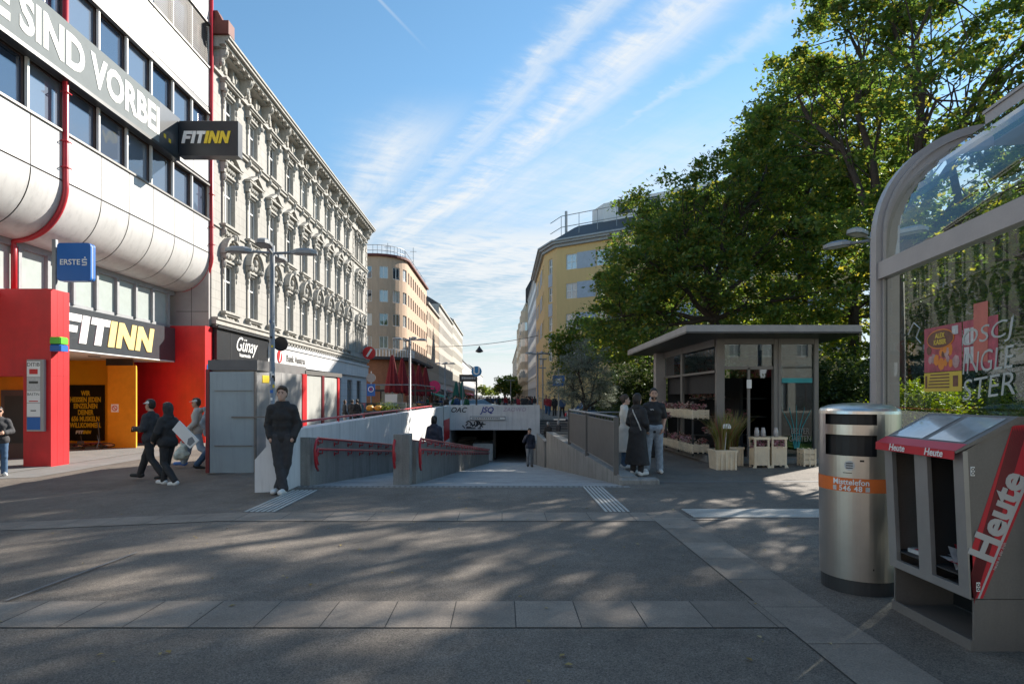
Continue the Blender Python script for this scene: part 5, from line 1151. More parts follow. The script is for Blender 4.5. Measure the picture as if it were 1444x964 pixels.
for z in (1.17, .42):
    b = MB('white', 'black'); b.box(-.055 if z > 1 else -.02, -.03 if z > 1 else .005, -.006, 0, z-.03, z+.03); b.m(1); cx = -.0425 if z > 1 else -.0075
    for dz in (-.013, .013): b.tube([(cx+.009*math.cos(R(a)), -.007, z+dz+.009*math.sin(R(a))) for a in range(0, 361, 40)], .0025, 4)
    o = b.build('small_sticker', nb); o.location = (.05, 0, 0) 
b = MB('box_grey'); b.box(.02, .5, .0, .015, -.02, .335); b.box(.02, .5, Wd-.015, Wd, -.02, .335); b.box(.48, .50, .015, Wd-.015, -.02, .335); b.box(.021, .479, .016, Wd-.016, -.02, .03); b.box(-.0, .019, 0, Wd, -.02, .07); b.build('base', nb)
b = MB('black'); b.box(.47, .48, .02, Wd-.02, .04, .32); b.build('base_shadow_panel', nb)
b = MB('paper', 'heute_red'); rnd = random.Random(2)
for k in range(14):
    y = rnd.uniform(.12, .3); x = rnd.uniform(.05, .22); z = .475+rnd.uniform(0, .12); a = rnd.uniform(-.7, .9); s_ = rnd.uniform(.05, .11); c, q = math.cos(a), math.sin(a)
    b.m(0 if k % 4 else 1); b.add([(x-.08, y-s_*c, z-s_*q*.6), (x+.06, y-s_*c, z-s_*q*.5+.03), (x+.08, y+s_*c, z+s_*q*.7), (x-.05, y+s_*c, z+s_*q+.02)], [(0, 1, 2), (0, 2, 3)])
o = b.build('crumpled_newspapers', None); o.location = (3.05, 3.92, 0); props(o, 'crumpled newspapers lying in the nearer compartment of the newspaper box', 'newspapers')
b = MB('paper', 'heute_red'); b.box(.06, .27, .5, .7, .472, .50); b.m(1).box(.08, .2, .52, .66, .50, .502); o = b.build('newspapers', None); o.location = (3.05, 3.92, 0); props(o, 'thin flat pile of newspapers in the farther compartment of the newspaper box', 'newspapers')
# ------------------------------------------------------------------ arched glass shelter
sh = thing('glass_shelter', 'grey framed glass shelter with an arched roof at the right edge', 'shelter', (3.96, 6.2, 0), R(-8.05)+math.pi)
# local axes after the turn: +Y points to the camera, -X away from it to the right
def arch_pts(x_out, y, zs, r, n=14): return [(x_out, y, 0), (x_out, y, zs)]+[(x_out-r+r*math.cos(R(90*k/n)), y, zs+r*math.sin(R(90*k/n))) for k in range(1, n+1)]
def arch_frame(y0, y1, name, xo=.115, zs=3.3, r=1.1, th=.225):
    b = MB('shelter_grey'); o = arch_pts(xo, 0, zs, r); i_ = [(xo-th, 0, 0), (xo-th, 0, zs)]+[(xo-r+(r-th)*math.cos(R(90*k/14)), 0, zs+(r-th)*math.sin(R(90*k/14))) for k in range(1, 15)]
    o = [(x, z) for x, _, z in o]; i_ = [(x, z) for x, _, z in i_]; n = len(o); vs = []
    for y in (y0, y1): vs += [(x, y, z) for x, z in o]+[(x, y, z) for x, z in i_]
    fs = []
    for k in range(n-1):
        fs += [(k, k+1, n+k+1, n+k), (2*n+k+1, 2*n+k, 3*n+k, 3*n+k+1), (k+1, k, 2*n+k, 2*n+k+1), (n+k, n+k+1, 3*n+k+1, 3*n+k)]
    b.add(vs, fs); return b.build(name, sh)
arch_frame(-.10, .02, 'arch_frame'); arch_frame(2.45, 2.55, 'arch_frame'); arch_frame(4.9, 5.0, 'arch_frame')
o = arch_frame(.021, .05, 'arch_trim', .06, 3.3, 1.045, .03)
b = MB('shelter_grey'); b.box(.0, .10, .02, 4.9, 2.86, 3.03); b.build('side_beam', sh)
b = MB('shelter_grey'); b.box(-1.45, -.985, -.12, 5.0, 4.22, 4.55); b.box(-1.47, -.97, -.14, 5.0, 4.55, 4.58); b.build('ridge_beam', sh)
b = MB('dark_metal'); b.box(.02, .05, .02, .05, .1, 2.86); b.box(.02, .07, .02, 4.9, .0, .12); b.build('glass_gasket', sh)
b = MB('side_glass'); b.quad((.05, .05, .12), (.05, 4.9, .12), (.05, 4.9, 2.86), (.05, .05, 2.86)); b.build('side_glass', sh)
b = MB('shelter_glass'); n = 16; rr = .97; pts_ = [(.03, 3.03)]+[(-.985+(rr+.03)*math.cos(R(90*k/n)), 3.25+rr*math.sin(R(90*k/n))) for k in range(n+1)]
for (x0, z0), (x1, z1) in zip(pts_, pts_[1:]): b.quad((x0, .02, z0), (x0, 4.9, z0), (x1, 4.9, z1), (x1, .02, z1))
o = b.build('vault_glass', sh, smooth=True)
b = MB('shelter_grey'); b.box(-2.6, -2.5, -.05, .05, 0, 4.3); b.box(-2.55, -2.5, 0, 4.9, 2.9, 3.0); b.box(-2.55, -2.5, 2.4, 2.5, 0, 3); b.build('rear_post', sh)
b = MB('black')
for z in (2.28, 1.85, 1.55): b.tube([(-.13, .045, z), (-.13, .07, z)], .014, 8)
b.build('bolt', sh)
for k in range(8):
    a = R(8+k*10); x, z = .115-1.1+(1.1-.255)*math.cos(a), 3.3+(1.1-.255)*math.sin(a)
# posters and scrawl on the glass (plane x=.05 facing +X local)
def onglass(name, label, y0, z0, w, h, build):
    t = bpy.data.objects.new(name, None); COL.objects.link(t); props(t, label, 'poster'); M_ = WM[sh]@Matrix.Translation((.053, y0, z0))@Matrix.Rotation(R(90), 4, 'Z')
    t.matrix_world = M_; t.rotation_euler = M_.to_euler(); t.location = M_.translation; WM[t] = M_; build(t); return t
mat('poster_pink', (.38, .06, .09), .5, var=.45, scale=9); mat('poster_orange', (.70, .22, .02), .5); mat('poster_yellow', (.62, .44, .05), .5, var=.1, scale=20); mat('poster_pale', (.45, .28, .27), .6, var=.4, scale=12); mat('poster_brown', (.14, .05, .03), .5, var=.4, scale=14); mat('poster_salmon', (.55, .16, .12), .7, var=.2)
def pb(t):
    W_ = .545
    b = MB('poster_pink', 'poster_yellow', 'poster_pale', 'poster_brown', 'poster_orange'); b.box(0, W_, -.002, 0, .17, .56); b.m(1).box(0, W_, -.0025, 0, 0, .165); b.build('sheet', t)
    b = MB('poster_pale', 'poster_brown', 'paper', 'poster_orange'); r_ = random.Random(6)
    for k in range(16): x = r_.uniform(.06, .48); z = r_.uniform(.2, .38); b.m(r_.choice([0, 0, 1, 3])); s_ = r_.uniform(.02, .05); b.prism([(x+s_*r_.uniform(.7, 1.2)*math.cos(j*.9), z+s_*1.2*math.sin(j*.9)) for j in range(7)], -.0032-k*.0001, -.002, 'y')
    b.m(2).box(.42, .50, -.006, -.002, .47, .54)
    b.build('picture', t)
    b = MB('poster_orange', 'poster_brown'); b.prism([(.25+.2*math.cos(R(a)), .45+.085*math.sin(R(a))) for a in range(0, 360, 15)], -.006, -.002, 'y'); b.m(1).prism([(.25+.19*math.cos(R(a)), .45+.075*math.sin(R(a))) for a in range(0, 360, 15)], -.007, -.002, 'y'); b.build('name_oval', t)
    text('lettering', 'ALEX\nKAISER', .058, 'poster_yellow', t, (.25, -.008, .45), FR, bold=.002, ext=.001)
    b = MB('poster_brown'); 
    for k in range(5): b.box(.06+.01*k, .38, -.004, -.0025, .03+k*.027, .042+k*.027)
    b.box(.02, .05, -.004, -.0025, .03, .14); b.m(0).box(.43, .5, -.004, -.0025, .04, .13); b.build('small_print', t)
onglass('poster', 'pink and yellow concert poster stuck on the shelter glass', .80, 1.70, .54, .56, pb)
def pb2(t): b = MB('poster_pink'); b.box(0, .42, -.0015, 0, 0, .40); b.build('sheet', t); b = MB('paper'); [b.box(.02+(k % 2)*.08, .085+(k % 2)*.08, -.003, -.0015, .06+(k//2)*.15, .19+(k//2)*.15) for k in range(4)]; b.build('print', t)
onglass('poster', 'faded pink poster remnant right of the concert poster on the glass', 1.36, 1.86, .42, .4, pb2)
def pb3(t): b = MB('poster_salmon'); b.box(0, .17, -.004, -.0025, 0, .46); b.build('sheet', t)
onglass('poster', 'narrow salmon strip of paper hanging above the faded poster on the glass', 1.50, 1.92, .17, .46, pb3)
def gf(t):
    for w_, zz, rr_ in (('OSCJ', .50, -4), ('INGLE', .31, -3), ('STER', .11, -5)): link('scrawl', text_mesh(w_, .30, 'spray_silver', ext=.001, bold=-.002, shear=.2, fit=(.60, .165)), t, loc=(.31, -.006, zz), rot=(R(90), R(rr_), 0))
    b = MB('spray_silver'); b.tube([(-.82, -.005, .62), (-.72, -.005, .72), (-.62, -.005, .66), (-.68, -.005, .58), (-.60, -.005, .52)], .006, 4); b.build('scrawl', t)
g_ = onglass('graffiti', 'silver handwritten graffiti scrawl on the shelter glass beside the posters', 1.35, 1.62, 1, 1, gf); g_['category'] = 'graffiti'
# ------------------------------------------------------------------ trees
def quads_mesh(name, pts, matname):       # pts (n,4,3)
    n = len(pts); me = bpy.data.meshes.new(name); me.vertices.add(n*4); me.vertices.foreach_set('co', pts.reshape(-1).astype(np.float32))
    me.loops.add(n*4); me.loops.foreach_set('vertex_index', np.arange(n*4, dtype=np.int32)); me.polygons.add(n)
    me.polygons.foreach_set('loop_start', np.arange(0, n*4, 4, dtype=np.int32)); me.materials.append(MATS[matname]); me.update(calc_edges=True); return me
def leaf_cloud(name, blobs, n, size, matname, seed, clump=.45, per=38, shell=.55, flat=.6, lw=.55, twigs=None, root=None):
    rg = np.random.default_rng(seed); wts = np.array([(b[3]*b[4]*b[5])**(2/3.) for b in blobs]); wts /= wts.sum(); nc = max(1, n//per)
    bi_ = rg.choice(len(blobs), nc, p=wts); B_ = np.array(blobs)[bi_]
    d = rg.normal(size=(nc, 3)); d /= np.linalg.norm(d, axis=1)[:, None]; rad_ = shell+(1.06-shell)*rg.random(nc)**.7
    cc = B_[:, :3]+d*B_[:, 3:6]*rad_[:, None]; cc += rg.normal(size=(nc, 3))*.12
    csz = clump*rg.uniform(.5, 1.35, nc)
    cnt = rg.integers(int(per*.5), int(per*1.5), nc); idx = np.repeat(np.arange(nc), cnt); m = len(idx)
    off_ = rg.normal(size=(m, 3))*.5; off_[:, 2] *= flat; c = cc[idx]+off_*csz[idx][:, None]; c[:, 2] -= .10*np.abs(off_[:, 0]+off_[:, 1])*csz[idx]
    nrm = rg.normal(size=(m, 3)); nrm[:, 2] = np.abs(nrm[:, 2])+.5; nrm /= np.linalg.norm(nrm, axis=1)[:, None]
    a = np.cross(nrm, rg.normal(size=(m, 3))); a /= np.linalg.norm(a, axis=1)[:, None]; b_ = np.cross(nrm, a)
    s_ = size*rg.uniform(.6, 1.35, m)[:, None]; a *= s_*.5; b_ *= s_*.5*lw; bend = nrm*s_*.12
    pts_ = np.stack([c-a, c+b_-bend+a*.1, c+a, c-b_-bend+a*.1], axis=1)
    return pts_, cc
def limb(b, p0, p1, r0, r1, rr, seg=6, steps=5, wob=.12):
    p0 = Vector(p0); p1 = Vector(p1); L_ = (p1-p0).length; pts_ = []; rs = []
    for i in range(steps+1):
        t_ = i/steps; p = p0.lerp(p1, t_); 
        if 0 < i < steps: p += Vector((rr.gauss(0, 1), rr.gauss(0, 1), rr.gauss(0, .6)))*wob*L_*.25
        p.z += .10*L_*math.sin(math.pi*t_)*.5
        pts_.append(p); rs.append(r0+(r1-r0)*t_)
    b.tube(pts_, rs, seg, cap=False); return pts_
def tree(label, base, trunk_top, r0, blobs, n, size, mt, seed, group=None, cat='tree', name='park_tree', clump=.40, shell=.45, twig=True, lean=(0, 0), lw=.6, per=38):
    t = thing(name, label, cat, base, 0, group); rr = random.Random(seed)
    pts_, cc = leaf_cloud(name, blobs, n, size, mt, seed, clump, per, shell, lw=lw)
    bx, by, bz = base; pts_ = pts_-np.array(base); me = quads_mesh('crown', pts_, mt); link('crown', me, t)
    b = MB('bark'); tt = Vector((lean[0], lean[1], trunk_top-bz)); b.tube([(0, 0, -.2), (0, 0, .15), tt*.5, tt], [r0*1.5, r0*1.08, r0*.9, r0*.75], 10); b.build('trunk', t, smooth=True)
    b = MB('bark')
    for k, bl in enumerate(blobs):
        c = Vector(bl[:3])-Vector(base); path_ = limb(b, tt-Vector((0, 0, rr.uniform(0, .6))), c, r0*.5, r0*.16, rr, 7)
        near = [Vector(q)-Vector(base) for q in cc if np.linalg.norm((q-np.array(bl[:3]))/np.array(bl[3:6])) < 1.15]
        rr.shuffle(near)
        for q in near[:16 if twig else 5]: s0 = rr.choice(path_[2:]); limb(b, s0, q, r0*.11, .012, rr, 4, 4, .2)
    b.build('limbs', t, smooth=True); return t
GT = 'tall leafy trees of the park'
tree('broad green tree right behind the flower kiosk, its dark limbs fanning above the roof', (9.0, 25.5, 0), 5.2, .26,
     [(5.0, 25, 5.0, 1.5, 1.6, 1.5), (6.0, 25, 7.4, 2.0, 2.0, 1.6), (7.4, 25.5, 9.4, 2.1, 2.3, 1.5), (9.6, 25.5, 10.6, 2.3, 2.6, 1.5), (8.2, 24.5, 7.0, 2.6, 2.4, 1.9), (11.8, 25.5, 8.8, 2.6, 2.5, 2.2), (11.5, 24.5, 5.6, 2.6, 2.2, 1.3), (6.3, 24.5, 4.3, 1.9, 1.6, 1.1), (11.6, 26.2, 11.9, 2.0, 2.2, 1.5), (9.0, 27.5, 8, 3, 2.4, 2.6)],
     37000, .18, 'leaf_maple', 11, GT, per=115, clump=.52)
tree('tallest park tree, its crown rising past the top of the picture behind the shelter', (12.8, 19.6, 0), 6.0, .30,
     [(11.4, 23.2, 13.2, 1.7, 2.0, 1.4), (12.6, 21.8, 14.7, 2.2, 2.2, 1.7), (13.0, 22.8, 11.0, 2.6, 2.2, 1.9), (13.6, 19, 14.2, 2.6, 2.5, 1.7), (13.4, 18.6, 10.8, 2.9, 2.6, 2.2), (16.4, 19.3, 12.2, 2.5, 2.5, 2.4), (14.6, 20.5, 16.0, 2.6, 2.4, 1.6), (18.5, 20, 14.5, 2.5, 2.5, 2.5), (11.6, 18.8, 7.0, 2.3, 1.8, 1.2), (15.6, 18.6, 8.0, 2.7, 2.3, 1.7)],
     34000, .19, 'leaf_maple', 12, GT, per=130, clump=.52)
tree('park tree standing close behind the glass shelter, seen partly through its panes', (12.6, 13.2, 0), 4.6, .22,
     [(12.4, 13.2, 7.2, 2.3, 2.0, 1.6), (14.8, 13.5, 8.0, 2.4, 2.2, 2.0), (13.4, 12.8, 9.6, 2.0, 2.0, 1.3), (11.3, 14.5, 5.4, 1.5, 1.5, 1.0), (15.5, 13, 5.5, 2.2, 2, 1.2)],
     6500, .17, 'leaf_back', 13, GT, per=120, clump=.45)
tree('unseen tree added behind the kiosk tree to shade the ramp wall and booth', (8.2, 32, 0), 4.5, .24,
     [(5.9, 31, 5.6, 1.6, 2.2, 2.4), (7.4, 32, 8.2, 2.2, 2.4, 2.4), (9.6, 32.5, 10.4, 2.4, 2.4, 2.0), (11.8, 33, 11.0, 2.4, 2.4, 2.6)], 22000, .22, 'leaf_maple', 21, GT, clump=.5)  # hidden tree, added to cast shade on the white wall and booth
tree('high tree in the second row filling the sky gap between the two front trees', (15.2, 30.5, 0), 9, .3,
     [(13.6, 30.5, 14.2, 2.3, 2.2, 2.2), (15.6, 30.5, 16.4, 2.6, 2.4, 2.2), (18.4, 30.5, 15.0, 2.8, 2.4, 3.0), (15.5, 30.5, 11.5, 3.0, 2.4, 2.4)], 26000, .24, 'leaf_maple', 22, GT, clump=.6)
tree('large tree farther back in the park between the two front trees', (17.5, 30, 0), 6, .3,
     [(14.5, 30, 8, 3.2, 3, 3), (18, 31, 11, 4, 3, 3.5), (21.5, 30, 8, 3.5, 3, 3.5), (17.5, 30, 5.6, 4.5, 3, 2)], 26000, .26, 'leaf_back', 14, GT, clump=.6)
tree('far background tree of the park filling the gap at the right edge', (30, 34, 0), 6, .3,
     [(26, 33, 7.5, 4, 3, 4), (31, 34, 10, 4.5, 3, 5), (36, 34, 8, 4, 3, 5)], 16000, .34, 'leaf_back', 15, GT, clump=.8)
tree('background tree low behind the kiosk roof on its left side', (11, 38, 0), 4, .25,
     [(8.5, 38, 5.5, 2.8, 2.5, 2.6), (12.5, 38, 6.5, 3.2, 2.5, 3), (16, 38, 5, 3, 2.5, 3)], 14000, .28, 'leaf_maple', 16, GT, clump=.7)
tree('small silvery olive tree in front of the yellow house beside the railing', (3.25, 23.6, 0), 1.6, .11,
     [(2.5, 23.6, 2.2, .8, .8, .75), (3.0, 23.6, 3.1, .85, .85, .75), (3.7, 23.6, 2.4, .75, .8, .8), (2.9, 23.6, 1.6, .9, .7, .45), (4.1, 23.8, 1.7, .6, .7, .6)], 15000, .085, 'leaf_olive', 17, name='olive_tree', clump=.22, lw=.25, shell=.3)
tree('small yellowish green street tree just behind the silvery olive tree', (5.4, 46, 0), 3.5, .14,
     [(4.6, 46, 5.8, 1.0, 1, 1.2), (5.9, 46, 6.4, 1.1, 1.1, 1.5), (7.2, 46, 5.4, 1.3, 1.2, 1.4), (5.2, 46, 4.0, 1.4, 1.2, 1.0)], 8000, .24, 'leaf_back', 18, name='street_tree', clump=.5)
def bush(label, c, r, n, size, mt, seed, group=None):
    t = thing('bush', label, 'bush', (c[0], c[1], 0), 0, group); rr = random.Random(seed)
    bl = [(c[0]+rr.uniform(-.4, .4)*r[0], c[1]+rr.uniform(-.3, .3)*r[1], r[2]*rr.uniform(.35, .75), r[0]*.62, r[1]*.62, r[2]*.42) for _ in range(5)]+[(c[0], c[1], r[2]*.35, r[0]*.9, r[1]*.8, r[2]*.35)]
    pts_, cc = leaf_cloud('bush', bl, n, size, mt, seed, .3, 30, .35); pts_[:, :, 2] = np.maximum(pts_[:, :, 2], .02); link('foliage', quads_mesh('foliage', pts_-np.array((c[0], c[1], 0)), mt), t)
    b = MB('bark')
    for k in range(8): q = Vector(cc[rr.randrange(len(cc))])-Vector((c[0], c[1], 0)); limb(b, (rr.uniform(-.2, .2), 0, 0), q, .03, .008, rr, 4, 4)
    b.build('stems', t); return t
GB = 'bushes at the edge of the park'
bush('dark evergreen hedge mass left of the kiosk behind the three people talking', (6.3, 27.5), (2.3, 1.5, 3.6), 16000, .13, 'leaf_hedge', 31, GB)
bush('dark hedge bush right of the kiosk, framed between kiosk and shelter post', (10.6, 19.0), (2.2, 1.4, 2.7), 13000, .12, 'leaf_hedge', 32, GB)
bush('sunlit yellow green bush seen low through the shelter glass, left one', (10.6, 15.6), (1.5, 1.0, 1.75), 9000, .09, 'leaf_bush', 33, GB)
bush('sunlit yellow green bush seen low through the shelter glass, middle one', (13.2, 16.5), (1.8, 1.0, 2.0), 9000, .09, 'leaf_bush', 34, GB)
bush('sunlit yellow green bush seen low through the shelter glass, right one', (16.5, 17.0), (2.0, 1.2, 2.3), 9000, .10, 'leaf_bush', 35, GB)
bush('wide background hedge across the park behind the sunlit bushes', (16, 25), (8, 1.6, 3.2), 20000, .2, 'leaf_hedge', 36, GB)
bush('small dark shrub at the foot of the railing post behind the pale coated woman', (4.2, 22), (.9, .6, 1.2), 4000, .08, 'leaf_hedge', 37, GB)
for i, (x, y, h, lab) in enumerate(((-11, 330, 9, 'nearest of the street trees at the far end of the avenue'), (-8.5, 380, 9, 'middle street tree at the far end of the avenue'), (-5.5, 450, 10, 'farthest street tree closing the avenue'), (.8, 150, 7, 'dark street tree at the foot of the bay windowed house'), (2.6, 165, 8, 'second dark street tree before the bay windowed house'))):
    tree(lab, (x, y, 0), h*.4, .25, [(x, y, h*.65, 2.6, 2.5, h*.3), (x+1.4, y, h*.5, 2, 2, h*.22)], 2600, .6, 'leaf_back' if i < 3 else 'leaf_maple', 60+i, 'street trees down the avenue', name='street_tree', clump=.9, twig=False)

# ------------------------------------------------------------------ terrace, stall, parasols
t = thing('planter', 'long dark planter box with flowers before the folded red parasols', 'planter', (-6.9, 30, -.13)); b = MB('interior_dark', 'soil'); b.bbox(0, 2.05, 0, .5, 0, 1.08, .02); b.build('box', t)
b = MB('grey_frame', 'kiosk_glass'); b.box(.75, 2.05, .42, .44, 1.08, 1.12); b.box(.75, 2.05, .42, .44, 1.5, 1.53); 
for x in (.75, 1.4, 2.03): b.box(x, x+.03, .41, .45, 1.08, 1.52)
b.m(1).box(.78, 2.03, .425, .43, 1.12, 1.5); b.build('glass_screen', t)
for i, (x, lab) in enumerate(((-6.62, 'left of the two big orange pumpkins on the dark planter'), (-6.2, 'right of the two big orange pumpkins on the dark planter'))):
    b = MB('pumpkin', 'bark'); vs = []
    n, m_ = 24, 9
    for j in range(m_+1):
        for k in range(n): a = 2*math.pi*k/n; e = math.pi*j/m_; q = .19*(1+.07*math.cos(a*8))*math.sin(e); vs.append((q*math.cos(a), q*math.sin(a), .16+.16*math.cos(e)*(1-.25*math.exp(-(q/.06)**2))))
    b.add(vs, [(j*n+k, (j+1)*n+k, (j+1)*n+(k+1) % n, j*n+(k+1) % n) for j in range(m_) for k in range(n)]); b.m(1).tube([(0, 0, .27), (.02, 0, .36)], .02, 6)
    o = b.build('pumpkin', None, smooth=True); o.location = (x, 30.2, .95); props(o, lab, 'pumpkin', 'orange pumpkins')
bush('bright green leafy plant on the dark planter right of the pumpkins', (-5.75, 30.2), (.38, .2, .3), 900, .06, 'leaf_bush', 41)
bpy.data.objects[COL.objects[-1].parent.name].location.z = .95
def parasol(label, x, y, h, mt='parasol_red', group='folded café parasols'):
    t = thing('folded_parasol', label, 'parasol', (x, y, -.15), random.uniform(0, 3), group); b = MB('lamp_grey'); b.tube([(0, 0, 0), (0, 0, h+.12)], .035, 8); b.build('pole', t)
    b = MB(mt); prof = [(.05, h), (.10, h-.15), (.22, h-.9), (.34, h-1.7), (.46, h-2.45), (.42, h-2.6)]; n = 32; vs = []
    for i, (r_, z) in enumerate(prof):
        for k in range(n): a = 2*math.pi*k/n; q = r_*(1+.30*math.cos(a*8+i*.15)+.08*math.sin(a*3+i)); vs.append((q*math.cos(a), q*math.sin(a), z-(.06*math.cos(a*8) if i > 3 else 0)))
    b.add(vs, [(i*n+k, i*n+(k+1) % n, (i+1)*n+(k+1) % n, (i+1)*n+k) for i in range(len(prof)-1) for k in range(n)]); b.build('canopy', t, smooth=True)
    b = MB('interior_dark'); b.bbox(-.4, .4, -.4, .4, 0, .1, .02); b.build('base', t); return t
random.seed(9)
for x, y, h, lab in ((-7.65, 42, 4.75, 'leftmost and largest folded red parasol of the café'), (-7.45, 45, 4.72, 'second folded red parasol from the left, before the corner house'), (-7.5, 50, 4.6, 'middle folded red parasol half hidden by the lamp pole'), (-7.25, 52.5, 4.6, 'fourth folded red parasol from the left'), (-7.05, 55.5, 4.55, 'rightmost folded red parasol of the café')): parasol(lab, x, y, h)
for x, y, lab in ((-6.4, 84, 'slender folded dark green parasol, left one of a pair by the parapet'), (-5.6, 84, 'slender folded dark green parasol, right one of a pair by the parapet')): parasol(lab, x, y, 4.0, 'parasol_green', 'folded green parasols')
t = thing('market_awning', 'small teal awning over a stall left of the parapet', 'awning', (-8.6, 66, -.2)); b = MB('shop_teal'); b.prism([(0, 2.6), (2.6, 1.9), (2.6, 1.75), (0, 2.4)], -.0, 2.2, 'y'); b.build('cloth', t); b = MB('lamp_grey'); b.box(0, .06, 0, .06, 0, 2.5); b.box(2.5, 2.56, 0, .06, 0, 1.9); b.box(0, .06, 2.1, 2.16, 0, 2.5); b.box(2.5, 2.56, 2.1, 2.16, 0, 1.9); b.build('frame', t)
t = thing('balloon_sign', 'round pink sign hanging over the café terrace', 'sign', (-8.1, 72, 2.9)); b = MB('shop_pink'); b.tube([(0, -.08, 0), (0, .08, 0)], .75, 24); b.build('disc', t); b = MB('lamp_grey'); b.tube([(0, .1, -3.1), (0, .1, .2)], .05, 6); b.build('post', t)
t = thing('terrace_screen', 'glass wind screen with thin dark posts round the café terrace', 'screen', (-9.3, 39, -.2))
b = MB('dark_metal'); 
for k in range(6): b.box(k*1.1-.02, k*1.1+.02, 0, .04, 0, 1.5)
b.box(0, 5.5, 0, .04, 1.46, 1.5); b.build('frame', t); b = MB('kiosk_glass'); b.box(.02, 5.5, .01, .02, .2, 1.46); b.build('pane', t)
t = thing('pergola', 'thin pale pergola rail on dark posts behind the lamp pole', 'pergola', (-5.9, 41, -.1)); b = MB('lamp_grey'); b.tube([(0, 0, 2.6), (.3, 9, 2.6)], .04, 6); b.tube([(0, 0, 2.6), (-3, 0, 2.6)], .04, 6); b.build('rail', t)
for x, y in ((0, 0), (.3, 9), (-3, 0), (.15, 4.5)): b = MB('dark_metal'); b.tube([(x, y, 0), (x, y, 2.6)], .05, 6); b.build('post', t)
t = thing('menu_board', 'pale blue menu board standing before the café', 'board', (-7.0, 38, -.15)); b = MB('lidb' if False else 'win_white'); b.box(-.38, .38, -.03, .03, 1.25, 2.0); b.build('board', t); b = MB('lamp_grey'); b.box(-.04, .04, .03, .07, 0, 1.9); b.build('post', t)
t = thing('cafe_counter', 'dark café counter with pale shelves on the terrace', 'counter', (-9.6, 46, -.25)); b = MB('interior_dark', 'win_white', 'awning_dark'); b.bbox(0, 4.2, 0, 1.4, 0, 1.25, .03); b.m(2).box(-.2, 4.4, -.2, 1.8, 2.35, 2.5); b.m(1).box(.2, 1.6, -.02, 0, .5, 1.1); b.box(2.1, 3.6, -.02, 0, .5, 1.1); b.m(0); [b.box(x, x+.08, 1.5, 1.58, 1.25, 2.35) for x in (0, 4.1)]; b.build('counter', t)
# scooters / wheels heap in the entrance
def bicycle(label, x, y, z, rz, tilt, group='bicycles in the gym entrance'):
    t = thing('bicycle', label, 'bicycle', (x, y, z), rz, group); t.rotation_euler = (tilt, 0, rz)
    for sx in (-.52, .52):
        b = MB('black'); b.tube([(sx+.33*math.cos(R(a)), 0, .34+.33*math.sin(R(a))) for a in range(0, 361, 20)], .018, 6); w = b.build('wheel', t)
        b = MB('steel'); [b.tube([(sx, 0, .34), (sx+.31*math.cos(R(a)), 0, .34+.31*math.sin(R(a)))], .003, 3) for a in range(0, 360, 30)]; b.build('spokes', w)
    b = MB('dark_red' if tilt > .5 else 'grey_metal'); 
    for p, q in (((-.52, .34), (-.10, .30)), ((-.10, .30), (-.22, .82)), ((-.22, .76), (.36, .78)), ((.36, .74), (-.10, .30)), ((-.52, .34), (-.22, .76)), ((.52, .34), (.36, .90))): b.tube([(p[0], 0, p[1]), (q[0], 0, q[1])], .016, 6)
    b.build('frame', t); b = MB('black'); b.box(-.34, -.12, -.06, .06, .82, .87); b.build('saddle', t); b = MB('dark_metal'); b.tube([(.30, -.26, .95), (.36, 0, .93), (.30, .26, .95)], .014, 6); b.build('handlebar', t)
bicycle('bicycle lying almost flat below the black poster', -17.6, 25.3, -.38, .2, 1.35); bicycle('second bicycle lying on its side at the foot of the orange wall', -16.6, 24.3, -.38, .5, 1.25)
t = thing('kick_scooter', 'dark upright kick scooter leaning beside the orange wall', 'scooter', (-16.25, 24.2, -.42), .3); b = MB('dark_metal'); b.box(-.45, .1, -.06, .06, .08, .12); b.build('deck', t); b = MB('dark_metal'); b.tube([(.1, 0, .1), (.02, 0, 1.08)], .022, 6); b.tube([(.02, -.2, 1.08), (.02, .2, 1.08)], .016, 6); b.build('steering_column', t)
for x in (-.5, .15): b = MB('black'); b.tube([(x, -.02, .09), (x, .02, .09)], .09, 14); b.build('wheel', t)
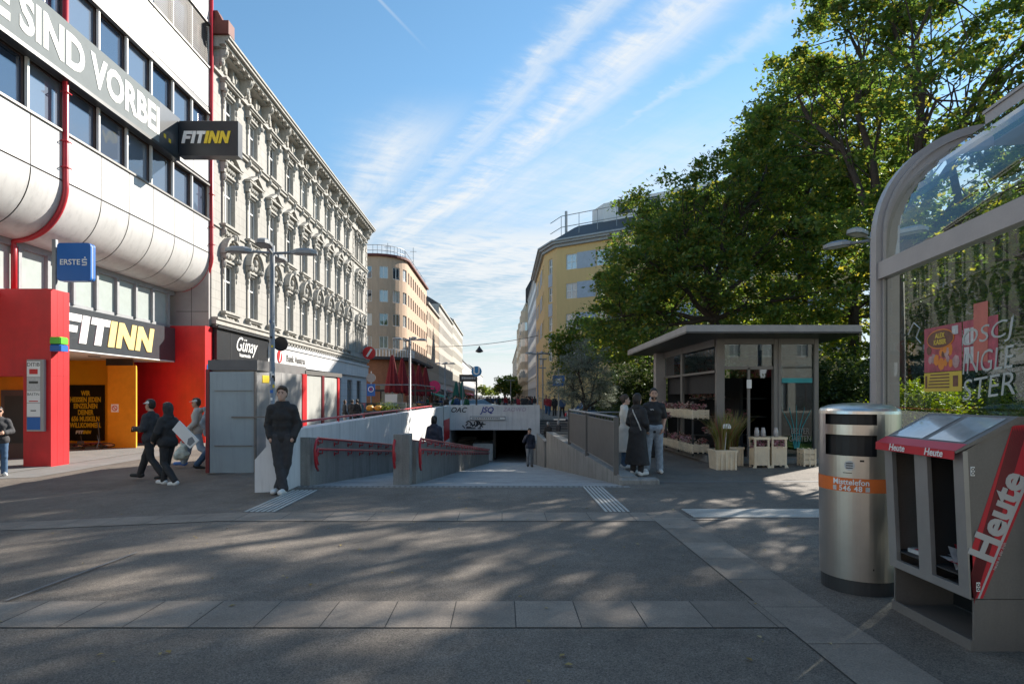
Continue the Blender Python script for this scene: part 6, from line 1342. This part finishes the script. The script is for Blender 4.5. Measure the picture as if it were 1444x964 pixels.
# ------------------------------------------------------------------ cars
def car(label, x, y, z, rz, paint):
    t = thing('parked_car', label, 'car', (x, y, z), rz, 'parked cars beyond the square')
    sec = [(-2.1, .45, .72), (-2.05, .3, .85), (-1.5, .25, .95), (-.9, .25, .98), (0, .25, .97), (1.0, .25, .95), (1.7, .25, .88), (2.1, .3, .75), (2.15, .42, .6)]
    b = MB(paint); vs = []; 
    for xx, zb, zt in sec:
        w = .86-.10*(abs(xx)/2.15)**4; vs += [(xx, -w, zb), (xx, -w-.02, (zb+zt)/2), (xx, -w*.93, zt), (xx, 0, zt+.05), (xx, w*.93, zt), (xx, w+.02, (zb+zt)/2), (xx, w, zb)]
    n = len(sec); b.add(vs, [(i*7+k, (i+1)*7+k, (i+1)*7+(k+1) % 7, i*7+(k+1) % 7) for i in range(n-1) for k in range(7)]+[tuple(range(6, -1, -1)), tuple(range((n-1)*7, n*7))]); o = b.build('body', t); smooth_angle(o, 40)
    b = MB(PANE); lo = [(-1.75, .72), (-1.1, .78), (.3, .78), (1.1, .72)]; hi = [(-1.25, .55), (-.9, .62), (.1, .62), (.35, .58)]; vs = []
    for (xl, wl_), (xh, wh) in zip(lo, hi): vs += [(xl, -wl_, .93), (xh, -wh, 1.40), (xh, wh, 1.40), (xl, wl_, .93)]
    b.add(vs, [(i*4+k, (i+1)*4+k, (i+1)*4+k+1, i*4+k+1) for i in range(3) for k in range(3)]+[(0, 1, 2, 3), (15, 14, 13, 12)]); b.build('window_band', t)
    b = MB(paint); b.prism([(-1.22, -.54), (-.9, -.62), (.1, -.62), (.32, -.56), (.32, .56), (.1, .62), (-.9, .62), (-1.22, .54)], 1.395, 1.45); b.build('roof', t)
    for xx in (-1.35, 1.35):
        for s_ in (-1, 1):
            b = MB('black'); b.tube([(xx, s_*.70, .31), (xx, s_*.90, .31)], .31, 18); w = b.build('wheel', t); b = MB('lamp_grey'); b.tube([(xx, s_*.90, .31), (xx, s_*.912, .31)], .19, 12); b.build('rim', w)
    for s_ in (-1, 1): b = MB('red_paint'); b.box(-2.12, -2.02, s_*.72-.12, s_*.72+.12, .62, .78); b.build('tail_light', t)
    return t
mat('car_blue', (.02, .05, .11), .25, coat=1, var=.02); mat('car_white', (.75, .75, .75), .25, coat=1, var=.02); mat('car_grey', (.2, .2, .21), .25, coat=1, var=.02)
car('dark blue car parked behind the hedge left of the three people talking', 5.7, 33, 0, .1, 'car_blue'); car('white car standing beyond the portal, only its roof showing', -2.2, 62, -.0, .15, 'car_white'); car('silver grey car standing left of the U sign beyond the parapet', -4.4, 66, -.05, .1, 'car_grey')

# ------------------------------------------------------------------ people: signed distance fields meshed with surface nets
def surface_net(D, org, res):
    S_ = D < 0; nx, ny, nz = D.shape; C0 = S_[:-1, :-1, :-1]; acc = np.zeros((nx-1, ny-1, nz-1, 3), np.float32); cnt = np.zeros((nx-1, ny-1, nz-1), np.float32)
    corner = [(i, j, k) for i in (0, 1) for j in (0, 1) for k in (0, 1)]
    def sl(A, c): return A[c[0]:nx-1+c[0], c[1]:ny-1+c[1], c[2]:nz-1+c[2]]
    for a in corner:
        for ax in range(3):
            if a[ax]: continue
            b_ = list(a); b_[ax] = 1; da, db = sl(D, a), sl(D, b_); m_ = (da < 0) != (db < 0); t_ = np.where(m_, da/(da-db+1e-12), 0)
            for q in range(3): acc[..., q] += np.where(m_, a[q]+(t_ if q == ax else 0), 0)
            cnt += m_
    act = cnt > 0; idx = -np.ones(act.shape, np.int64); idx[act] = np.arange(act.sum()); ijk = np.argwhere(act)
    V = (ijk+acc[act]/cnt[act][:, None])*res+org; F = []
    for ax in range(3):
        o1, o2 = [q for q in range(3) if q != ax]
        s1 = [slice(1, -1)]*3; s1[ax] = slice(0, D.shape[ax]-1); s2 = list(s1); s2[ax] = slice(1, D.shape[ax])
        A, B_ = S_[tuple(s1)], S_[tuple(s2)]; e = np.argwhere(A != B_); 
        if not len(e): continue
        inside = A[tuple(e.T)]; base_ = e.copy(); base_[:, o1] += 1; base_[:, o2] += 1; q = []
        for d1, d2 in ((-1, -1), (0, -1), (0, 0), (-1, 0)): c = base_.copy(); c[:, o1] += d1; c[:, o2] += d2; q.append(idx[tuple(c.T)])
        q = np.stack(q, 1); flip = inside if ax != 1 else ~inside; q[~flip] = q[~flip][:, ::-1]; F.append(q)
    return V, np.concatenate(F)
def sdf_mesh(name, prims, res, mt, fuzz=0, seed=0, cuts=(), smooth=True):
    P = []
    for p in prims:
        if p[0] == 'c': _, a, b_, ra, rb, k = p; P.append((np.minimum(a, b_)-max(ra, rb)-.06, np.maximum(a, b_)+max(ra, rb)+.06))
        else: _, c, r_, k = p; P.append((np.array(c)-np.array(r_)-.06, np.array(c)+np.array(r_)+.06))
    lo = np.min([q[0] for q in P], 0)-2*res; hi = np.max([q[1] for q in P], 0)+2*res; n = np.ceil((hi-lo)/res).astype(int)+1
    D = np.full(n, .3, np.float32); ax = [lo[i]+np.arange(n[i])*res for i in range(3)]
    for p, (a0, a1) in zip(prims, P):
        i0 = np.maximum(((a0-lo)/res).astype(int), 0); i1 = np.minimum(((a1-lo)/res).astype(int)+2, n); X, Y, Z = np.meshgrid(*[ax[i][i0[i]:i1[i]] for i in range(3)], indexing='ij')
        if p[0] == 'c':
            _, a, b_, ra, rb, k = p; a = np.array(a, float); ab = np.array(b_, float)-a; L2 = max(ab@ab, 1e-9); t_ = np.clip(((X-a[0])*ab[0]+(Y-a[1])*ab[1]+(Z-a[2])*ab[2])/L2, 0, 1)
            d = np.sqrt((X-a[0]-ab[0]*t_)**2+(Y-a[1]-ab[1]*t_)**2+(Z-a[2]-ab[2]*t_)**2)-(ra+(rb-ra)*t_)
        else:
            _, c, r_, k = p; q = np.sqrt(((X-c[0])/r_[0])**2+((Y-c[1])/r_[1])**2+((Z-c[2])/r_[2])**2); d = (q-1)*min(r_)*(1 if min(r_) > .03 else 1)
        sub = D[i0[0]:i1[0], i0[1]:i1[1], i0[2]:i1[2]]; h = np.clip(.5+.5*(sub-d)/k, 0, 1); D[i0[0]:i1[0], i0[1]:i1[1], i0[2]:i1[2]] = sub*(1-h)+d*h-k*h*(1-h)
    if fuzz:
        X, Y, Z = np.meshgrid(*ax, indexing='ij'); D += fuzz*(np.sin(X*31+Z*17+seed)*np.sin(Y*27-Z*23+seed*2)+.7*np.sin(Z*46+X*21+seed*3)*np.sin(X*38+Y*19))
    for pt, nr in cuts:
        X, Y, Z = np.meshgrid(*ax, indexing='ij'); D = np.maximum(D, (X-pt[0])*nr[0]+(Y-pt[1])*nr[1]+(Z-pt[2])*nr[2])
    V, F = surface_net(D.astype(np.float32), lo, res); me = bpy.data.meshes.new(name); me.from_pydata(V.tolist(), [], F.tolist()); me.materials.append(MATS[mt])
    if smooth: me.polygons.foreach_set('use_smooth', [True]*len(F))
    me.update(); return me
SKINS = {}
def skin(c='mid'):
    nm = 'skin_'+c; return (mat(nm, {'mid': (.46, .27, .19), 'dark': (.34, .19, .13), 'pale': (.52, .33, .25)}[c], .55, var=.06), nm)[1]
def V_(*a): return np.array(a, float)
def person(label, loc, face, J={}, clothes=(), res=.016, h=1.78, sk='mid', hair='hair_dark', hairstyle='short', female=False, hands=True, beard=False, group=None, hips=0, name='person', look=0):
    """local frame: +Y is forwards, +X is the person's right... drawn at 1.78 m then scaled"""
    j = dict(pel=V_(0, 0, .96), che=V_(0, 0, 1.30), nec=V_(0, -.01, 1.49), hed=V_(0, .02, 1.655), shR=V_(.165, 0, 1.405), shL=V_(-.165, 0, 1.405), elR=V_(.215, -.03, 1.13), elL=V_(-.215, -.03, 1.13), wrR=V_(.215, .06, .89), wrL=V_(-.215, .06, .89),
             hiR=V_(.09, 0, .93), hiL=V_(-.09, 0, .93), knR=V_(.10, .02, .50), knL=V_(-.10, .02, .50), anR=V_(.10, -.02, .085), anL=V_(-.10, -.02, .085), toR=V_(.13, .15, .03), toL=V_(-.13, .15, .03))
    if female:
        for k in ('shR', 'shL'): j[k] = j[k]*V_(.88, 1, 1)
    for k, v in J.items(): j[k] = V_(*v)
    if name == 'person' and label is None: pass
    t = thing('person', label, 'person', loc, math.atan2(-math.sin(face), math.cos(face)), group); t.rotation_euler = (0, 0, -face); s_ = h/1.78; t.scale = (s_, s_, s_)
    c = lambda a, b_, ra, rb, k=.02: ('c', a, b_, ra, rb, k)
    def torso(g, zlo=.88): return [c(j['pel']+V_(-.07, 0, 0), j['pel']+V_(.07, 0, 0), .10+g, .10+g, .04), c(j['pel']*.5+j['che']*.5+V_(-.05, 0, 0), j['pel']*.5+j['che']*.5+V_(.05, 0, 0), .090+g*.8, .090+g*.8, .06), c(j['che']+V_(-.065, 0, -.02), j['che']+V_(.065, 0, -.02), .098+g*.8, .098+g*.8, .06), c(j['shL']*.85+j['nec']*.15+V_(0, 0, -.02), j['shR']*.85+j['nec']*.15+V_(0, 0, -.02), .052+g*.7, .052+g*.7, .05), c(j['nec'], j['shR']+V_(-.03, 0, 0), .045+g*.6, .05+g*.6, .03), c(j['nec'], j['shL']+V_(.03, 0, 0), .045+g*.6, .05+g*.6, .03), c(j['nec']+V_(0, 0, -.05), j['che']+V_(0, 0, .05), .06+g, .10+g, .05)]
    def arm(sd, g, full=True): 
        o_ = [c(j['sh'+sd], j['el'+sd], .052+g, .042+g, .03)]
        fr = j['wr'+sd] if full is True else j['el'+sd]*(1-full)+j['wr'+sd]*full
        return o_+[c(j['el'+sd], fr, .041+g, .029+g, .02)]
    def leg(sd, g, lo=1.): kn, an = j['kn'+sd], j['an'+sd]; e = kn*(1-lo)+an*lo; return [c(j['hi'+sd], kn, .085+g, .055+g, .04), c(kn, kn*.65+an*.35+V_(0, -.012, 0), .053+g, .053+g, .02), c(kn*.65+an*.35+V_(0, -.012, 0), e, .052+g, .036+g, .02)]
    hd = j['hed']; la = look; fw = V_(math.sin(la), math.cos(la), 0); rt = V_(math.cos(la), -math.sin(la), 0); up = V_(0, 0, 1)
    body = torso(0)+arm('R', 0)+arm('L', 0)+leg('R', 0)+leg('L', 0)
    body += [c(j['nec']-up*.03, hd-up*.05-fw*.01, .056, .052, .02), ('e', hd+up*.035-fw*.01, (.079, .094, .103), .02), ('e', hd-up*.035+fw*.027, (.059, .065, .08), .02), c(hd+fw*.082+up*.015, hd+fw*.103-up*.022, .010, .015, .012), c(hd+fw*.075-up*.085, hd+fw*.068-up*.085, .02, .02, .015), ('e', hd+rt*.074-up*.005, (.014, .02, .03), .008), ('e', hd-rt*.074-up*.005, (.014, .02, .03), .008), c(hd+fw*.086-up*.053-rt*.018, hd+fw*.086-up*.053+rt*.018, .009, .009, .008)]
    for sd, sg in (('R', 1), ('L', -1)):
        w = j['wr'+sd]; d = w-j['el'+sd]; d /= np.linalg.norm(d); side = np.cross(d, V_(sg, 0, 0)); n0 = np.linalg.norm(side); side = side/n0 if n0 > .2 else V_(0, 1, 0); pal = np.cross(side, d)
        p1 = w+d*.075; body += [c(w, p1, .027, .03, .02), c(w+side*.022+d*.03, p1+side*.025, .017, .017, .015), c(w-side*.018+d*.03, p1-side*.025, .017, .017, .015)]
        if hands:
            inn = -pal*sg if np.dot(pal, V_(-sg, 0, 0)) < 0 else pal*sg
            inn = V_(-sg, 0, 0)-d*np.dot(V_(-sg, 0, 0), d); inn /= max(np.linalg.norm(inn), 1e-6)
            for q, ln in ((-.034, .062), (-.012, .074), (.011, .08), (.033, .07)):
                a0 = p1+side*q+d*.005; a1 = a0+d*ln*.45+inn*.010; a2 = a1+d*ln*.3+inn*.022; a3 = a2+d*ln*.18+inn*.024; body += [c(a0, a1, .0095, .009, .004), c(a1, a2, .009, .0085, .004), c(a2, a3, .0085, .0075, .004)]
            b0 = w+side*.03+d*.025; b1 = b0+side*.03+d*.03+inn*.012; b2 = b1+d*.032+inn*.012; body += [c(b0, b1, .0135, .0115, .008), c(b1, b2, .0115, .009, .005)]
    for sd in 'RL': body += [c(j['an'+sd]-V_(0, .03, .03), j['to'+sd], .03, .026, .02)]
    link('body', sdf_mesh('body', body, res if hands else res*1.3, skin(sk)), t)
    # face details
    b = MB('black')
    for q in (-1, 1): e = hd+fw*.079+rt*q*.030+up*.018; b.sphere(e, (.013, .012, .008), 8, 6)
    b.build('eyes', t)
    b = MB(hair)
    for q in (-1, 1): e = hd+fw*.084+rt*q*.030+up*.040; b.tube([e-rt*.018, e+rt*.018], .005, 5)
    b.build('eyebrows', t)
    hp = [('e', hd+up*.056-fw*.022, (.088, .099, .100), .02), ('e', hd+up*.012-fw*.048, (.082, .07, .095), .02)]
    hcut = [(hd+fw*.052+up*.045, tuple(fw*.9-up*.55))]
    if hairstyle == 'short': hp += [('e', hd+up*.095+fw*.02, (.07, .075, .045), .02)]; link('hair', sdf_mesh('hair', hp, res, hair, .004, 3, hcut), t)
    elif hairstyle == 'bun': hp += [('e', hd+up*.05-fw*.095, (.05, .05, .05), .02)]; link('hair', sdf_mesh('hair', hp, res, hair, .003, 3, hcut), t)
    elif hairstyle == 'bob': hp += [c(hd-fw*.045-rt*.035, hd-up*.13-fw*.035-rt*.045, .055, .045, .03), c(hd-fw*.045+rt*.035, hd-up*.13-fw*.035+rt*.045, .055, .045, .03)]; link('hair', sdf_mesh('hair', hp, res, hair, .004, 3, hcut), t)
    elif hairstyle == 'buzz': link('hair', sdf_mesh('hair', [('e', hd+up*.042-fw*.014, (.083, .097, .100), .02)], res, hair, .001, 1, [(hd+fw*.056+up*.055, tuple(fw*.9-up*.6))]), t)
    if beard: link('beard', sdf_mesh('beard', [('e', hd-up*.058+fw*.028, (.060, .064, .062), .02)], res*.8, hair, .002, 2, [(hd+fw*.0-up*.045, tuple(up)), (hd, tuple(-fw))]), t)
    for cl in clothes:
        k = cl[0]; m_ = cl[1]; g = cl[2] if len(cl) > 2 else .015; nm = cl[3] if len(cl) > 3 else k; pr = []; cu = []
        if k in ('jacket', 'hoodie', 'tshirt', 'coat', 'puffer'):
            pr = torso(g); full = {'tshirt': 0}.get(k, .97)
            for sd in 'RL':
                if k == 'tshirt': pr += [c(j['sh'+sd], j['sh'+sd]*.25+j['el'+sd]*.75, .056+g, .058+g, .03)]
                else: pr += arm(sd, g, full)
            if k == 'coat':
                pr += [c(j['pel']+V_(-.06, 0, 0), V_(-.10, -.01, cl[4]), .125, .19, .05), c(j['pel']+V_(.06, 0, 0), V_(.10, -.01, cl[4]), .125, .19, .05), c(V_(0, 0, .9), V_(0, -.01, cl[4]), .14, .20, .05)]; cu += [(V_(0, 0, cl[4]), (0, 0, -1))]
            else: pr += [c(j['pel']+V_(-.08, 0, -.04), j['pel']+V_(.08, 0, -.04), .105+g, .105+g, .04)]; cu += [(V_(0, 0, j['pel'][2]-.12), (0, 0, -1))]
            cu += [(j['nec']+V_(0, 0, .055 if k != 'tshirt' else .02), (0, 0, 1))]
            if k in ('puffer', 'hoodie', 'coat'): pr += [c(j['nec']+V_(-.03, -.01, 0), j['nec']+V_(.03, -.01, .01), .065+g*.6, .062+g*.6, .03)]
            if k == 'hoodie': pr += [('e', j['nec']+V_(0, -.09, .0), (.12, .07, .09), .03)]
        elif k == 'trousers':
            pr = [c(j['pel']+V_(-.07, 0, -.02), j['pel']+V_(.07, 0, -.02), .105+g, .105+g, .03)]+leg('R', g, .95)+leg('L', g, .95)
            for sd in 'RL': pr += [c(j['kn'+sd]*.5+j['an'+sd]*.5, j['an'+sd]+V_(0, 0, .01), .052+g, .050+g, .02)]
        elif k == 'shoes':
            for sd in 'RL': a = j['an'+sd]; tt = j['to'+sd]; pr += [c(a+V_(0, -.05, -.03), tt+V_(0, .03, .018), .046, .044, .03), c(a+V_(0, -.01, .0), a+V_(0, 0, -.05), .048, .05, .03)]
            lo_ = min(j['anR'][2], j['anL'][2])-.083
            if abs(j['anR'][2]-j['anL'][2]) < .03: cu += [(V_(0, 0, lo_), (0, 0, -1))]
        elif k == 'cap': pr = [('e', hd+up*.058-fw*.01, (.09, .10, .088), .02), c(hd+fw*.08+up*.058-rt*.03, hd+fw*.155+up*.045-rt*.02, .014, .010, .02), c(hd+fw*.08+up*.058+rt*.03, hd+fw*.155+up*.045+rt*.02, .014, .010, .02)]; cu = [(hd+up*.035, (0, 0, -1))]
        elif k == 'hood': pr = [('e', hd+up*.025-fw*.025, (.105, .112, .125), .02), c(hd-up*.05-fw*.04, j['nec'], .09, .1, .04)]; cu = [(hd+fw*.045, tuple(fw))]
        elif k == 'scarf': pr = [c(j['nec']+V_(-.03, .01, .02), j['nec']+V_(.03, .01, .02), .085, .085, .03)]
        me = sdf_mesh(nm, pr, res, m_, .0025 if k != 'shoes' else 0, hash(len(label)) % 7, cu)
        if k == 'puffer':    # quilted rings
            for v in me.vertices:
                f_ = .006*abs(math.sin(v.co.z*math.pi/.055)); v.co.x *= 1+f_*1.2; v.co.y *= 1+f_*2.5
        link(nm, me, t)
    return t, j
mat('hair_dark', (.018, .013, .010), .6); mat('hair_brown', (.05, .03, .018), .6); mat('hair_grey', (.38, .37, .36), .7); mat('hair_black', (.009, .009, .01), .5)
mat('cloth_black', (.020, .020, .022), .75, var=.35, scale=9, bump=.6, bscale=14); mat('cloth_navy', (.018, .024, .045), .7, var=.2, scale=6); mat('cloth_charcoal', (.038, .038, .042), .85, var=.3, scale=9, bump=.5, bscale=14); mat('cloth_greyblue', (.26, .31, .36), .9, var=.28, scale=14); mat('cloth_cream', (.60, .56, .50), .9, var=.1); mat('cloth_grey', (.20, .21, .22), .9, var=.15); mat('cloth_pale', (.46, .45, .42), .9, var=.12)
mat('denim', (.05, .10, .18), .9, var=.25, scale=8); mat('denim_pale', (.28, .36, .46), .9, var=.2, scale=6); mat('shoe_white', (.68, .68, .66), .6, var=.05); mat('shoe_black', (.012, .012, .012), .6); mat('shoe_blue', (.08, .20, .55), .6); mat('cloth_red', (.25, .02, .03), .9); mat('cloth_green', (.02, .10, .05), .9); mat('cloth_bluejacket', (.03, .07, .16), .8); mat('cap_white', (.60, .62, .62), .8, var=.1)
# man leaning at the wall end
person('young man in a black puffer jacket leaning on the white wall end with crossed ankles', (-3.80, 10.42, 0), R(172),
       dict(elR=(.225, -.05, 1.14), wrR=(.185, .04, .95), elL=(-.235, -.05, 1.14), wrL=(-.185, .04, .95), pel=(0, -.04, .95), che=(.0, -.02, 1.3), knR=(.05, .05, .50), anR=(-.05, .12, .085), toR=(-.03, .27, .03), knL=(-.07, .0, .50), anL=(.06, .02, .085), toL=(.11, .16, .03)),
       [('puffer', 'cloth_black', .035, 'puffer_jacket'), ('trousers', 'cloth_charcoal', .025), ('shoes', 'shoe_white')], res=.0105, h=1.83, hair='hair_brown', look=.05, hands=False, beard=False, sk='pale')
# three talking by the kiosk
person('woman in a pale cream coat standing left of the woman in black', (2.84, 13.95, 0), R(95), dict(elR=(.2, .05, 1.15), wrR=(.12, .22, 1.08), elL=(-.2, .05, 1.15), wrL=(-.10, .22, 1.08)), [('coat', 'cloth_cream', .028, 'long_coat', .42), ('trousers', 'denim', .012), ('shoes', 'shoe_white')], res=.0145, h=1.70, hair='hair_brown', hairstyle='bun', female=True, sk='pale')
person('woman in a long black coat with a pale shoulder strap, seen from behind', (2.86, 12.75, 0), R(48), dict(elR=(.22, .0, 1.15), wrR=(.14, .16, 1.0), elL=(-.22, 0, 1.15), wrL=(-.14, .16, 1.0)), [('coat', 'cloth_black', .030, 'long_coat', .24), ('trousers', 'cloth_charcoal', .012), ('shoes', 'shoe_white')], res=.013, h=1.72, hair='hair_dark', hairstyle='bob', female=True, sk='mid')
o = COL.objects[-1].parent if COL.objects[-1].parent else COL.objects[-1]
b = MB('cloth_pale'); b.tube([(-.15, .09, 1.44), (-.12, -.01, 1.52), (-.02, -.13, 1.40), (.14, -.16, 1.15), (.18, -.12, 1.0)], .013, 6); b.build('shoulder_strap', o)
person('bearded man in a black t shirt and pale grey joggers by the kiosk', (3.32, 13.2, 0), R(186), dict(elR=(.245, -.06, 1.14), wrR=(.19, .06, .94), elL=(-.235, -.06, 1.14), wrL=(-.18, .06, .94), knR=(.13, .03, .5), anR=(.15, 0, .085), toR=(.2, .15, .03), knL=(-.11, .0, .5), anL=(-.12, 0, .085)), [('tshirt', 'cloth_black', .018), ('trousers', 'cloth_greyblue', .026), ('shoes', 'shoe_white')], res=.0125, h=1.84, hair='hair_dark', hairstyle='buzz', beard=True)
o = COL.objects[-1].parent; b = MB('white'); b.tube([(.02, .135, 1.335), (.05, .138, 1.35), (.07, .137, 1.335), (.09, .134, 1.35)], .007, 4); b.build('shirt_print', o)
person('grey haired woman in a grey cardigan holding red flowers by the kiosk shelves', (4.15, 16.6, 0), R(85), dict(elR=(.22, .06, 1.17), wrR=(.14, .28, 1.15), elL=(-.22, .06, 1.17), wrL=(-.12, .30, 1.15)), [('jacket', 'cloth_grey', .022, 'cardigan'), ('trousers', 'cloth_black', .018), ('shoes', 'shoe_black')], res=.015, h=1.66, hair='hair_grey', hairstyle='bob', female=True, sk='pale', hands=True)
o = link('flower_bouquet', flower_mesh(.16, .16, 77, 'flower_mix', 220), loc=(4.52, 16.6, 1.10)); props(o, 'small red and pale bouquet in the hands of the grey haired woman', 'flowers')
# walkers on the left
wk = dict(hiR=(.09, 0, .92), knR=(.10, .20, .52), anR=(.10, .32, .12), toR=(.11, .50, .07), knL=(-.09, -.06, .49), anL=(-.10, -.34, .14), toL=(-.10, -.22, .04), elR=(.24, -.10, 1.16), wrR=(.24, .02, .95), elL=(-.24, .02, 1.15), wrL=(-.26, .20, .97))
person('woman in a quilted black jacket and hood carrying a large white picture', (-6.85, 12.35, gz(-6.85)-.02), R(-72), dict(hiR=(.09, 0, .92), knR=(.08, .10, .50), anR=(.08, .20, .085), toR=(.10, .36, .03), knL=(-.09, .02, .50), anL=(-.09, -.30, .11), toL=(-.09, -.17, .03), elR=(.27, -.12, 1.20), wrR=(.32, -.22, 1.0), elL=(-.24, .04, 1.16), wrL=(-.2, .18, 1.0)), [('puffer', 'cloth_black', .035, 'quilted_jacket'), ('hood', 'cloth_black', .01), ('trousers', 'cloth_black', .016), ('shoes', 'shoe_white')], res=.013, h=1.68, hair='hair_black', hairstyle='short', female=True)
t = thing('picture_board', 'white picture board with a dark tree print carried by the walking woman', 'picture', (-6.38, 12.15, .52)); b = MB('win_white'); b.prism([(-.265, .48), (.095, .10), (.275, .26), (-.12, .66)], -.015, .015, 'y'); b.build('board', t); b = MB('cloth_grey'); b.prism([(.04, .19), (.10, .15), (.20, .24), (.14, .34), (.06, .30)], -.018, -.015, 'y'); b.build('print', t); t.location.z = .52
person('man in a cap and dark jacket looking at his phone while walking', (-7.75, 13.3, gz(-7.75)), R(-85), dict(wk, elR=(.24, .02, 1.15), wrR=(.12, .28, 1.12), elL=(-.24, .02, 1.15), wrL=(-.12, .28, 1.14)), [('jacket', 'cloth_charcoal', .028), ('trousers', 'cloth_black', .02), ('shoes', 'shoe_black'), ('cap', 'cap_white')], res=.015, h=1.76, hair='hair_dark')
o = MB('black'); o.bbox(-.035, .035, -.006, .006, -.07, .07, .004); o = o.build('mobile_phone', None); o.location = (-8.13, 13.28, .95); o.rotation_euler = (.5, 0, .8); props(o, 'black phone held up by the man in the cap and dark jacket', 'phone')
person('young man in a white cap, pale hooded top and pale jeans carrying shopping bags', (-8.10, 16.0, gz(-8.1)), R(-110), dict(wk, knL=(-.09, -.1, .5), anL=(-.12, -.42, .2), toL=(-.12, -.30, .08)), [('hoodie', 'cloth_pale', .032), ('trousers', 'denim_pale', .03), ('shoes', 'shoe_blue'), ('cap', 'cap_white')], res=.015, h=1.80, hair='hair_brown')
t = thing('shopping_bag', 'crumpled pale green plastic shopping bag hanging from the white capped man', 'bag', (-8.42, 15.8, .02)); mat('bag_plastic', (.50, .56, .50), .35, var=.25, scale=9)
link('bag_body', sdf_mesh('bag_body', [('c', V_(-.05, 0, .12), V_(.06, .02, .30), .14, .10, .04), ('c', V_(.03, 0, .35), V_(.0, 0, .52), .05, .012, .04), ('e', (.05, 0, .14), (.16, .10, .14), .03)], .016, 'bag_plastic', .010, 2), t)
person('person in a blue grey hooded top half hidden by the grey booth', (-7.13, 14.75, gz(-7.1)), R(80), wk, [('hoodie', 'cloth_greyblue', .035), ('trousers', 'denim', .02), ('shoes', 'shoe_black')], res=.017, h=1.80, hair='hair_dark', hands=True)
person('man in sunglasses, dark jacket and blue jeans standing before the red portal', (-13.1, 15.7, -.40), R(140), dict(elR=(.25, 0, 1.15), wrR=(.10, .24, 1.12), elL=(-.25, 0, 1.15), wrL=(-.10, .24, 1.12)), [('jacket', 'cloth_charcoal', .03), ('trousers', 'denim', .02), ('shoes', 'shoe_white')], res=.015, h=1.80, hair='hair_dark', hairstyle='buzz')
o = COL.objects[-1].parent; b = MB('black'); b.tube([(-.06, .10, 1.675), (.06, .10, 1.675)], .018, 6); b.build('sunglasses', o)
# people on the ramp and on the steps
person('man in a navy jacket walking up the ramp, hand at his face', (1.28, 28, rz_(28)), R(180), dict(elR=(.27, .04, 1.18), wrR=(.08, .17, 1.50), knR=(.08, .14, .52), anR=(.08, .10, .12), toR=(.1, .26, .08), anL=(-.1, -.08, .085)), [('jacket', 'cloth_navy', .03), ('trousers', 'cloth_grey', .018), ('shoes', 'shoe_black')], res=.018, h=1.78, hair='hair_dark', hands=False)
person('dark haired person in a dark blue jacket behind the red handrails', (-1.98, 17.6, rz_(17.6)), R(15), {}, [('puffer', 'cloth_navy', .03, 'jacket'), ('trousers', 'cloth_black', .02), ('shoes', 'shoe_black')], res=.018, h=1.70, hair='hair_black', hairstyle='bob', hands=False)
person('grey haired person in a black jacket at the foot of the dark steps', (2.75, 36, -1.55), R(30), {}, [('jacket', 'cloth_black', .03), ('trousers', 'cloth_black', .02), ('shoes', 'shoe_black')], res=.02, h=1.72, hair='hair_grey', hands=False)
person('pale haired woman climbing past the railing just right of the concrete block', (3.6, 38.5, -1.55), R(60), wk, [('jacket', 'cloth_charcoal', .03), ('trousers', 'cloth_navy', .02), ('shoes', 'shoe_black')], res=.02, h=1.68, hair='hair_grey', hairstyle='bob', hands=False)
protos = []
for i, (lab, x, y, f, jm, tm_, hr, hs, pose) in enumerate((('person in a dark jacket and pale trousers, left of the group by the bank wall', -10.05, 38.5, 60, 'cloth_black', 'cloth_pale', 'hair_brown', 'bob', {}), ('broad person in dark clothes in the middle of the group by the bank wall', -9.45, 38.0, 10, 'cloth_charcoal', 'cloth_black', 'hair_dark', 'short', wk), ('slim person in black at the right of the group by the bank wall', -9.0, 37.4, -20, 'cloth_black', 'cloth_black', 'hair_dark', 'short', {}), ('walker in a red jacket in the street crowd right of the portal', 4.3, 55, 170, 'cloth_red', 'denim', 'hair_brown', 'bob', wk), ('walker in a dark blue jacket in the street crowd right of the portal', 5.0, 50, 200, 'cloth_bluejacket', 'cloth_black', 'hair_dark', 'short', wk), ('walker in a green jacket in the crowd behind the portal parapet', -3.4, 58, 20, 'cloth_green', 'cloth_black', 'hair_dark', 'short', wk))):
    t_, _ = person(lab, (x, y, gz(x)), R(f), pose, [('jacket', jm, .035), ('trousers', tm_, .022), ('shoes', 'shoe_black')], res=.024, h=1.74, hair=hr, hairstyle=hs, hands=False); protos.append(t_)
rnd = random.Random(21)
DESC = ('pale trousers', 'a dark backpack jacket', 'plain black', 'a red jacket', 'a blue jacket', 'a green jacket')
GC = 'distant pedestrians in the street beyond the portal'
for k in range(84):
    y = rnd.uniform(56, 150) if k < 46 else rnd.uniform(50, 84); x = rnd.uniform(-9, 5.0); y = y if abs(x) > 1.5 else y+20
    if -6 < x < 0 and 58 < y < 70: y += 14
    p = protos[rnd.choice([0, 1, 1, 2, 2, 3, 4, 4, 5])]; d = dup(p, (x, y, gz(x)), rnd.uniform(0, 6.3), f"small {'near' if y < 62 else 'distant' if y < 95 else 'very distant'} pedestrian in {DESC[protos.index(p)]} on the {'left' if x < -5 else 'middle' if x < 1 else 'right'} of the street crowd", GC); s_ = rnd.uniform(.93, 1.04); d.scale = (s_, s_, s_)
